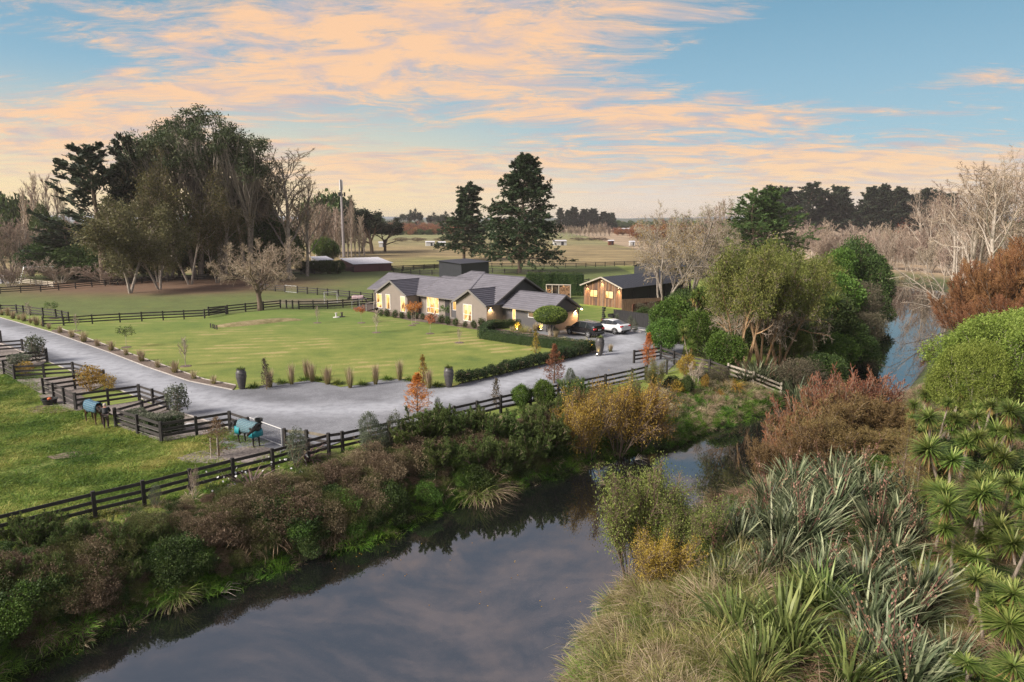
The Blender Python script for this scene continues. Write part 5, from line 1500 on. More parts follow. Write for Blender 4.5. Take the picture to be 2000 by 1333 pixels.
def sheet_on_ground():
    x, y = G(372, 833); tag(MB().add([(-.6, -.25, 0), (.5, -.35, .0), (.75, .2, .05), (-.35, .35, .04), (-.6, -.25, .06), (.5, -.35, .05), (.75, .2, .11), (-.35, .35, .10)], [(3, 2, 1, 0), (4, 5, 6, 7), (0, 1, 5, 4), (1, 2, 6, 5), (2, 3, 7, 6), (3, 0, 4, 7)]).build('feed_sack', M_WHITE, None, loc=(x, y, .04)),
        'flat white sack lying on the woodchip behind the yard fence', 'sack')
sheet_on_ground()
def goal():
    a = Vector((*G(634, 593), 0)); b = Vector((*G(659, 591), 0)); r = empty('goal_frame', a, 0, 'white tube goal frame behind the lawn fence', 'goal')
    m = MB(); q = b - a; h = 1.75
    m.tube([(0, 0, 0), (0, 0, h), (q.x, q.y, h), (q.x, q.y, 0)], .06, 6); m.build('frame', M_WHITE, r)
    m = MB(); m.tube([(0, 0, h), (.2, 1.1, 0), (q.x + .2, q.y + 1.1, 0), (q.x, q.y, h)], .04, 5); m.build('stay', M_WHITE, r)
goal()
def swing():
    x, y = G(78, 552); r = empty('swing_frame', (x, y, 0), .3, 'tall pale A-frame swing under the trees at far left', 'swing')
    m = MB()
    for s in (-3.2, 3.2):
        m.tube([(s, -1.6, 0), (s * .8, 0, 3.3)], .06, 6); m.tube([(s, 1.6, 0), (s * .8, 0, 3.3)], .06, 6)
    m.tube([(-3.0, 0, 3.3), (3.0, 0, 3.3)], .06, 6); m.build('frame', M_GALV, r)
    for s in (-1, 1):
        m = MB(); m.tube([(s - .2, 0, 3.3), (s - .2, 0, .7)], .02, 4); m.tube([(s + .2, 0, 3.3), (s + .2, 0, .7)], .02, 4); m.box((s, 0, .7), (.5, .2, .05)); m.build('seat', M_CBLACK, r)
swing()
def hut(px, py, w, h, mat, label, name='hut', rz=.2):
    x, y = G(px, py); r = empty(name, (x, y, gz(x, y) - .1), rz, label, 'hut')
    MB().box((0, 0, h / 2), (w, w * .7, h)).build('wall', mat, r)
    m = MB(); m.add([(-w / 2 - .2, -w * .42, h), (w / 2 + .2, -w * .42, h), (w / 2 + .2, w * .42, h), (-w / 2 - .2, w * .42, h), (-w / 2 - .2, 0, h + .5), (w / 2 + .2, 0, h + .5)], [(0, 1, 5, 4), (3, 4, 5, 2), (0, 4, 3), (1, 2, 5), (0, 3, 2, 1)])
    m.build('roof', M_ZINC, r)
    MB().box((w * .15, -w * .352, h * .42), (w * .22, .04, h * .8)).build('door', M_METAL, r)
hut(747, 483, 3.2, 2.2, M_WHITE, 'tiny pale hut in the far field beside the spreading tree')
hut(840, 481, 4.2, 2.0, M_WHITE, 'small white hut in the far field left of the dark conifer')
hut(863, 481, 3.4, 1.8, M_ZINC, 'small grey hut in the far field touching the dark conifer')
hut(1093, 480, 6, 2.2, M_WHITE, 'white shelter in the far field right of the tall conifer')
hut(1193, 479, 2.6, 2.2, M_CORT, 'small brown hut alone in the far field')
hut(1219, 455, 9, 4, M_WHITE, 'far white house left of the tan bare tree')
hut(1666, 448, 4, 3.6, M_WHITE, 'tiny white gable showing below the dark pines')
hut(1757, 450, 4, 3.2, M_WHITE, 'tiny white gable beside the red autumn tree')
hut(8, 553, 3.5, 1.5, M_ZINC, 'pale grey tank shed at the far left edge')
hut(1234, 480, 2.5, 2, M_WHITE, 'white horse float behind the tan tree', 'horse_float')
def mast():
    x, y = G(672, 503); r = empty('phone_mast', (x, y, 0), 0, 'thin grey phone mast rising above the bare poplars', 'mast')
    top = zat(672, 351, y); MB().tube([(0, 0, 0), (0, 0, top * .8), (0, 0, top)], [.55, .38, .3], 10).build('pole', plain('mast_grey', (.28, .25, .25), .6), r)
    m = MB()
    for k in range(3):
        a = k * 2.09; m.box((math.cos(a) * .45, math.sin(a) * .45, top - 1.9), (.35, .35, 3.4), a)
        m2 = MB()
    m.build('antenna', M_WHITE, r)
    m = MB()
    for k in range(3):
        a = k * 2.09 + .5; m.box((math.cos(a) * 1.1, math.sin(a) * 1.1, top - 5.0), (.5, .4, 1.4), a); m.beam((0, 0, top - 5), (math.cos(a) * 1.1, math.sin(a) * 1.1, top - 5), .12, .12)
    m.build('dish', M_CBLACK, r)
mast()
M_STONE = plain('pale_paving', (.55, .52, .50), .8, .1)
sp = empty('stepping_stones', (*G(1200, 645), .03), 0, 'pale square stepping stones across the forecourt gravel', 'paving')
for px, py in ((1186, 641), (1204, 641), (1217, 645), (1230, 648), (1236, 643), (1247, 649), (1252, 645), (1262, 646), (1268, 652), (1275, 648)):
    x, y = G(px, py); MB().box((x - sp.location.x, y - sp.location.y, .02), (.75, .5, .05), -.6).build('stone', M_STONE, sp)
def bed_light(px, py, z=.0, glow=True, e=30, label='', tx=0, ty=.5, tz=1.2):
    x, y = G(px, py); r = empty('garden_light', (x, y, .04 + z), 0, label, 'garden light')
    MB().lathe([(.05, 0), (.05, .10), (.08, .14), (.08, .22)], n=10).build('case', M_CBLACK, r)
    MB().lathe([(.01, .221), (.075, .222), (.06, .25), (.01, .26)], n=10).build('bulb', M_LAMP, r)
    spot('uplight', r, (0, 0, .28), (tx, ty, tz), e * 3.5, 95, (1.0, .72, .18))
bed_light(1010, 647, label='garden uplight below the left yellow-lit bush', e=60)
bed_light(1056, 648, label='garden uplight beside the topiary trunk', e=40)
bed_light(1002, 662, label='garden uplight in front of the clipped hedge', e=25)
bed_light(1155, 684, label='garden uplight at the right end of the clipped hedge', e=50, ty=.3)
bed_light(1166, 697, label='small round light on the gravel left of the corner urn', e=8)
for i, (px, py) in enumerate(((412, 641), (416.5, 642), (420, 643.5), (424, 644.5))):
    x, y = G(px, py); tag(MB().box((0, 0, .28), (.12, .12, .6)).build('marker_post', M_RAIL, None, loc=(x, y, 0)), ['first', 'second', 'third', 'fourth'][i] + ' from left of four short dark posts at the left end of the lawn bank', 'post', 'short dark posts at the lawn bank')
for px, py, lb in ((657, 621, 'pale capped vent left of two on the back lawn'), (668, 620, 'dark capped vent right of two on the back lawn')):
    x, y = G(px, py); tag(MB().lathe([(.45, 0), (.45, .08), (.12, .12), (.12, .55), (.18, .57), (.18, .64)], n=14).build('septic_vent', M_STONE if 'pale' in lb else M_RAIL, None, loc=(x, y, .03)), lb, 'vent')

# ---------------------------------------------------------------- horses and the person
def skinned(name, verts, edges, radii, mat, parent, sub=2, root=0, smooth=True):
    me = bpy.data.meshes.new(name); me.from_pydata(verts, edges, []); me.materials.append(mat)
    o = link(name, me, parent)
    o.modifiers.new('skin', 'SKIN')
    if not me.skin_vertices: 
        me.update()
    sv = me.skin_vertices[0].data if me.skin_vertices else None
    if sv is None:
        bpy.context.view_layer.objects.active = o
    for i, r in enumerate(radii):
        rr = r if isinstance(r, tuple) else (r, r)
        sv[i].radius = rr
    sv[root].use_root = True
    o.modifiers['skin'].use_smooth_shade = smooth
    s = o.modifiers.new('subd', 'SUBSURF'); s.levels = sub; s.render_levels = sub
    return o
M_BAY = plain('bay_coat', (.085, .038, .020), .55, .3, 3)
M_DKH = plain('dark_brown_coat', (.022, .015, .013), .5, .25, 3)
M_HOOF = plain('hoof_horn', (.04, .035, .03), .6)
M_MANE = plain('mane_hair', (.008, .007, .007), .7)
def plaid(name, c0, c1, c2, s=7):
    m, t, out = new_mat(name)
    oc = t.node('ShaderNodeTexCoord', out=3); x, y, z = t.sep(oc)
    a = t.math('FRACT', t.math('MULTIPLY', x, s)); b = t.math('FRACT', t.math('MULTIPLY', t.math('ADD', z, t.math('MULTIPLY', y, .6)), s))
    fa = t.math('GREATER_THAN', a, .6); fb = t.math('GREATER_THAN', b, .6)
    ga = t.math('GREATER_THAN', a, .93); gb = t.math('GREATER_THAN', b, .93)
    c = t.mix(t.math('MULTIPLY', fa, .75), c0, c1); c = t.mix(t.math('MULTIPLY', fb, .75), c, c1)
    c = t.mix(t.math('MULTIPLY', t.math('MAXIMUM', ga, gb), .8), c, c2)
    n = t.noise(oc, 5, 3)
    principled(t, out, c, .8, bump=n, bstr=.4, bdist=.03); return m
M_RUG1 = plaid('blue_check_rug', (.045, .15, .22), (.012, .035, .07), (.32, .40, .44), 6.5)
M_RUG2 = plaid('teal_check_rug', (.09, .20, .23), (.02, .04, .07), (.36, .42, .44), 9)
M_TEAL = plain('teal_rug_lining', (.010, .22, .26), .6, .1)
M_PINK = plaid('pink_patterned_rug', (.62, .36, .36), (.50, .42, .44), (.8, .7, .68), 4)
def horse(loc, rz, coat, label, head, rug, legs=None, lining=None, scale=1.0, name='horse', rug_low=.62):
    """standing horse facing +x; head = list of neck/head points with radii"""
    R = empty(name, (loc[0], loc[1], gz(*loc)), rz, label, 'horse'); R.scale = (scale,) * 3
    body = [(.62, 0, 1.16), (.30, 0, 1.14), (-.05, 0, 1.12), (-.40, 0, 1.16), (-.70, 0, 1.22), (-.88, 0, 1.16)]
    br = [(.27, .32), (.29, .34), (.30, .36), (.29, .34), (.26, .31), (.17, .21)]
    vs = list(body); e = [(i, i + 1) for i in range(5)]; rad = list(br)
    prev = 0
    for (p, r) in head:
        vs.append(p); rad.append(r); e.append((prev, len(vs) - 1)); prev = len(vs) - 1
    legs = legs or (0, .06, -.06, .05)
    def leg(root, pts, rr):
        pv = root
        for p, r in zip(pts, rr):
            vs.append(p); rad.append((r, r)); e.append((pv, len(vs) - 1)); pv = len(vs) - 1
    for s, dx in ((1, legs[0]), (-1, legs[1])):
        leg(0, [(.58, s * .17, .86), (.60 + dx * .5, s * .17, .60), (.62 + dx, s * .17, .50), (.62 + dx, s * .17, .20), (.64 + dx, s * .17, .10), (.68 + dx, s * .17, .03)], (.12, .075, .065, .045, .05, .06))
    for s, dx in ((1, legs[2]), (-1, legs[3])):
        leg(4, [(-.66, s * .17, .92), (-.60 + dx, s * .18, .70), (-.84 + dx, s * .18, .52), (-.80 + dx, s * .18, .24), (-.77 + dx, s * .18, .10), (-.72 + dx, s * .18, .03)], (.16, .11, .065, .045, .05, .06))
    skinned('body', vs, e, rad, coat, R)
    for s, dx in ((1, legs[0]), (-1, legs[1])): MB().lathe([(.075, 0), (.06, .07)], n=10).build('hoof', M_HOOF, R, loc=(.68 + dx, s * .17, 0))
    for s, dx in ((1, legs[2]), (-1, legs[3])): MB().lathe([(.075, 0), (.06, .07)], n=10).build('hoof', M_HOOF, R, loc=(-.72 + dx, s * .18, 0))
    # ears at the poll, mane strands, tail
    poll = Vector(head[-3][0]); nose = Vector(head[-1][0]); fwd = (nose - poll).normalized(); side = fwd.cross(Vector((0, 0, 1))).normalized()
    upv = side.cross(fwd)
    if upv.z < 0: upv = -upv
    for s in (-1, 1):
        q = poll + side * s * .06 + upv * .08; MB().tube([q, q + upv * .08 - fwd * .01, q + upv * .17 - fwd * .03], [.032, .035, .004], 6).build('ear', coat, R)
    rng = np.random.default_rng(5); n = 220
    pts = np.array([h[0] for h in head[:-2]]); t = rng.random(n) * (len(pts) - 1); i = np.minimum(t.astype(int), len(pts) - 2)
    B = pts[i] + (pts[i + 1] - pts[i]) * (t - i)[:, None]; B[:, 2] += .11
    az = np.where(rng.random(n) < .8, math.pi / 2, -math.pi / 2) + rng.normal(0, .3, n)
    link('mane', npmesh('mane', [blades(rng, B, az, np.radians(rng.uniform(40, 80, n)), rng.uniform(.18, .32, n), np.full(n, 1.6), np.full(n, .03), 3)], M_MANE), R)
    n = 120; B = np.tile([-1.04, 0, 1.30], (n, 1)) + rng.normal(size=(n, 3)) * .025
    link('tail', npmesh('tail', [blades(rng, B, math.pi + rng.normal(0, .5, n), np.radians(rng.uniform(60, 110, n)), rng.uniform(.6, .95, n), np.full(n, 1.35), np.full(n, .035), 5)], M_MANE), R)
    if rug:
        st = [(.86, .22, .27, 1.28), (.76, .29, .33, 1.22), (.55, .335, .37, 1.175), (.25, .35, .385, 1.15), (-.10, .355, .39, 1.14), (-.45, .345, .375, 1.17), (-.75, .32, .35, 1.20), (-.93, .25, .30, 1.18), (-1.0, .17, .22, 1.15)]
        V = []; F = []; k = 17
        rr = np.random.default_rng(2)
        for j, (x, ry, rz_, cz) in enumerate(st):
            for i in range(k):
                a = math.radians(-30 + 240 * i / (k - 1)); c, s = math.cos(a), math.sin(a)
                y = ry * c * (1.0 if s > 0 else 1.03 + .03 * math.sin(j * 2.3)); z = cz + rz_ * s if s > -.0 else cz + s * (rug_low + .10 * math.sin(j * 1.7))
                wv = .018 * math.sin(j * 2.1 + i * 1.3)
                V.append((x + wv, y + (wv if c > 0 else -wv), z + wv))
        for j in range(len(st) - 1):
            for i in range(k - 1): F.append((j * k + i, j * k + i + 1, (j + 1) * k + i + 1, (j + 1) * k + i))
        m = MB(); m.add(V, F); o = m.build('rug', rug, R, smooth=True); md = o.modifiers.new('solid', 'SOLIDIFY'); md.thickness = .02; md.offset = 1
        if lining:      # deep skirts at chest and rump, belly straps
            for xs in (((.84, 1.1), (.40, .82)), ((-.52, .78), (-1.0, 1.12))):
                V = []; F = []; kk = 7; (xa, _), (xb, _) = xs
                for s in (-1, 1):
                    o0 = len(V)
                    for i in range(kk):
                        x = xa + (xb - xa) * i / (kk - 1); w = .315 + .02 * math.sin(i * 1.9)
                        V += [(x, s * (w - .0), 1.12), (x + .02 * math.sin(i * 3), s * (w + .05), .88), (x, s * (w + .02 + .02 * math.sin(i * 2.3)), .66)]
                    for i in range(kk - 1):
                        for q in range(2): F.append((o0 + i * 3 + q, o0 + i * 3 + q + 1, o0 + i * 3 + q + 4, o0 + i * 3 + q + 3))
                xe = xa if xa > 0 else xb; V2 = len(V)
                for i in range(5):
                    y = -.40 + .2 * i; dxx = (.10 if xe > 0 else -.10) * (1 - (y / .4) ** 2)
                    V += [(xe + dxx * .6, y * .8, 1.10), (xe + dxx * .8, y * .85, .88), (xe + dxx * .7, y * .85, .70)]
                for i in range(4):
                    for q in range(2): F.append((V2 + i * 3 + q, V2 + i * 3 + q + 1, V2 + i * 3 + q + 4, V2 + i * 3 + q + 3))
                m = MB(); m.add(V, F); o = m.build('rug_skirt', lining, R, smooth=True); md = o.modifiers.new('solid', 'SOLIDIFY'); md.thickness = .015
    return R
# grazing/reaching bay horse with the blue checked rug: head low at the right
horse(G(186, 826), math.radians(-36), M_BAY, 'bay horse in blue checked rug with its head lowered beside the bending person',
      [((.86, 0, 1.22), (.15, .20)), ((1.06, .0, 1.16), (.12, .16)), ((1.24, .0, 1.06), (.105, .13)), ((1.34, 0, 1.00), (.11, .12)), ((1.42, 0, .84), (.085, .095)), ((1.49, 0, .66), (.055, .06))], M_RUG1, legs=(.02, -.08, .05, -.06))
# dark horse turning its head back to its flank
horse(G(489, 869), math.radians(-35), M_DKH, 'dark horse in teal checked rug curling its head round by the wire gate',
      [((.88, -.02, 1.30), (.16, .20)), ((1.06, -.12, 1.38), (.13, .17)), ((1.10, -.34, 1.34), (.12, .15)), ((1.02, -.50, 1.22), (.115, .125)), ((.88, -.60, 1.06), (.09, .10)), ((.76, -.66, .90), (.055, .06))], M_RUG2, legs=(.04, -.04, .04, -.08), lining=M_TEAL)
horse(G(700, 596), math.radians(10), plain('grey_pony_coat', (.42, .36, .33), .6, .2), 'pony in pale pink rug grazing behind the lawn fence',
      [((.86, 0, 1.16), (.14, .19)), ((1.04, .0, 1.02), (.12, .15)), ((1.18, .0, .82), (.10, .12)), ((1.24, 0, .66), (.105, .115)), ((1.30, 0, .46), (.08, .09)), ((1.34, 0, .24), (.055, .06))], M_PINK, scale=1.0)

def person():
    x, y = G(207, 837); x += .05; y += .0
    R = empty('person', (x, y, 0), math.radians(118), 'grey-haired person in black jacket bending over against the bay horse', 'person')
    # body faces local +x; bends forward at the hips
    V = [(0, 0, .90), (-.0, .10, .86), (.03, .11, .48), (.0, .11, .10), (.14, .12, .04), (0, -.10, .86), (-.03, -.11, .48), (-.08, -.11, .10), (.06, -.12, .04),
         (.08, 0, 1.06), (.20, 0, 1.21), (.30, 0, 1.30), (.36, 0, 1.34), (.42, 0, 1.36)]
    E = [(0, 1), (1, 2), (2, 3), (3, 4), (0, 5), (5, 6), (6, 7), (7, 8), (0, 9), (9, 10), (10, 11), (11, 12), (12, 13)]
    r = [.15, .095, .068, .045, .045, .095, .068, .045, .045, .155, .17, .14, .06, .07]
    a0 = len(V)
    for s in (-1, 1):
        o = len(V)
        V += [(.29, s * .18, 1.27), (.40, s * .26, 1.06), (.58, s * .20, .98), (.66, s * .18, .96)]
        E += [(11, o), (o, o + 1), (o + 1, o + 2), (o + 2, o + 3)]; r += [.075, .052, .038, .034]
    b = skinned('body', V, E, [q * (.72 if i in (0, 1, 2, 5, 6, 9, 10, 11) else .9) for i, q in enumerate(r)], plain('skin', (.45, .24, .17), .6), R)
    # clothes follow the body
    def cloth(name, ids, extra, grow_, mat, ext=None):
        mp = {j: i for i, j in enumerate(ids)}
        vv = [V[i] for i in ids]; ee = [(mp[a], mp[c]) for a, c in E if a in mp and c in mp]; rr = [r[i] + grow_ for i in ids]
        return skinned(name, vv, ee, rr, mat, R, root=0)
    cloth('trousers', [0, 1, 2, 3, 5, 6, 7], None, .018, plain('brown_trousers', (.055, .035, .03), .85))
    cloth('jacket', [0, 9, 10, 11, 14, 15, 16, 18, 19, 20], None, .03, plain('black_jacket', (.012, .013, .016), .7))
    MB().lathe([(.175, 0), (.18, .03)], n=14).build('jacket_hem', M_GALV, R, loc=(.0, 0, .84))
    # head with hair, ears, nose
    h = MB(); c = Vector((.45, 0, 1.44))
    prof = [(.01, -.13), (.055, -.12), (.075, -.07), (.085, 0), (.09, .05), (.075, .10), (.04, .13), (.005, .135)]
    h.lathe(prof, n=16); hd = h.build('head', MATS['skin'], R, smooth=True, loc=c); hd.rotation_euler = (0, math.radians(120), 0)
    hh = MB().lathe([(.085, -.10), (.104, -.04), (.108, .04), (.094, .10), (.05, .145), (.005, .155)], n=16).build('hair', plain('grey_hair', (.50, .42, .36), .8), R, smooth=True, loc=c); hh.rotation_euler = (0, math.radians(-30), 0); hh.location = c + Vector((-.02, 0, .01))
    for s in (-1, 1): MB().box((0, s * .088, 0), (.03, .02, .05)).build('ear', MATS['skin'], R, loc=c)
    MB().lathe([(.018, 0), (.005, .035)], n=6).build('nose', MATS['skin'], R, loc=c + Vector((.04, 0, -.095)))
    # hands with five fingers
    for s in (-1, 1):
        p = Vector((.68, s * .18, .94)); m = MB(); m.box(p + Vector((.02, 0, -.02)), (.09, .075, .03))
        for k in range(4):
            y0 = -.03 + k * .02; L = (.060, .075, .078, .068)[k]; m.tube([p + Vector((.06, y0, -.02)), p + Vector((.06 + L * .6, y0, -.035)), p + Vector((.05 + L, y0, -.06))], [.010, .009, .007], 5)
        m.tube([p + Vector((.0, -.035 * s, -.02)), p + Vector((.03, -.065 * s, -.035)), p + Vector((.055, -.07 * s, -.05))], [.012, .010, .008], 5)
        m.build('hand', MATS['skin'], R)
    for k, (dx, s) in enumerate(((.0, .11), (-.08, -.11))): MB().box((dx + .07, s, .05), (.28, .10, .10)).build('boot', M_CBLACK, R, bevel=.03)
person()
# ---------------------------------------------------------------- plant prototypes
random.seed(7)
PD = {}      # natural (height, width)
def dims(key, H, W): PD[key] = (H, W)
for i in range(3): tree_euc('euc%d' % i, 11 + i, 34, 10.5, 36, 400, .42, None, .42, (1.5, 2.9)); dims('euc%d' % i, 34, 21)
tree_bare('ash', 21, 22, 'tall', M_TWIGB, B_GUM, .05); dims('ash', 21, 11)
tree_bare('pale_tall', 22, 24, 'tall', M_TWIGP, B_PALE, .055, 1.2); dims('pale_tall', 23, 13)
tree_bare('pale_tall2', 23, 24, 'spread', M_TWIGP, B_PALE, .055, 1.0); dims('pale_tall2', 23, 18)
tree_bare('poplar', 24, 22, 'narrow', M_TWIGP, B_PALE, .06); dims('poplar', 21, 4.0)
tree_bare('round_bare', 25, 10, 'round', M_TWIGP, B_BROWN, .022, 2.0); dims('round_bare', 9, 12.5)
tree_bare('tan_tree', 26, 13, 'spread', M_TWIG, B_GUM, .032, 1.6, lf=(M_GOLD, 3600, .12, .25)); dims('tan_tree', 12, 11)
tree_bare('tan_tree2', 27, 13, 'spread', M_TWIG, B_GUM, .032, 1.6, lf=(M_OLIVE, 3600, .12, .25)); dims('tan_tree2', 12, 11)
tree_bare('scrub', 28, 8, 'bush', M_TWIGP, B_PALE, .05, 1.0); dims('scrub', 9, 7.5)
tree_bare('scrub2', 29, 8, 'bush', M_TWIG, B_PALE, .05, 1.0); dims('scrub2', 9, 7.5)
tree_bare('grey_round', 30, 12, 'spread', M_TWIGP, B_GUM, .05, 1.2); dims('grey_round', 11, 10)
tree_bare('rust_bush', 31, 6, 'bush', M_RUST, B_BROWN, .030, 2.2); dims('rust_bush', 6.6, 6)
tree_bare('rust_bush2', 32, 4, 'bush', M_RUSTG, B_BROWN, .022, 1.9, lf=(M_RUSTG, 5000, .07, .25)); dims('rust_bush2', 4.4, 4)
tree_bare('red_stems', 33, 3.2, 'bush', M_REDST, B_BROWN, .02, 1.0); dims('red_stems', 3.5, 3)
tree_bare('gold_willow', 34, 5, 'bush', M_TWIGB, B_BROWN, .02, 1.2, lf=(M_GOLD, 16000, .095, .22)); dims('gold_willow', 5.4, 5)
tree_bare('olive_willow', 35, 5, 'bush', M_TWIGB, B_BROWN, .02, 1.2, lf=(M_OLIVE, 20000, .085, .25)); dims('olive_willow', 5.4, 5)
tree_bare('willow_trees', 36, 11, 'spread', M_TWIG, B_WILLOW, .028, 1.2, lf=(M_OLIVE, 34000, .15, .34), lfmin=.42); dims('willow_trees', 11, 9)
tree_bare('olive_tree', 37, 17, 'spread', M_TWIG, B_GUM, .05, 1.0, lf=(M_OLIVET, 20000, .30, .55), nst=2); dims('olive_tree', 16, 14)
tree_bare('yellow_tree', 38, 20, 'spread', M_TWIGB, B_GUM, .05, 1.0, lf=(f('yellowing_olive_leaf', (.035, .038, .015), (.09, .085, .03), (.20, .17, .055), .3), 13000, .32, .7), nst=2); dims('yellow_tree', 19, 15)
tree_bare('sapling', 39, 3, 'tall', M_TWIG, B_PALE, .012, .6); dims('sapling', 2.9, 1.6)
tree_bare('white_sapling', 40, 2.6, 'spread', M_TWIGP, B_PALE, .016, .4); dims('white_sapling', 2.5, 2)
for k, mt, sd in (('std_orange', M_ORANGE, 41), ('std_red', M_RED, 42), ('std_amber', M_AMBER, 43), ('std_green', M_GREEN, 44)):
    rng = np.random.default_rng(sd)
    segs, tips = grow(rng, (0, 0, 0), (0, 0, 1), 2.1, .03, [dict(k=5, wig=.02, m=9, t=(.72, 1), ang=50, lr=.42, rr=.5, prof=lambda q: 1 + 0 * q), dict(k=3, wig=.1, m=5, t=(.3, 1), ang=45, lr=.5), dict(k=2, wig=.1)])
    C, d, idx = around(rng, tips, 750, .10); V, F = leaves(rng, C, .12, .7)
    proto(k, [('stem', npmesh('stem', wood_parts(segs, nmap=(6, 3), minr=.012), B_PALE)), ('leaves', npmesh('leaves', [(V, F, rng.random(750))], mt))]); dims(k, 2.6, 1.4)
def conical(key, seed, H, W, mat, n, leaf, asp=.35):
    rng = np.random.default_rng(seed)
    segs, tips = grow(rng, (0, 0, 0), (0, 0, 1), H, H * .016, [dict(k=6, wig=.02, m=70, t=(.07, 1), angf=lambda q: 62 - 25 * q, lr=W / H / 1.6, prof=lambda q: np.clip(np.minimum(.45 + q * 2.2, 1.3 - q * 1.15), .1, 1), rr=.3, taper=.1), dict(k=3, wig=.08, trop=.08, m=5, t=(.2, 1), ang=40, lr=.45), dict(k=2, wig=.15)])
    C, d, idx = around(rng, tips, n, leaf * .5); V, F = leaves(rng, C, leaf, asp, D=d)
    g = rng.random(len(tips[0]))[idx] * .5 + rng.random(n) * .5
    proto(key, [('trunk', npmesh('trunk', wood_parts(segs, nmap=(6, 3), upto=2, minr=.012), B_BROWN)), ('foliage', npmesh('foliage', [(V, F, g)], mat))]); dims(key, H, W)
conical('orange_cone', 51, 3.6, 1.7, M_ORANGE, 5200, .10); conical('orange_cone2', 52, 4.2, 1.6, M_RUST, 6500, .09)
conical('larch', 53, 6, 3.0, M_RUSTG, 6000, .10); conical('young_larch', 54, 3, 1.8, M_RUSTG, 1200, .10)
tree_conifer('cedar', 61, 30, 10.5, M_CYP, 190, droop=-.045, per=84, base=.13, leaf=.66, sub=10, prof=lambda q: np.clip(np.interp(q, [0, .15, .3, .55, .8, 1], [.62, .98, .95, .72, .46, .18]), .1, 1), angf=lambda q: 96 - 50 * q); dims('cedar', 30, 19)
tree_conifer('column_cedar', 62, 25, 7.4, M_CYP, 150, droop=-.03, per=80, base=.13, leaf=.66, prof=lambda q: np.interp(q, [0, .15, .3, .5, .58, .8, .95, 1], [.55, 1, .95, .8, .42, .36, .42, .3]), angf=lambda q: np.interp(q, [0, .5, .8, 1], [95, 70, 85, 75])); dims('column_cedar', 25, 14)
tree_conifer('shelter_pine', 63, 28, 7.5, M_PINE, 110, droop=.10, per=60, base=.06, leaf=.95, prof=lambda q: np.interp(q, [0, .2, .6, .9, 1], [.8, .85, .8, .5, .35]), angf=lambda q: 62 - 32 * q, sub=8); dims('shelter_pine', 29, 13)
tree_conifer('shelter_pine2', 64, 28, 8, M_PINE, 110, droop=.06, per=60, base=.08, leaf=.95, prof=lambda q: np.interp(q, [0, .2, .6, .9, 1], [.6, .85, .8, .55, .3]), angf=lambda q: 68 - 30 * q, sub=8, tops=3); dims('shelter_pine2', 28, 15)
tree_conifer('open_pine', 65, 26, 9, M_PINE, 34, droop=.09, per=70, base=.30, leaf=.75, prof=lambda q: np.interp(q, [0, .2, .6, 1], [.85, 1, .7, .22]), angf=lambda q: 72 - 35 * q, sub=8, lr2=.36); dims('open_pine', 26, 15)
tree_conifer('green_cypress', 66, 20, 10, M_CYPG, 190, droop=-.02, per=76, base=.04, leaf=.5, prof=lambda q: np.interp(q, [0, .2, .6, 1], [.85, 1, .62, .2]), angf=lambda q: 86 - 34 * q, tops=4, sub=9); dims('green_cypress', 20, 17)
def umbrella(key, seed, H, W, mat):
    rng = np.random.default_rng(seed)
    segs, tips = grow(rng, (0, 0, 0), (0, 0, 1), H * .35, H * .03, [dict(k=3, wig=.08, m=6, t=(.5, 1), ang=38, angsd=14, lr=1.5, rr=.7, taper=.8, prof=lambda q: 1 + 0 * q), dict(k=5, wig=.12, trop=.05, m=5, t=(.4, 1), ang=38, lr=.5), dict(k=3, wig=.15, m=4, t=(.4, 1), ang=35, lr=.5), dict(k=2, wig=.1)])
    P = tips[0]; keep = P[:, 2] > H * .5; tp = (P[keep], tips[1][keep], tips[2][keep])
    n = 9000; C, d, idx = around(rng, tp, n, H * .03); C[:, 2] += H * .02; V, F = leaves(rng, C, H * .035, .5); g = rng.random(keep.sum())[idx] * .5 + rng.random(n) * .5
    proto(key, [('trunk', npmesh('trunk', wood_parts(segs, upto=3, minr=.04), B_BROWN)), ('crown', npmesh('crown', [(V, F, g)], mat))]); dims(key, H, W)
umbrella('umbrella_pine', 67, 20, 18, M_PINE)
M_OLIVE2 = f('scrub_leaf', (.035, .045, .015), (.10, .11, .035), (.22, .22, .08), .25)
shrub('bush_green', 71, 4, 4, M_GREEN, 16000, .13, .6, 16, .38); dims('bush_green', 4, 4)
shrub('bush_green2', 72, 4, 4, M_GREEN, 15000, .15, .6, 12, .44); dims('bush_green2', 4, 4)
shrub('bush_dark', 73, 5, 5, M_DARK, 16000, .17, .55, 16, .40); dims('bush_dark', 5, 5)
shrub('bush_dark2', 74, 5, 5, M_DARK, 15000, .20, .5, 12, .45); dims('bush_dark2', 5, 5)
shrub('bush_olive', 75, 4, 4, M_OLIVE, 15000, .12, .4, 16, .36, shell=.35); dims('bush_olive', 4, 4)
shrub('bush_grey', 76, 3, 3, M_GREY, 12000, .10, .4, 12, .42, shell=.3); dims('bush_grey', 3, 3)
M_MANU = f('manuka_leaf', (.05, .045, .03), (.12, .105, .065), (.23, .19, .13), .25)
shrub('bush_brown', 77, 4, 4, M_MANU, 16000, .12, .35, 16, .38, shell=.4); dims('bush_brown', 4, 4)
shrub('lime_tree', 78, 9, 7, M_BRIGHT, 70000, .13, .45, 34, .28, shell=.16, clump=7, wood=B_PALE); dims('lime_tree', 7, 9)
shrub('slim_shrub', 79, 1.6, 3, M_GREY, 3600, .11, .45, 8, .5, shell=.3); dims('slim_shrub', 3, 1.6)
shrub('gold_bush', 80, 2, 1.6, M_GOLD, 3000, .09, .6, 8, .5); dims('gold_bush', 1.6, 2)
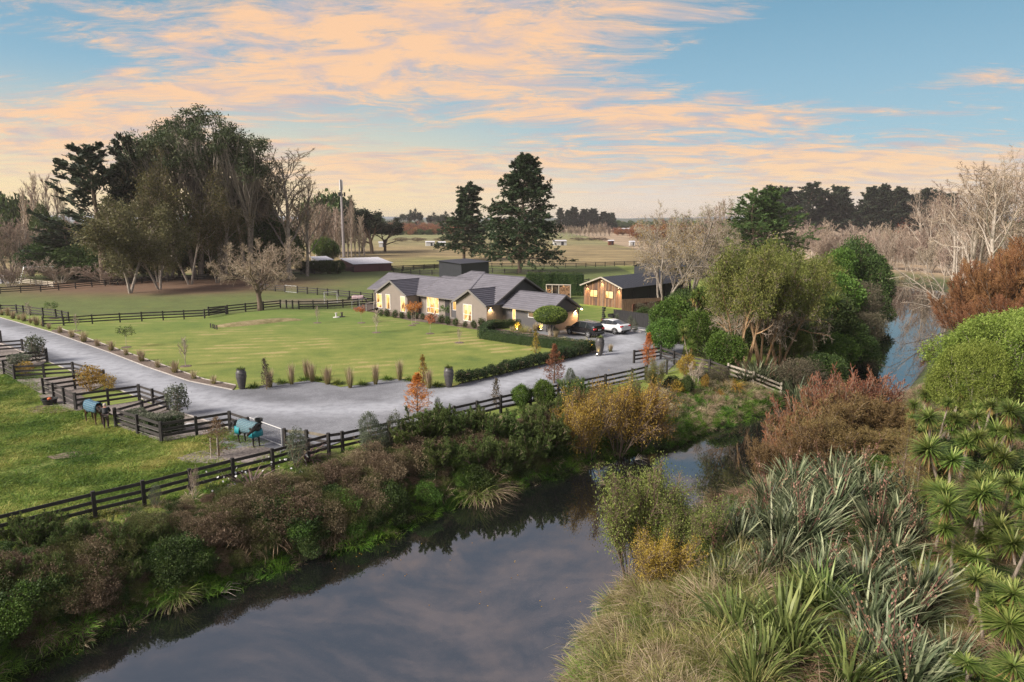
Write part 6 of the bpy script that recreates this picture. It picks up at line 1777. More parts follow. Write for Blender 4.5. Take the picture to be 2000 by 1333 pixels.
shrub('box_shrub', 81, 1, 1.15, M_BOX, 2600, .075, .6, 7, .55, shell=.2, clump=4); dims('box_shrub', 1.15, 1)
shrub('box_shrub2', 82, 1, 1.15, M_BOX, 2600, .075, .6, 9, .45, shell=.25, clump=4, up=.3); dims('box_shrub2', 1.15, 1)
shrub('dark_cone', 83, .7, 1.15, M_DARK, 1300, .085, .5, 6, .5, shell=.25, clump=4, up=.4); dims('dark_cone', 1.15, .7)
shrub('far_bush', 84, 8, 6, M_DARK, 4500, .6, .6, 12, .42); dims('far_bush', 6, 8)
shrub('far_rust', 85, 10, 8, M_RUST, 4500, .6, .4, 12, .42, shell=.4); dims('far_rust', 8, 10)
shrub('bramble', 86, 2.4, 1.5, M_BROWN, 8000, .062, .5, 10, .42, shell=.4, clump=4, wood=B_DARK); dims('bramble', 1.5, 2.4)
shrub('bramble_green', 87, 2.4, 1.4, M_DARK, 7500, .068, .7, 10, .42, shell=.35, clump=4, wood=B_DARK); dims('bramble_green', 1.4, 2.4)
shrub('nettle', 91, 2.2, 1.3, M_GREEN, 7000, .065, .6, 9, .44, shell=.4, clump=4, wood=B_DARK); dims('nettle', 1.3, 2.2)
shrub('scrubby', 92, 2.4, 1.7, M_OLIVE2, 7500, .06, .35, 9, .44, shell=.45, clump=4, wood=B_BROWN, up=.6); dims('scrubby', 1.7, 2.4)
shrub('yard_tree', 88, 1.5, 2.0, M_GREY, 1500, .13, .6, 8, .5, shell=.35, wood=B_BROWN); dims('yard_tree', 2, 1.5)
shrub('yard_tree_y', 89, 1.8, 1.8, M_GOLD, 1300, .12, .6, 8, .5, shell=.4, wood=B_BROWN); dims('yard_tree_y', 1.8, 1.8)
rng_ = np.random.default_rng(90)
def topiary():
    rng = rng_; n = 9000; d = rnd_dirs(rng, n); r = 1 - np.abs(rng.normal(0, .045, n)) + .02 * np.sin(d[:, 0] * 9) * np.sin(d[:, 1] * 8 + 1)
    C = d * r[:, None] * [1.9, 1.9, 1.08] + [0, 0, 2.42]; C[:, 2] = np.maximum(C[:, 2], 1.5 + rng.random(n) * .1)
    V, F = leaves(rng, C, .11, .65, D=d * .5)
    m = MB(); 
    for k in range(5):
        a = k * 1.26; m.tube([(math.cos(a) * .12, math.sin(a) * .12, 0), (math.cos(a) * .28, math.sin(a) * .28, .9), (math.cos(a) * .7, math.sin(a) * .7, 2.0)], [.07, .055, .04], 6)
    core = MB().lathe([(.05, 1.65), (1.55, 1.72), (1.78, 2.2), (1.75, 2.6), (1.3, 3.1), (.05, 3.33)], n=20)
    proto('topiary', [('trunk', m.mesh('trunk', B_PALE)), ('core', core.mesh('core', M_DARK, True)), ('foliage', npmesh('foliage', [(V, F, rng.random(n))], f('topiary_leaf', (.06, .09, .015), (.14, .18, .03), (.28, .32, .07), .2, scale=1.5)))])
topiary(); dims('topiary', 3.45, 3.9)
for i in range(4): p_flax('flax%d' % i, 100 + i, 2.2, 150, M_FLAX, (3, 0, 5, 2)[i]); dims('flax%d' % i, 2.2, 3)
M_FLAXG = f('green_flax_blade', (.05, .075, .02), (.16, .21, .06), (.34, .38, .13), .25, rough=.42, scale=1.2)
for i in range(2): p_flax('flaxg%d' % i, 110 + i, 2.0, 160, M_FLAXG, 0); dims('flaxg%d' % i, 2, 3)
p_tuft('purple_flax', 112, 1.5, 90, .3, .07, f('bronze_flax_blade', (.05, .03, .03), (.13, .08, .075), (.27, .19, .17), .15), (5, 55), (20, 110)); dims('purple_flax', 1.5, 2)
for i in range(6): p_cabbage('cab%d' % i, 120 + i, 4.0, 1 if i < 4 else 3, (1.0, .85, .95, .75, .85, .8)[i], (210, 150, 180, 130, 150, 120)[i]); dims('cab%d' % i, 4.0, 1.6)
p_cabbage('cabm', 124, 5.5, 4, .75, 100); dims('cabm', 5.0, 3.4)
def dead_skirt(rng):
    return ('dead_blades', npmesh('dead_blades', [clump(rng, 120, .3, .9, .022, (30, 80), (40, 100), (.5, 1.1), 4)], M_STRAW))
p_tuft('sedge', 130, 1.0, 230, .35, .022, M_SEDGE, extra=None); dims('sedge', 1, 1.3)
p_tuft('sedge2', 131, 1.2, 200, .35, .022, M_STRAW, (2, 60), (40, 120)); dims('sedge2', 1.1, 1.5)
p_tuft('tussock', 132, 1.1, 260, .28, .022, M_TUSS, (2, 55), (20, 90), extra=dead_skirt); dims('tussock', 1.1, 1.5)
p_tuft('orange_tussock', 133, .8, 220, .2, .02, M_AMBER, (2, 50), (40, 120)); dims('orange_tussock', .7, 1)
p_tuft('dome_grass', 134, .5, 300, .20, .026, M_DOME, (2, 70), (20, 80)); dims('dome_grass', .5, .9)
def plumes(rng):
    b = clump(rng, 90, .16, 1.45, .05, (0, 16), (0, 14), (.8, 1.1), 4); return ('plumes', npmesh('plumes', [b], M_STRAW))
p_tuft('reed', 135, .95, 150, .15, .02, M_SEDGE, (0, 24), (5, 50), extra=plumes); dims('reed', 1.5, .8)
p_tuft('reed_green', 136, .8, 150, .16, .02, M_TUSS, (0, 30), (5, 60), extra=plumes); dims('reed_green', 1.5, .8)
p_tuft('bankgrass', 137, .75, 130, .5, .022, M_GRASS, (5, 60), (30, 110)); p_tuft('bankgrass2', 138, .5, 150, .6, .022, M_GRASS, (5, 70), (30, 110))
tree_bare('broom', 139, 2.4, 'bush', M_BROOM, B_BROWN, .020, 2.4); tree_bare('broom2', 140, 2.2, 'bush', M_BROOM, B_BROWN, .018, 2.6)
p_tuft('deadstems', 141, 1.5, 90, .5, .014, M_STRAW, (10, 75), (10, 90), (.3, 1.1), 3)
p_tuft('weeds', 142, .7, 120, .5, .03, M_DARK, (5, 75), (10, 90), (.3, 1.1), 3)
p_tuft('padtuft', 143, .16, 330, .95, .035, M_PADG, (5, 75), (20, 90), (.35, 1.3), 2); p_tuft('padtuft2', 144, .24, 260, .95, .035, M_PADG, (5, 80), (20, 110), (.3, 1.3), 2)
p_tuft('rank', 145, .5, 160, .6, .025, M_STRAW, (5, 70), (20, 110), (.3, 1.2), 3)
p_tuft('greenrank', 146, .45, 190, .6, .025, M_GRASS, (5, 70), (20, 110), (.3, 1.2), 3)
p_tuft('reedtall', 147, 1.6, 150, .5, .02, M_SEDGE, (0, 40), (10, 70), (.5, 1.1), 4)
p_tuft('bracken', 148, 1.1, 260, .8, .03, M_HEATH, (10, 80), (20, 100), (.3, 1.1), 3)

# ---------------------------------------------------------------- placement helpers
for _k, _ps in PROTO.items():          # true size of every prototype, from its meshes
    _v = np.concatenate([np.array([c.co for c in me.vertices]) if len(me.vertices) < 400 else (lambda b: (me.vertices.foreach_get('co', b), b.reshape(-1, 3))[1])(np.zeros(len(me.vertices) * 3)) for _n, me in _ps])
    PD[_k] = (float(np.percentile(_v[:, 2], 99.6)), float(np.percentile(np.hypot(_v[:, 0], _v[:, 1]), 93)) * 2)
def tree(key, px, py, top, label, name='tree', cat='tree', w=None, group=None, H=None, rz=None, single=False, sink=.05, dist=None, tilt=0.0):
    """stand a plant on the ground at photo pixel (px,py) so that it reaches row 'top'"""
    if dist: y = dist; z = 0.0; x = xat(px, y); z = gz(x, y)
    else: x, y, z = gpos(px, py)
    h = H or (zat(px, top, y) - z); nh, nw = PD[key]; s = h / nh
    sx = (w * math.hypot(y, CAM_H) / FPX / nw) if w else s
    return plant(key, name, x, y, z - sink, s, label, cat, group, rz, sx, single=single, tilt=tilt)
ORD = ['first', 'second', 'third', 'fourth', 'fifth', 'sixth', 'seventh', 'eighth', 'ninth', 'tenth', 'eleventh', 'twelfth', 'thirteenth', 'fourteenth', 'fifteenth', 'sixteenth', 'seventeenth', 'eighteenth', 'nineteenth', 'twentieth',
       'twenty-first', 'twenty-second', 'twenty-third', 'twenty-fourth', 'twenty-fifth', 'twenty-sixth', 'twenty-seventh', 'twenty-eighth', 'twenty-ninth', 'thirtieth']
def px_of(x, y, z):
    cz = z - CAM_H; dep = y * math.cos(PITCH) - cz * math.sin(PITCH); up = y * math.sin(PITCH) + cz * math.cos(PITCH)
    return 1000 + x / dep * FPX, 666.5 - up / dep * FPX

# ---- left grove
for px, py, top, w, k, lb in ((332, 548, 236, 160, 'euc0', 'eucalyptus at the left end of the tallest clump'), (388, 546, 215, 185, 'euc1', 'tallest eucalyptus, its crown topping the left grove'),
        (436, 547, 222, 165, 'euc2', 'eucalyptus just right of the tallest one'), (486, 546, 240, 150, 'euc0', 'eucalyptus at the right end of the tallest clump'), (508, 541, 318, 110, 'euc1', 'lower eucalyptus tucked below the right end of the clump'), (300, 541, 300, 110, 'euc2', 'lower eucalyptus behind the left end of the clump')):
    tree(k, px, py, top, lb, 'eucalyptus', 'tree', w, 'eucalyptus trees in the left grove', rz=px * .1)
tree('open_pine', 205, 556, 282, 'open dark pine with upswept limbs against the sunset', 'pine_tree', 'tree', 160, 'dark pines left of the eucalyptus clump', rz=2.0)
tree('open_pine', 258, 553, 262, 'taller dark pine touching the eucalyptus clump', 'pine_tree', 'tree', 100, 'dark pines left of the eucalyptus clump', rz=4.1)
tree('open_pine', 150, 545, 440, 'low dark pine below the open upswept pine', 'pine_tree', 'tree', 150, 'dark pines left of the eucalyptus clump', rz=.5)
tree('ash', 566, 545, 285, 'tall bare tree with upswept twigs right of the eucalyptus', 'bare_tree', 'tree', 150, rz=1)
tree('ash', 530, 540, 300, 'bare tree crossing the right edge of the eucalyptus clump', 'bare_tree', 'tree', 110, rz=3)
tree('ash', 600, 540, 345, 'slighter bare tree right of the tall bare tree', 'bare_tree', 'tree', 90, rz=5)
tree('olive_tree', 255, 573, 388, 'pale-limbed olive-leaved tree leaning over the leaf litter', 'olive_leaved_tree', 'tree', 225, rz=1.2)
tree('olive_tree', 312, 566, 400, 'second olive-leaved tree just behind the pale-limbed one', 'olive_leaved_tree', 'tree', 180, rz=4.0)
tree('yellow_tree', 372, 556, 330, 'yellowing thin-crowned tree in front of the eucalyptus', 'yellowing_tree', 'tree', 150, rz=.4)
tree('yellow_tree', 425, 553, 395, 'lower yellowing tree at the foot of the eucalyptus clump', 'yellowing_tree', 'tree', 110, rz=2.4)
tree('yellow_tree', 310, 552, 290, 'tall thin yellowish tree behind the olive-leaved trees', 'yellowing_tree', 'tree', 120, rz=5.4)
for i, (px, py, top, w, k) in enumerate(((105, 545, 470, 110, 'bush_dark'), (170, 548, 478, 120, 'bush_dark2'), (232, 548, 470, 110, 'bush_dark'), (300, 546, 470, 100, 'bush_dark2'), (350, 542, 455, 110, 'bush_dark'), (410, 541, 430, 120, 'bush_dark2'), (460, 541, 420, 120, 'bush_dark'), (510, 540, 425, 120, 'bush_dark2'), (548, 540, 440, 90, 'bush_dark'), (490, 536, 360, 120, 'bush_dark'), (440, 534, 350, 130, 'bush_dark2'))):
    tree(k, px, py, top, ORD[i] + ' from left of the dark understorey bushes below the left grove', 'understorey_bush', 'bush', w, 'dark bushes under the left grove', rz=px)
tree('poplar', 78, 520, 335, 'tallest bare poplar at the far left', 'poplar', 'tree', 26); tree('poplar', 99, 520, 340, 'bare poplar right of the tallest far-left poplar', 'poplar', 'tree', 24); tree('poplar', 88, 521, 355, 'bare poplar between the two tallest far-left poplars', 'poplar', 'tree', 30)
tree('poplar', 121, 519, 352, 'bare poplar standing a little apart near the open pine', 'poplar', 'tree', 18); tree('poplar', 138, 519, 366, 'short bare poplar touching the open pine', 'poplar', 'tree', 22); tree('poplar', 56, 520, 366, 'short bare poplar left of the tallest poplar', 'poplar', 'tree', 22)
tree('bush_dark', 92, 530, 400, 'upright dark bush in front of the far-left poplars', 'dark_bush', 'bush', 44); tree('bush_dark2', 110, 532, 425, 'dark rounded tree below the short poplar', 'dark_bush', 'bush', 70)
tree('far_bush', 15, 505, 378, 'dark tree mass on the skyline at the far left edge', 'dark_tree', 'tree', 90); tree('far_bush', 48, 505, 384, 'dark skyline tree beside the far left edge', 'dark_tree', 'tree', 60)
tree('grey_round', 22, 545, 412, 'grey bare tree at the left edge of the photo', 'grey_bare_tree', 'tree', 120); tree('grey_round', 62, 540, 440, 'smaller grey bare tree by the pale swing frame', 'grey_bare_tree', 'tree', 90); tree('grey_round', -25, 548, 440, 'grey bare tree cut by the left edge', 'grey_bare_tree', 'tree', 90)
tree('scrub2', 20, 560, 505, 'tan scrub bush behind the pale rail fence at far left', 'scrub_bush', 'bush', 80); tree('scrub2', 118, 553, 505, 'brown scrub bush under the low dark pine', 'scrub_bush', 'bush', 90)
tree('scrub2', 215, 556, 515, 'brown scrub bush at the edge of the leaf litter', 'scrub_bush', 'bush', 90)
tree('round_bare', 508, 607, 466, 'round bare tree with thick trunk behind the lawn', 'round_bare_tree', 'tree', 158, rz=.7)
# ---- middle distance
tree('far_bush', 640, 495, 378, 'dark domed tree on the skyline behind the bare poplars', 'domed_tree', 'tree', 100)
tree('grey_round', 640, 498, 392, 'bare round tree in front of the domed skyline tree', 'bare_tree', 'tree', 90)
for i, (px, py, top, w) in enumerate(((592, 505, 400, 26), (606, 503, 398, 22), (618, 503, 405, 24), (630, 502, 396, 24), (643, 502, 400, 24), (655, 503, 405, 22), (664, 503, 410, 20), (680, 502, 400, 18), (687, 503, 384, 14), (694, 502, 386, 14), (702, 501, 420, 18), (712, 500, 425, 18), (580, 508, 415, 24))):
    tree('poplar', px, py, top, ORD[i] + ' bare poplar in the row around the phone mast' if i < 12 else 'bare poplar at the left end of the row around the phone mast', 'poplar', 'tree', w, 'bare poplars around the phone mast')
tree('umbrella_pine', 727, 496, 394, 'spreading dark tree with curved trunk right of the phone mast', 'spreading_tree', 'tree', 90, rz=1)
tree('umbrella_pine', 752, 492, 426, 'lower half of the spreading pair, farther right', 'spreading_tree', 'tree', 70, rz=3)
tree('umbrella_pine', 708, 494, 425, 'dark spreading tree hidden behind the bare poplars', 'spreading_tree', 'tree', 60, rz=5)
tree('bush_green', 633, 512, 464, 'round green bush behind the dark hedge', 'round_bush', 'bush', 46); tree('bush_dark', 648, 512, 468, 'darker half of the round bush behind the dark hedge', 'round_bush', 'bush', 34)
for i, px in enumerate((596, 612, 628, 644, 660)): tree('bush_dark2', px, 535, 509, ORD[i] + ' bush from left in the low dark hedge beside the red shed', 'hedge_bush', 'bush', 32, 'low dark hedge bushes by the red shed')
tree('scrub', 702, 523, 503, 'small bare scrub in front of the red shed', 'scrub_bush', 'bush', 24)
tree('column_cedar', 906, 509, 359, 'dark conifer with narrow neck, left of the tall one', 'conifer', 'tree', 90, rz=2)
tree('cedar', 1015, 534, 303, 'tall dark conifer with drooping limbs in the middle field', 'conifer', 'tree', 145, rz=1)
tree('far_bush', 1300 - 560, 455, 425, 'small dark tree at the far field edge near the spreading tree', 'dark_tree', 'tree', 26)
# far wood (uncountable)
def far_wood(name, spec, label):
    P = []; S = []; rng = np.random.default_rng(len(name))
    for px0, px1, d0, d1, n, s0, s1 in spec:
        for _ in range(n):
            y = rng.uniform(d0, d1); px = rng.uniform(px0, px1); P.append((xat(px, y), y, -.5)); S.append(rng.uniform(s0, s1))
    return P, S
P, S = far_wood('a', [(-300, 2300, 700, 1500, 420, 1.0, 1.7), (740, 900, 560, 700, 60, .5, 1.0), (1090, 1240, 900, 1100, 30, .7, 1.2), (-300, 600, 420, 600, 60, 1.0, 1.9)], '')
scatter('far_wood', [PROTO['far_bush'][1][1]], P, S, 'dark far-off wood along the horizon', 2, tilt=.03)
P, S = far_wood('ab', [(760, 900, 560, 800, 90, .6, 1.15), (1190, 1240, 560, 700, 16, .4, .7), (-300, 2300, 1000, 1600, 120, 1, 1.5), (1230, 1420, 420, 600, 40, .8, 1.2)], '')
scatter('russet_wood', [PROTO['far_rust'][1][1]], P, S, 'russet bare wood beyond the far field', 3, tilt=.03)
rng = np.random.default_rng(9)
for i, (px, top) in enumerate(((795, 411), (815, 409), (845, 416), (862, 414))): tree('umbrella_pine', px, 452, top, ORD[i] + ' from left of the small flat-topped pines on the horizon', 'far_pine', 'tree', 26, 'flat-topped pines on the horizon')
for i, (px, top, w) in enumerate(((1097, 407, 20), (1110, 411, 22), (1122, 405, 24), (1136, 409, 26), (1150, 410, 26), (1163, 408, 26), (1176, 414, 22), (1188, 417, 18), (1198, 416, 16))): tree('shelter_pine', px, 451, top, ORD[i] + ' from left of the dark pines right of the tall conifer', 'far_pine', 'tree', w, 'dark pines on the horizon right of the tall conifer')
for i in range(14): tree('scrub', 1086 + i * 8, 462, 438 + rng.uniform(-4, 5), ORD[i] + ' from left of the bare grey trees beyond the far field', 'bare_tree', 'tree', 14, 'bare grey trees beyond the far field')
for i, px in enumerate((865, 890, 1130, 1155, 1175, 785, 815)): tree('bramble', px, 470 if px > 1000 else 472, 464, ORD[i] + ' dark scrub clump along the far field edge', 'field_scrub', 'bush', 34, 'dark scrub clumps along the far field edge')
# shelterbelt
pines = ((1497, 366, 42), (1515, 363, 40), (1535, 366, 38), (1568, 360, 62), (1598, 392, 40), (1622, 364, 46), (1646, 366, 40), (1664, 400, 30), (1688, 367, 40), (1704, 376, 34), (1720, 364, 40), (1739, 361, 36), (1753, 367, 34), (1780, 370, 44), (1802, 376, 40), (1832, 372, 46), (1858, 378, 44))
for i, (px, top, w) in enumerate(pines): tree(('shelter_pine', 'shelter_pine2')[i % 2], px, 462, top, ORD[i] + ' dark pine from the left in the shelterbelt at right', 'pine_tree', 'tree', w * 1.25, 'dark shelterbelt pines at the right', rz=i * 1.3)
tree('far_bush', 1752, 462, 422, 'round red autumn tree below the shelterbelt', 'red_tree', 'tree', 34).name = 'red_tree'
o = [c for c in bpy.data.objects if c.name == 'red_tree'][0]
for c in o.children:
    if c.name.startswith('foliage'): c.data = c.data.copy(); c.data.materials[0] = M_RED
for i, (px, top) in enumerate(((1395, 402), (1404, 393), (1413, 388), (1421, 396), (1385, 410), (1430, 405))): tree('poplar', px, 470, top, ORD[i] + ' pinkish poplar between the tan tree and the cypress', 'poplar', 'tree', 12, 'pinkish poplars behind the cypress')
tree('green_cypress', 1482, 525, 368, 'broad green cypress standing behind the willows', 'cypress', 'tree', 165, rz=.6)
tree('tan_tree', 1295, 600, 398, 'big tan tree leaning over the barn roof', 'tan_tree', 'tree', 175, rz=2.2)
tree('tan_tree2', 1345, 583, 396, 'big tan tree with mossy limbs right of the barn', 'tan_tree', 'tree', 170, rz=.5)
tree('tan_tree', 1395, 575, 432, 'lower tan tree at the right end of the barn', 'tan_tree', 'tree', 120, rz=4)
tree('grey_round', 1425, 575, 500, 'pinkish-grey bare bush at the foot of the cypress', 'bare_bush', 'bush', 95)
tree('gold_bush', 1397, 580, 546, 'bright yellow autumn bush behind the cabbage trees', 'golden_bush', 'bush', 44)
# pink-grey scrub belt at right
sc = [(1560, 500, 432), (1585, 505, 436), (1612, 503, 430), (1640, 500, 436), (1668, 498, 440), (1690, 505, 438), (1715, 510, 436), (1740, 512, 440), (1765, 516, 438), (1790, 518, 442), (1815, 520, 440), (1840, 525, 445), (1600, 515, 455), (1650, 517, 458), (1700, 522, 452), (1735, 527, 450), (1775, 530, 455), (1812, 533, 458), (1845, 538, 462), (1870, 535, 450), (1900, 535, 440), (1935, 535, 440), (1965, 535, 440), (1990, 535, 436), (1880, 545, 470), (1545, 492, 436)]
for i, (px, py, top) in enumerate(sc): tree(('scrub', 'scrub2')[i % 2], px, py, top, ORD[i] + ' pale scrub willow in the belt below the dark shelterbelt', 'scrub_willow', 'tree', 62, 'pale scrub willows below the shelterbelt', rz=i)
for i, (px, py, top, w, k, lb) in enumerate(((1812, 520, 368, 130, 'pale_tall2', 'pale forked bare tree in front of the shelterbelt pines'), (1888, 560, 318, 150, 'pale_tall', 'pale bare tree left of the tallest on the right bank'), (1905, 556, 300, 140, 'pale_tall2', 'pale bare tree with wide limbs on the right bank'),
        (1936, 566, 306, 150, 'pale_tall', 'pale tall bare tree near the right edge'), (1962, 560, 288, 160, 'pale_tall2', 'tallest pale bare tree near the right edge'), (1992, 570, 296, 150, 'pale_tall', 'pale bare tree at the right edge of the photo'), (2030, 560, 290, 170, 'pale_tall2', 'pale bare tree cut by the right edge'), (1860, 548, 350, 100, 'pale_tall', 'slim pale bare tree at the left end of the right bank row'))):
    tree(k, px, py, top, lb, 'pale_bare_tree', 'tree', w, 'pale bare trees on the right bank', rz=i * 1.9)
# leaning pale dead willow over the river
def dead_willow():
    x, y, z = gpos(1872, 622); R = empty('dead_willow', (x, y, z), 0, 'pale dead willow leaning left over the far river bend', 'tree')
    rng = np.random.default_rng(3); P = np.zeros((6, 3)); D = nrm(np.array([[-.9, .1, .55], [-.75, .3, .75], [-.55, 0, .95], [-.2, .2, 1.0], [-.95, -.1, .42], [.12, .1, 1]]))
    segs, tips = grow(rng, P, D, np.array([12, 13, 12.5, 13, 9, 11.]), np.full(6, .14), [dict(k=7, wig=.05, m=9, t=(.3, 1), ang=38, lr=.35, rr=.5, taper=.2), dict(k=4, wig=.12, m=6, t=(.2, 1), ang=38, lr=.5), dict(k=3, wig=.15, m=2, t=(.2, 1), ang=35, lr=.5), dict(k=2, wig=.15)])
    link('trunk', npmesh('trunk', wood_parts(segs, upto=2, minr=.03), B_PALE), R)
    tp = []
    for p0, p1, ra, rb in segs[2:]:
        V, F = flat_twigs(rng, p0, p1, np.full(len(p0), .055)); tp.append((V, F, None))
    link('twigs', npmesh('twigs', tp, M_TWIGP), R)
dead_willow()
for i, (px, py, top, w) in enumerate(((1868, 640, 560, 80), (1895, 640, 520, 100), (1930, 645, 498, 110), (1965, 648, 480, 120), (2000, 650, 468, 120), (1915, 622, 500, 90), (1950, 620, 488, 100), (1990, 622, 470, 110), (2035, 640, 460, 120), (1880, 665, 590, 80), (1930, 668, 580, 100), (1980, 672, 570, 110), (2025, 675, 560, 110))):
    tree('rust_bush', px, py, top, ORD[i] + ' rust-coloured willow on the right bank, ' + ('back rows' if py < 655 else 'front row above the lime tree'), 'rust_willow', 'bush', w, 'rust-coloured willows on the right bank', rz=i * 2.1)
# far bank beyond the bend
for i, (px, py) in enumerate(((1700, 540), (1725, 545), (1760, 546), (1790, 547), (1815, 550))): tree('sedge2', px, py, py - 10, ORD[i] + ' straw tussock on the pale bank at the river bend', 'straw_tussock', 'grass clump', 20, 'straw tussocks at the river bend')

# ---- wooded bank in the middle
mid = [ # key, px, py, top, w, label
 ('bush_green', 1296, 694, 622, 62, 'bright green bush beside the narrow orange tree'), ('bush_green2', 1310, 672, 580, 70, 'bright green bush behind the forecourt edge, left of the cabbage trees'),
 ('bush_dark', 1340, 650, 566, 90, 'dark leafy tree behind the first cabbage tree'), ('bush_green', 1364, 697, 606, 74, 'glossy green bush between the cabbage trees and willow trunks'), ('bush_green2', 1415, 722, 648, 66, 'rounded green bush left of the orange willow trunks'),
 ('bush_green', 1385, 640, 560, 80, 'leafy green tree above the glossy bush'), ('bush_olive', 1475, 640, 500, 150, 'wide olive crown behind the three willows'), ('bush_olive', 1560, 640, 505, 120, 'olive-green crown right of the willow tops'), ('bush_dark', 1600, 680, 560, 110, 'dark leafy crown in the middle of the wooded bank'), ('bush_green2', 1425, 610, 530, 60, 'small bright green crown above the willow crowns at left'),
 ('bush_olive', 1440, 660, 510, 120, 'olive bush filling behind the willow trunks'), ('bush_olive', 1500, 650, 490, 120, 'tall olive bush behind the willow trunks'), ('bush_dark', 1470, 690, 600, 90, 'dark bush in the shade of the willow trunks'), ('bush_dark2', 1530, 700, 610, 80, 'dark bush right of the willow trunks'),
 ('bush_olive', 1570, 660, 520, 110, 'tawny-tinged bush right of the willow crowns'), ('bush_green2', 1620, 650, 535, 100, 'leafy green bush in the middle of the wooded bank'), ('bush_olive', 1545, 715, 640, 70, 'olive-brown bush behind the flax by the pale fence'),
 ('bush_olive', 1600, 600, 500, 90, 'olive bush on the skyline of the wooded bank'), ('bush_green2', 1640, 600, 486, 70, 'yellow-green tree on the skyline left of the dark dome'), ('bush_dark', 1668, 600, 466, 88, 'dark domed tree on the wooded bank skyline'), ('bush_dark2', 1690, 612, 498, 72, 'dark tree right of the dark dome'),
 ('bush_dark', 1706, 618, 530, 60, 'dark tree leaning to the river bend'), ('bush_brown', 1672, 640, 550, 80, 'grey-brown bush above the river shade'), ('bush_dark2', 1712, 640, 572, 52, 'low dark tree overhanging the river'), ('bush_green', 1648, 668, 606, 56, 'fresh green bush in the middle of the wooded bank'),
 ('bush_green2', 1628, 738, 654, 72, 'rich green bush just above the dark water'), ('bush_dark', 1650, 700, 620, 84, 'dark bush shading the water'), ('bush_brown', 1682, 690, 610, 76, 'brown bush at the water edge of the wooded bank'), ('bush_dark2', 1676, 712, 650, 66, 'dark low bush hanging over the water'),
 ('bush_brown', 1560, 775, 700, 90, 'brown-green bush right of the pale fence end'), ('bush_dark2', 1610, 760, 690, 80, 'dark bush low above the shaded water'), ('bush_brown', 1655, 660, 560, 70, 'tawny bush behind the fresh green bush'), ('bush_olive', 1540, 640, 520, 80, 'olive bush between the willow crown and tawny bushes'),
 ('bush_dark', 1260, 636, 600, 40, 'dark shrub at the end of the rusted screen')]
for k, px, py, top, w, lb in mid: tree(k, px, py, top, lb, 'bank_bush', 'bush', w * 1.1)
tree('willow_trees', 1452, 722, 486, 'orange-trunked willow, left of the three on the wooded bank', 'willow', 'tree', 170, rz=.3); tree('willow_trees', 1488, 716, 474, 'middle willow with orange trunks on the wooded bank', 'willow', 'tree', 180, rz=2.6); tree('willow_trees', 1520, 712, 500, 'right-hand willow with pale trunks on the wooded bank', 'willow', 'tree', 160, rz=4.4)
for k, px, py, top, lb in (('cabm', 1362, 660, 556, 'many-headed cabbage tree highest on the left of the wooded bank'), ('cabm', 1325, 672, 584, 'cabbage tree above the bright green bushes'), ('cab0', 1345, 712, 640, 'low cabbage tree with drooping leaves by the dark rail fence'), ('cabm', 1585, 670, 552, 'cabbage tree among the brown bushes'), ('cab1', 1588, 712, 612, 'cabbage tree with yellow skirt beside the dead trunk'), ('cab2', 1612, 690, 570, 'blue-green cabbage tree head in the wooded bank'), ('cabm', 1712, 620, 520, 'cabbage tree at the river bend'), ('cab0', 1660, 690, 630, 'cabbage tree above the dark water'), ('cab1', 1560, 740, 690, 'small cabbage tree near the flax')):
    tree(k, px, py, top, lb, 'cabbage_tree', 'tree', group='cabbage trees on the wooded bank')
for i, (px, py) in enumerate(((1455, 745), (1478, 750), (1500, 757), (1522, 765), (1540, 775), (1556, 788), (1508, 742), (1535, 752), (1572, 800), (1395, 712))): tree('flax%d' % (i % 4), px, py, 0, ORD[i] + ' flax clump from the left along the pale timber fence', 'flax', 'flax', H=2.3, group='flax along the pale timber fence')
def dead_trunk():
    x, y, z = gpos(1548, 712); R = empty('lopped_tree', (x, y, z), 0, 'pinkish lopped dead trunk in the wooded bank', 'tree'); m = MB()
    m.tube([(0, 0, 0), (.1, 0, 1.4), (0, 0, 2.6)], [.16, .12, .1], 7)
    for a, h in ((-.6, 1.9), (-.3, 2.8), (.15, 3.2), (.5, 2.4), (.8, 1.6)): m.tube([(.05, 0, 1.5), (a * .6, .1, 2.2), (a * .8, .1, 1.5 + h)], [.09, .07, .05], 6)
    m.build('trunk', plain('pink_dead_wood', (.42, .28, .22), .8), R)
dead_trunk()
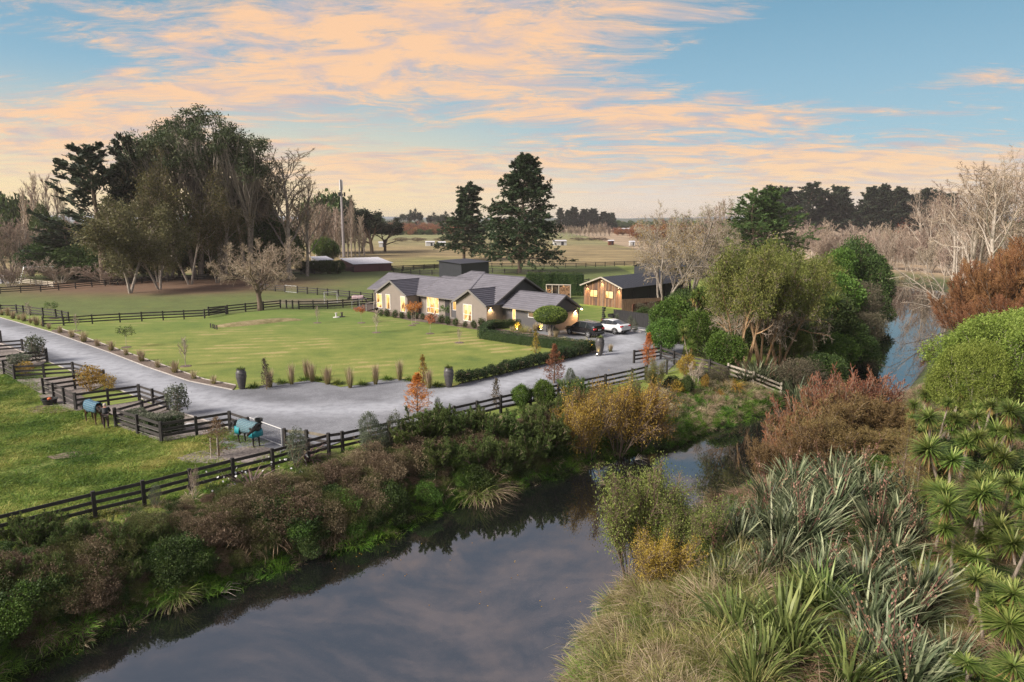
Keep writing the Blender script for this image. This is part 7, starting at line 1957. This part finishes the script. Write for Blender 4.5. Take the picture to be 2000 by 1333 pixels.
# ---- garden round the drive
tree('topiary', 1075, 657, 597, 'clipped round-headed topiary tree beside the garage', 'topiary_tree', 'tree', 66)
def hedge(path, w, h, mat, label, dens=900, leaf=.07, name='clipped_hedge', wob=.06, core=M_DARK):
    rng = np.random.default_rng(int(abs(path[0][0]) * 10)); x0, y0 = path[0]; r = empty(name, (x0, y0, 0), 0, label, 'hedge')
    Ps = []; m = MB()
    for a, b in zip(path[:-1], path[1:]):
        a = np.array(a) - (x0, y0); b = np.array(b) - (x0, y0); L = np.linalg.norm(b - a); t = (b - a) / L; nn = np.array([-t[1], t[0]])
        n = int(L * (2 * h + w) * dens); u = rng.random(n) * L; q = rng.random(n) * (2 * h + w)
        off = np.where(q < h, -w / 2, np.where(q < 2 * h, w / 2, q - 2 * h - w / 2)); z = np.where(q < h, q, np.where(q < 2 * h, q - h, h))
        bump = wob * (np.sin(u * 4.1) + np.sin(u * 1.9 + 1)) ; off = off * (1 + bump / w); z = z * (1 + bump * .5 / h)
        P = np.stack([a[0] + t[0] * u + nn[0] * off, a[1] + t[1] * u + nn[1] * off, z], 1) + rng.normal(size=(n, 3)) * .035; Ps.append(P)
        c = (a + b) / 2; m.box((c[0], c[1], h / 2 - .06), (L + w * .2, w - .30, h - .24), math.atan2(t[1], t[0]))
    P = np.concatenate(Ps); P[:, 2] = np.maximum(P[:, 2], .03); V, F = leaves(rng, P, leaf, .6)
    m.build('inner_branches', core, r); link('foliage', npmesh('foliage', [(V, F, rng.random(len(P)))], mat), r); return r
hedge(gp((940, 662), (985, 669), (1050, 678), (1148, 688)), .8, 1.15, M_BOX, 'long clipped hedge along the right side of the lawn', 420)
hedge(gp((962, 642), (1010, 640), (1052, 641)), .8, 1.0, M_BOX, 'low clipped hedge in front of the east gable', 420)
hedge(gp((940, 660), (950, 650), (962, 643)), .8, 1.15, M_BOX, 'short return of the clipped hedge by the house corner', 420)
hedge(gp((1030, 576), (1082, 576), (1137, 577)), 2.2, 3.9, M_DARK, 'tall dark green hedge behind the firewood store', 60, .16, 'tall_hedge', .12)
hedge(gp((262, 832), (300, 848), (336, 843), (352, 838)), .95, 1.1, M_GREY, 'low grey-green hedge inside the fenced yard', 700, .08)
hp = smooth_line(HEDGE2, 8); tot = [0]
for a, b in zip(hp[:-1], hp[1:]): tot.append(tot[-1] + math.dist(a, b))
for i in range(21):
    s = tot[-1] * i / 20; j = max(k for k in range(len(tot)) if tot[k] <= s + 1e-6); j = min(j, len(hp) - 2); fr = (s - tot[j]) / max(tot[j + 1] - tot[j], 1e-6)
    x = hp[j][0] + (hp[j + 1][0] - hp[j][0]) * fr; y = hp[j][1] + (hp[j + 1][1] - hp[j][1]) * fr
    plant(('box_shrub', 'box_shrub2')[i % 2], 'hedge_shrub', x, y, 0, random.uniform(.85, 1.1) * (1 + i * .008), ORD[i] + ' hedge shrub from the left urn along the gravel', 'shrub', 'young hedge shrubs along the gravel', sx=random.uniform(.95, 1.2) * (1 + i * .012))
for i, (px, py) in enumerate(((345, 900), (440, 905), (548, 925), (660, 932), (765, 945), (880, 935), (960, 950), (1100, 990), (1245, 1005), (1350, 1025), (1465, 1045), (1600, 1068), (1735, 1080), (1855, 1065))):
    tree('dark_cone', px / 7.69 + 700, py / 7.69 + 500 + 2, 0, ORD[i] + ' small dark shrub from the left along the house front', 'wall_shrub', 'shrub', H=random.uniform(.9, 1.35), group='small shrubs along the house front')
for k, px, py, top, lb in (('std_orange', 706, 632, 597, 'small orange autumn tree by the deck steps'), ('std_orange', 805, 637, 590, 'small orange-red tree at the left of the dark entry'), ('std_orange', 812, 633, 588, 'second orange tree tight against the entry recess'), ('std_red', 840, 653, 611, 'small red-orange standard tree below the big window'),
        ('std_green', 869, 631, 595, 'small yellow-green standard tree between the big window and the door'), ('std_amber', 927, 633, 602, 'small amber autumn tree below the right gable window'), ('sapling', 735, 651, 603, 'thin bare sapling on the lawn in front of the deck steps'), ('sapling', 897, 671, 640, 'thin bare sapling on the lawn below the right gable'),
        ('sapling', 620, 632, 597, 'thin bare sapling on the lawn near the capped vents'), ('std_green', 247, 680, 636, 'thin leafy sapling on the lawn beside the left drive edge'), ('sapling', 363, 717, 657, 'tall thin bare sapling in the lower left lawn'), ('sapling', 58, 626, 588, 'bare sapling at far left behind the tussock strip'), ('sapling', 150, 648, 612, 'bare sapling in front of the back left lawn fence'), ('std_green', 105, 623, 588, 'thin leafy sapling behind the back left lawn fence')):
    tree(k, px, py, top, lb, 'young_tree', 'tree', H=(None if k != 'sapling' else None))
    x, y, z = gpos(px, py); tag(MB().lathe([(.55, 0), (.45, .05), (.01, .07)], n=16).build('mulch_ring', MATS['bark_mulch'], None, loc=(x, y, .03)), 'dark mulch ring under the ' + lb[:lb.find('tree') + 4 if 'tree' in lb else lb.find('sapling') + 7] + ' ' + ' '.join(lb.split()[-5:]), 'mulch ring')
conical('bronze', 56, 2.9, 1.1, M_MANU, 700, .12, .6); conical('goldsap', 57, 2.9, 1.1, M_GOLD, 700, .12, .6)
for k, px, py, top, w, lb in (('orange_cone', 816, 812, 728, 48, 'orange swamp cypress on the drive edge, lowest of the three'), ('orange_cone2', 1082, 750, 672, 36, 'rust-orange conical tree in front of the hedge shrubs'), ('orange_cone', 1265, 722, 650, 27, 'narrow orange tree at the short black fence'), ('bronze', 521, 762, 700, 24, 'bronze-leaved sapling right of the left urn'), ('goldsap', 828, 757, 694, 26, 'golden-leaved sapling behind the orange swamp cypress'),
        ('goldsap', 1047, 698, 648, 20, 'slim sapling in front of the clipped hedge'), ('bronze', 969, 797, 740, 26, 'grey-brown sapling on the drive fence line'), ('slim_shrub', 855, 802, 775, 14, 'wispy sapling beside the orange swamp cypress'), ('young_larch', 428, 893, 813, 56, 'young orange-green conifer with two pale stakes'),
        ('larch', 1758, 978, 815, 70, 'thin orange-brown conifer with white stem, left of a pair'), ('larch', 1788, 1004, 845, 74, 'thin orange-brown conifer with white stem, right of a pair'), ('larch', 1810, 1012, 880, 60, 'smaller orange-brown conifer just right of the pair'), ('young_larch', 1658, 1325, 1240, 50, 'small russet conifer in the lower right flax')):
    tree(k, px, py, top, lb, 'conical_tree', 'tree', w)
for px in (413, 426): 
    x, y, z = gpos(px, 897); tag(MB().tube([(0, 0, 0), (.03, 0, 1.25)], .03, 6).build('tree_stake', M_RAILP, None, loc=(x, y, z)), ('left' if px < 420 else 'right') + ' pale stake holding the young orange-green conifer', 'stake')
# scalloped border
dome = [(495, 757), (550, 748), (592, 742), (622, 742), (660, 750), (709, 751), (757, 741), (800, 743), (854, 754)]
reed = [(527, 755), (570, 749), (610, 744), (640, 749), (684, 756), (734, 749), (781, 741), (838, 757), (600, 739)]
for i, (px, py) in enumerate(dome): tree('dome_grass', px, py + 2, 0, ORD[i] + ' low green dome grass from the left urn along the scalloped border', 'dome_grass', 'grass clump', H=random.uniform(.5, .68), w=random.uniform(26, 36), group='green dome grasses on the scalloped border')
for i, (px, py) in enumerate(reed): tree('reed', px, py + 3, 0, ORD[i] + ' tall feathery grass from the left urn along the scalloped border', 'feather_grass', 'grass clump', H=random.uniform(1.7, 2.1), w=random.uniform(17, 24), group='feathery grasses on the scalloped border')
strip = [(-8, 612), (4, 616), (16, 617), (26, 623), (37, 625), (47, 628), (60, 632), (72, 636), (84, 638), (96, 643), (118, 651), (141, 660), (164, 669), (191, 677), (218, 686), (247, 695), (277, 707), (309, 719), (342, 729), (379, 741), (418, 751)]
for i, (px, py) in enumerate(strip): tree(('reed', 'reed_green')[i % 2], px, py, 0, ORD[i] + ' tussock from the far left along the drive edging', 'strip_tussock', 'grass clump', H=random.uniform(.85, 1.6), group='tussocks along the drive edging')
for i, (px, py) in enumerate(((1000, 652), (1022, 650), (1036, 652), (1085, 660), (1100, 668), (1118, 672), (1135, 676), (1150, 678), (1192, 688), (1088, 652), (1012, 645), (1045, 648))): tree(('reed', 'sedge', 'reed_green')[i % 3], px, py, 0, ORD[i] + ' grass clump from the left in the garden bed behind the hedge', 'bed_grass', 'grass clump', H=random.uniform(.7, 1.3), group='grasses in the garden bed behind the hedge')
for k, px, py, top, w, lb in (('gold_bush', 1010, 646, 628, 18, 'yellow uplit bush in the bed left of the topiary'), ('gold_bush', 1056, 647, 630, 13, 'yellow uplit bush at the foot of the topiary'), ('gold_bush', 1153, 684, 664, 22, 'yellow uplit bush at the right end of the clipped hedge'), ('std_red', 975, 634, 606, 14, 'pink-red twiggy shrub against the dark gable wall'), ('bush_dark', 1007, 638, 617, 26, 'dark shrub by the lit side window'), ('bush_dark', 1028, 640, 618, 24, 'dark shrub below the small side window'), ('bush_grey', 966, 637, 620, 20, 'grey shrub left of the pink-red twiggy shrub'), ('bush_grey', 1086, 655, 640, 14, 'pale shrub right of the topiary trunk'),
        ('slim_shrub', 1204, 645, 612, 12, 'left climbing shrub against the black boarded fence'), ('slim_shrub', 1232, 646, 615, 13, 'middle climbing shrub against the black boarded fence'), ('slim_shrub', 1240, 650, 622, 10, 'small climbing shrub near the middle of the black fence'), ('slim_shrub', 1273, 660, 618, 14, 'right climbing shrub against the black boarded fence'),
        ('bush_brown', 1250, 622, 592, 30, 'brown shrub in front of the rusted screen'), ('bush_brown', 1274, 622, 588, 30, 'brown shrub at the right end of the rusted screen')):
    tree(k, px, py, top, lb, 'garden_shrub', 'shrub', w)
# yards
for k, px, py, top, w, lb in (('yard_tree', 73, 709, 654, 34, 'leafy young tree in the leftmost fenced yard'), ('yard_tree', 40, 720, 690, 40, 'grey-green bush low in the leftmost yard'), ('yard_tree_y', 52, 735, 705, 34, 'yellowing bush below the grey-green yard bush'), ('yard_tree_y', 176, 765, 712, 50, 'yellow-brown young tree in the middle yard'), ('yard_tree_y', 210, 765, 728, 34, 'smaller yellow-brown tree at the middle yard corner'), ('yard_tree', 347, 812, 750, 40, 'dark leafy young tree at the drive corner of the hedge yard')):
    tree(k, px, py, top, lb, 'yard_tree', 'tree', w)
# ---- river bank shrubs on the near side
for k, px, py, top, w, lb in (('slim_shrub', 578, 915, 832, 48, 'slim pale-green shrub in front of the fence by the wire gate'), ('bush_grey', 726, 892, 806, 56, 'rounded grey-green shrub on the fence line'), ('slim_shrub', 768, 890, 802, 38, 'slim olive shrub beside the rounded grey-green one'), ('slim_shrub', 304, 992, 944, 24, 'small yellow-green shrub at the river fence'), ('bush_green', 1018, 800, 750, 40, 'small round green shrub on the fence line below the hedge'), ('bush_green2', 1062, 798, 742, 44, 'second round green shrub left of the golden willows'), ('bush_grey', 1116, 768, 718, 26, 'pale-leaved shrub beside the drive fence'),
        ('gold_willow', 1150, 895, 768, 120, 'golden willow bush leaning left over the bank'), ('gold_willow', 1208, 893, 740, 130, 'tall golden willow bush at the river edge'), ('gold_willow', 1252, 880, 752, 110, 'golden willow bush right of the tall one'), ('olive_willow', 1230, 850, 735, 90, 'olive-green willow behind the golden ones'), ('rust_bush2', 1140, 850, 752, 60, 'dark purplish bush among the golden willows'), ('gold_willow', 1115, 880, 800, 80, 'low golden willow bush at the left of the group'),
        ('olive_willow', 1282, 765, 702, 40, 'feathery olive shrub left of the small steel gate'), ('box_shrub', 1312, 766, 733, 30, 'yellow-green shrub in the waterside garden'), ('gold_bush', 1322, 768, 740, 30, 'yellow-tipped shrub beside the dark waterside shrub'), ('bush_dark', 1340, 770, 733, 28, 'dark green shrub in the waterside garden'), ('gold_bush', 1378, 760, 730, 19, 'upright yellow-green clipped shrub in the waterside garden'), ('bush_brown', 1402, 748, 714, 44, 'brown shrub below the dark rail fence'), ('bush_grey', 1370, 742, 718, 40, 'grey spreading shrub below the dark rail fence'),
        ('gold_bush', 1338, 735, 690, 34, 'yellow shrub right of the small steel gate'), ('white_sapling', 1357, 755, 700, 40, 'small white-barked bare tree in the waterside garden'), ('gold_bush', 1272, 790, 745, 24, 'pale green shrub right of the golden willows'), ('white_sapling', 381, 978, 906, 20, 'thin white dead sapling at the river fence')):
    tree(k, px, py, top, lb, 'bank_shrub', 'shrub', w)
for k, px, py, H_, lb in (('purple_flax', 490, 955, 1.25, 'bronze flax clump in front of the river fence'), ('purple_flax', 600, 900, 1.1, 'bronze flax clump right of the slim pale-green shrub'), ('orange_tussock', 1428, 758, .85, 'orange tussock beside the pale timber fence'), ('orange_tussock', 1400, 770, .5, 'small straw tussock in the waterside garden'), ('tussock', 925, 968, 1.35, 'large green tussock hanging to the water'), ('sedge2', 950, 966, 1.0, 'straw-coloured half of the large waterside tussock'), ('tussock', 345, 1165, .9, 'green tussock on the left bank near the water'), ('tussock', 1204, 1325, 1.15, 'green tussock with straw skirt at the bottom edge'), ('dome_grass', 470, 970, .6, 'yellow-green spurge clump below the bronze flax')):
    tree(k, px, py, 0, lb, 'waterside_clump', 'grass clump', H=H_)
br = [(20, 1060, 985), (60, 1075, 990), (95, 1060, 980), (140, 1085, 1000), (185, 1070, 990), (225, 1095, 1010), (40, 1150, 1060), (110, 1160, 1065), (180, 1160, 1075), (265, 1085, 1005), (300, 1090, 1012), (340, 1070, 1000), (250, 1150, 1070), (380, 1060, 1000), (10, 1230, 1140),
      (800, 890, 812), (835, 880, 790), (870, 870, 785), (905, 872, 795), (940, 868, 795), (975, 880, 790), (850, 930, 850), (895, 925, 850), (940, 930, 850), (985, 925, 845), (1030, 905, 825), (1065, 890, 800), (1045, 860, 790), (1085, 830, 760), (1130, 810, 735)]
for i, (px, py, top) in enumerate(br): tree(('broom', 'broom2')[i % 2], px, py, top + (22 if i < 15 else 6), (ORD[i] + ' broom bush from the left on the lower left bank') if i < 15 else (ORD[i - 15] + ' broom bush from the left in the dark bank thicket below the drive'), 'broom_bush', 'bush', group='broom bushes on the near bank')

# ---- right bank: flax, cabbage trees, rust willows
rng = np.random.default_rng(77)
cand = []
Yr = 16.0
while Yr < 62:
    x = -6 + rng.uniform(0, 1)
    while x < 50:
        cand.append((x + rng.normal() * .35, Yr + rng.normal() * .35)); x += 1.55
    Yr += 1.6
P = np.array(cand); s, _ = river_sd(P); dl = seg_dist(P, LE); dr = seg_dist(P, RE); Z = ground_z(P)
rows = {}
for (x, y), sd_, a, b, z in zip(P, s, dl, dr, Z):
    if sd_ < .8 or a < b: continue
    px, py = px_of(x, y, z)
    if px < 1330 or px > 1880 or py > 1420: continue
    if px < 1400 and py > 1150: continue
    if py < np.interp(px, [1330, 1400, 1480, 1560, 1700, 1760, 1900], [1110, 1040, 990, 945, 935, 985, 1010]): continue
    if px > 1835 and py < 1200: continue
    rows.setdefault(int((y - 16) / 1.6), []).append((px, x, y, z, py))
ri = 0
for r in sorted(rows):
    row = sorted(rows[r]); 
    for i, (px, x, y, z, py) in enumerate(row):
        if rng.random() < .14: continue
        g = (py > 1180 and px < 1640) or rng.random() < .12
        k = ('flaxg%d' % (i % 2)) if g else 'flax%d' % int(rng.integers(0, 4)); s_ = rng.uniform(.62, 1.0)
        plant(k, 'flax', x, y, z - .05, s_, '%s flax clump from the left in flax row %s up from the bottom right' % (ORD[min(i, 29)], ('one', 'two', 'three', 'four', 'five', 'six', 'seven', 'eight', 'nine', 'ten', 'eleven', 'twelve', 'thirteen', 'fourteen', 'fifteen', 'sixteen', 'seventeen', 'eighteen', 'nineteen', 'twenty')[min(ri, 19)]), 'flax', 'flax clumps on the right bank', sx=s_ * rng.uniform(.85, 1.1))
    ri += 1
heads = [(1827, 807, 36), (1862, 789, 37), (1891, 816, 34), (1920, 785, 37), (1951, 793, 35), (1987, 802, 33), (1871, 869, 29), (1938, 869, 28), (1973, 842, 31), (1971, 936, 26), (1853, 902, 28), (1876, 989, 23.5), (1947, 976, 24.5), (1911, 1091, 21), (1969, 1096, 20.5), (1893, 1282, 17.5), (1987, 1282, 17), (1944, 1313, 17), (2000, 890, 28), (1845, 770, 40), (1905, 760, 40), (1960, 755, 40), (1990, 1010, 23), (1800, 790, 39), (1995, 740, 41), (1940, 1035, 23), (1810, 735, 44), (1925, 620, 62), (1968, 628, 62)]
heads += [(1915, 965, 25), (1845, 955, 26), (1935, 1140, 20), (1990, 1150, 19.5), (1870, 760, 41), (1965, 730, 43), (1835, 780, 38)]
for i, (px, py, d) in enumerate(heads):
    zt = zat(px, py, d); x = xat(px, d, zt); z = gz(x, d); h = zt - z
    plant('cab%d' % ((i * 5) % 6 if i < 30 else i % 4), 'cabbage_tree', x, d, z - .05, h / 4.0, ('cabbage tree, ' + ORD[i] + ' of the main ones in the right edge thicket') if i < 28 else (('left', 'right')[i - 28] + ' small cabbage tree in front of the rust-coloured willows') if i < 30 else ORD[i - 30] + ' of the smaller cabbage trees packed between the main ones', 'tree', 'cabbage trees on the right bank', sx=rng.uniform(.72, 1.18), tilt=rng.normal() * .07)
for i, (k, px, top, w, d, lb) in enumerate((('lime_tree', 1950, 618, 270, 43.5, 'large lime-green rounded tree on the right bank'), ('lime_tree', 2030, 600, 230, 48, 'lime-green tree cut by the right edge'), ('lime_tree', 1895, 668, 150, 42, 'lower left shoulder of the lime-green trees'))): tree(k, px, 0, top, lb, 'lime_tree', 'tree', w, dist=d, rz=i)
for i, (k, px, top, w, d) in enumerate((('rust_bush2', 1560, 802, 120, 41), ('rust_bush2', 1620, 770, 130, 43), ('rust_bush2', 1680, 758, 140, 45), ('rust_bush2', 1725, 770, 120, 43), ('rust_bush2', 1590, 830, 110, 38), ('rust_bush2', 1650, 820, 120, 39), ('rust_bush2', 1710, 830, 110, 39), ('red_stems', 1530, 800, 90, 43), ('red_stems', 1580, 762, 100, 46), ('red_stems', 1630, 728, 120, 48), ('red_stems', 1665, 722, 110, 50), ('red_stems', 1720, 735, 90, 50), ('red_stems', 1600, 742, 90, 47), ('red_stems', 1690, 728, 90, 50), ('red_stems', 1648, 730, 90, 46), ('red_stems', 1560, 790, 80, 43), ('red_stems', 1545, 820, 80, 40), ('rust_bush2', 1760, 800, 90, 42), ('rust_bush2', 1500, 850, 80, 37))):
    tree(k, px, 0, top, ORD[i] + (' russet willow bush from the left in front of the far water' if k == 'rust_bush2' else ' clump of red upright stems at the water'), 'russet_bush', 'bush', w, dist=d, group='russet bushes on the right bank')
for i, (k, px, top, w, d, lb) in enumerate((('olive_willow', 1235, 905, 160, 27.5, 'pale olive willow overhanging the water'), ('olive_willow', 1300, 930, 150, 28.5, 'second olive willow behind the overhanging one'), ('gold_willow', 1285, 1045, 130, 25, 'brown-gold skirt bush below the olive willow'), ('olive_willow', 1340, 985, 120, 26.5, 'olive bush between the willow and the flax'), ('bush_dark2', 1770, 960, 90, 31, 'dark bush behind the orange-brown conifers'), ('bush_green', 1715, 890, 60, 34, 'fresh green bush at the edge of the russet willows'), ('bush_dark', 1845, 960, 80, 29, 'dark bush among the cabbage tree trunks'), ('bush_dark2', 1935, 1120, 120, 24, 'dark bush low in the cabbage trees'), ('bush_dark', 1990, 1180, 130, 21.5, 'dark bush at the lower right edge'), ('bush_dark2', 1900, 860, 150, 36, 'dark undergrowth below the lime trees'), ('bush_dark', 1980, 900, 150, 31, 'dark undergrowth at the right edge'))):
    tree(k, px, 0, top, lb, 'bank_bush', 'bush', w, dist=d)

# ---- uncountable cover
def strip_points(n, side, smin, smax, ymin=12, ymax=70, xr=(-45, 60), seed=0, pxr=None):
    rng = np.random.default_rng(seed); out = []
    P = np.stack([rng.uniform(*xr, n), rng.uniform(ymin, ymax, n)], 1); s, _ = river_sd(P); dl = seg_dist(P, LE); dr = seg_dist(P, RE)
    m = (s > smin) & (s < smax) & ((dl < dr) if side == 'L' else (dr < dl)); P = P[m]
    Z = ground_z(P); P3 = np.concatenate([P, Z[:, None]], 1)
    if pxr:
        q = np.array([px_of(*p) for p in P3]); P3 = P3[pxr(q[:, 0], q[:, 1])]
    return P3
R_ = lambda n, a, b, sd: np.random.default_rng(sd).uniform(a, b, n)
m0 = [PROTO[k][0][1] for k in ('bankgrass', 'bankgrass2')]
P3 = strip_points(60000, 'L', -.3, 1.5, 12, 90, (-40, 60), 1); nz = smooth_noise(P3[:, :2], 1.3, 4) + np.random.default_rng(3).normal(0, .35, len(P3)); P3 = P3[nz > -.7][:9000]
scatter('bank_grass', m0 + m0 + [PROTO['rank'][0][1], PROTO['weeds'][0][1], PROTO['greenrank'][0][1]], P3, R_(len(P3), .4, 1.0, 2), 'mixed green grass fringing the near water edge', 3, tilt=.3)
def zone(name, protos, n, smin, smax, nseed, thr, sc, sr, label, seed, fn, ymax=62, xr=(-40, 30)):
    P3 = strip_points(30000, 'L', smin, smax, 12, ymax, xr, seed, fn); nz = smooth_noise(P3[:, :2], sc, nseed) + np.random.default_rng(seed).normal(0, .22, len(P3)); P3 = P3[nz > thr][:n]
    scatter(name, protos, P3, R_(len(P3), sr[0], sr[1], seed + 1), label, seed + 2, tilt=.3)
Fp = lambda k, i=1: PROTO[k][i][1]
lb = lambda a, b: a < 1100
zone('bramble_thicket', [Fp('bramble'), Fp('bracken', 0), Fp('bramble'), Fp('deadstems', 0), Fp('deadstems', 0)], 480, 1.2, 4.0, 2, .1, 2.2, (.4, 1.15), 'tangled brown brambles on the near bank', 50, lambda a, b: (a > 380) & (a < 1100))
zone('green_thicket', [Fp('bramble_green'), Fp('weeds', 0), Fp('bramble_green'), Fp('nettle')], 420, .6, 3.0, 5, .2, 1.9, (.4, 1.1), 'dark green brambles and nettles on the near bank', 60, lb)
zone('olive_thicket', [Fp('scrubby'), Fp('scrubby'), Fp('bramble'), Fp('rank', 0)], 700, 1.0, 3.8, 9, -.1, 2.4, (.4, 1.0), 'olive scrub and seedling broom on the near bank', 70, lb)
zone('bank_tangle', [Fp('bracken', 0), Fp('bramble'), Fp('deadstems', 0), Fp('rank', 0), Fp('bramble_green'), Fp('scrubby')], 2300, .6, 5.4, 1, -9, 3, (.22, .55), 'mixed dead stems, weeds and low scrub covering the near bank', 80, lb)
P3 = strip_points(40000, 'L', .3, 9, 30, 75, (0, 60), 7, lambda a, b: (a > 1290) & (b > 745) & (a < 1530)); P3 = P3[:2800]; scatter('waterside_grass', [PROTO['rank'][0][1], PROTO['greenrank'][0][1], PROTO['greenrank'][0][1], PROTO['bankgrass'][0][1], PROTO['sedge2'][0][1], PROTO['weeds'][0][1]], P3, R_(len(P3), .3, .85, 8), 'rank green and straw grass sloping to the water', 9, tilt=.3)
P3 = strip_points(9000, 'L', 5.2, 7.0, 22, 50, (-40, 30), 10, lambda a, b: (a < 1280)); P3 = P3[:800]; scatter('fence_grass', [PROTO['rank'][0][1], PROTO['greenrank'][0][1], PROTO['weeds'][0][1]], P3, R_(len(P3), .4, .8, 11), 'rough grass along the river fence', 12, tilt=.3)
P3 = strip_points(16000, 'R', -.1, 60, 14, 60, (-6, 45), 13, lambda a, b: (a > 1100)); P3 = P3[:3600]
scatter('right_bank_weeds', [PROTO[k][0][1] for k in ('deadstems', 'weeds', 'rank', 'greenrank', 'bankgrass2', 'bracken')], P3, R_(len(P3), .5, 1.0, 14), 'dead stems and low weeds between the flax on the right bank', 15, tilt=.3)
P3 = strip_points(9000, 'R', -.2, 9, 13, 26, (-2, 14), 16, lambda a, b: (a > 1130) & (a < 1480) & (b > 1060)); P3 = P3[:800]
scatter('sedge_bed', [PROTO['sedge'][0][1], PROTO['sedge2'][0][1], PROTO['tussock'][0][1], PROTO['bankgrass'][0][1], PROTO['deadstems'][0][1]], P3, R_(len(P3), .5, 1.25, 17), 'straw-green sedge bed at the foot of the right bank', 18, tilt=.25)
# paddock grass nearest the camera
rng = np.random.default_rng(31); n = 5200; P = np.stack([rng.uniform(-46, -4, n), rng.uniform(24, 62, n)], 1); s, _ = river_sd(P)
q = np.array([px_of(x, y, 0) for x, y in P]); 
gate_poly = np.array(gp((-400, 640), (45, 690), (86, 772), (150, 803), (227, 833), (316, 864), (450, 842), (490, 856), (556, 880), (530, 918), (374, 962), (187, 1010), (-10, 1062), (-300, 1140)))
ok = inside(P, gate_poly) & (s > 5.0); ok &= ~inside(P, np.array(gp((380, 890), (450, 876), (548, 872), (548, 884), (510, 903), (400, 905))))
ok &= ~inside(P, np.array(gp((80, 772), (90, 792), (150, 803), (150, 770)))); P = P[ok]; P = np.concatenate([P, np.zeros((len(P), 1))], 1)
scatter('paddock_grass', [PROTO['padtuft'][0][1], PROTO['padtuft2'][0][1]], P, R_(len(P), .6, 1.2, 19), 'rough grazed grass in the near paddock', 20, tilt=.04)
# floating leaves and daisies
def flecks(name, P, size, mat, label, z):
    rng = np.random.default_rng(len(P)); C = np.concatenate([P[:, :2], np.full((len(P), 1), z)], 1); n = len(P)
    a = rng.uniform(0, 6.28, n); u = np.stack([np.cos(a), np.sin(a), 0 * a], 1) * size; v = np.stack([-np.sin(a), np.cos(a), 0 * a], 1) * size * .6
    V = np.stack([C - u, C + v, C + u, C - v], 1).reshape(-1, 3); V[:, 2] += np.tile([0, .004, .008, .002], n)
    tag(link(name, npmesh(name, [(V, np.arange(4 * n).reshape(-1, 4), rng.random(n))], mat)), label, kind='stuff')
rng = np.random.default_rng(5); P = np.stack([rng.uniform(-20, 30, 2600), rng.uniform(14, 60, 2600)], 1); s, ins = river_sd(P); P = P[ins & (s < -.15)]; P = P[smooth_noise(P, 4, 3) > .25][:90]; flecks('floating_leaves', P, .035, M_AMBER, 'fallen leaves floating on the dark river', WZ + .008)
P3 = strip_points(4000, 'L', 4.5, 7.3, 25, 45, (-25, -5), 41, lambda a, b: (a > 400) & (a < 620)); P3 = P3[:60]
V, F = leaves(np.random.default_rng(2), P3 + [0, 0, .75], .12, .9); tag(link('daisies', npmesh('daisies', [(V, F, None)], M_WHITE)), 'white daisies below the bronze flax', kind='stuff')
# twiggy driftwood at the water
for i, (px, py, a) in enumerate(((432, 1160, .3), (760, 1046, 2.6), (1240, 900, .1))):
    x, y = G(px, py, WZ); m = MB()
    for k in range(5): b = a + (k - 2) * .35; m.tube([(0, 0, 0), (math.cos(b) * .4, math.sin(b) * .4, .12 + .05 * k), (math.cos(b) * .85, math.sin(b) * .85, .02 + .1 * (k % 2))], [.02, .012, .005], 5)
    tag(m.build('fallen_branch', B_GUM, None, loc=(x, y, WZ + .05)), ('fallen pale branch at the lower left water edge', 'fallen pale branch at the middle of the near water edge', 'fallen branch below the golden willows')[i], 'branch')

# thin evening haze over the flats
def haze():
    m = bpy.data.materials.new('evening_haze'); m.use_nodes = True; t = NT(m.node_tree); m.node_tree.nodes.clear()
    out = t.n.new('ShaderNodeOutputMaterial'); v = t.node('ShaderNodeVolumePrincipled', {'Color': (.92, .84, .82), 'Density': HAZE, 'Anisotropy': .2}, out=None); t.l.new(v.outputs[0], out.inputs['Volume'])
    tag(MB().box((0, 1800, 17.5), (6400, 4600, 46)).build('haze', m), kind='stuff')
HAZE = .00016
if HAZE: haze()
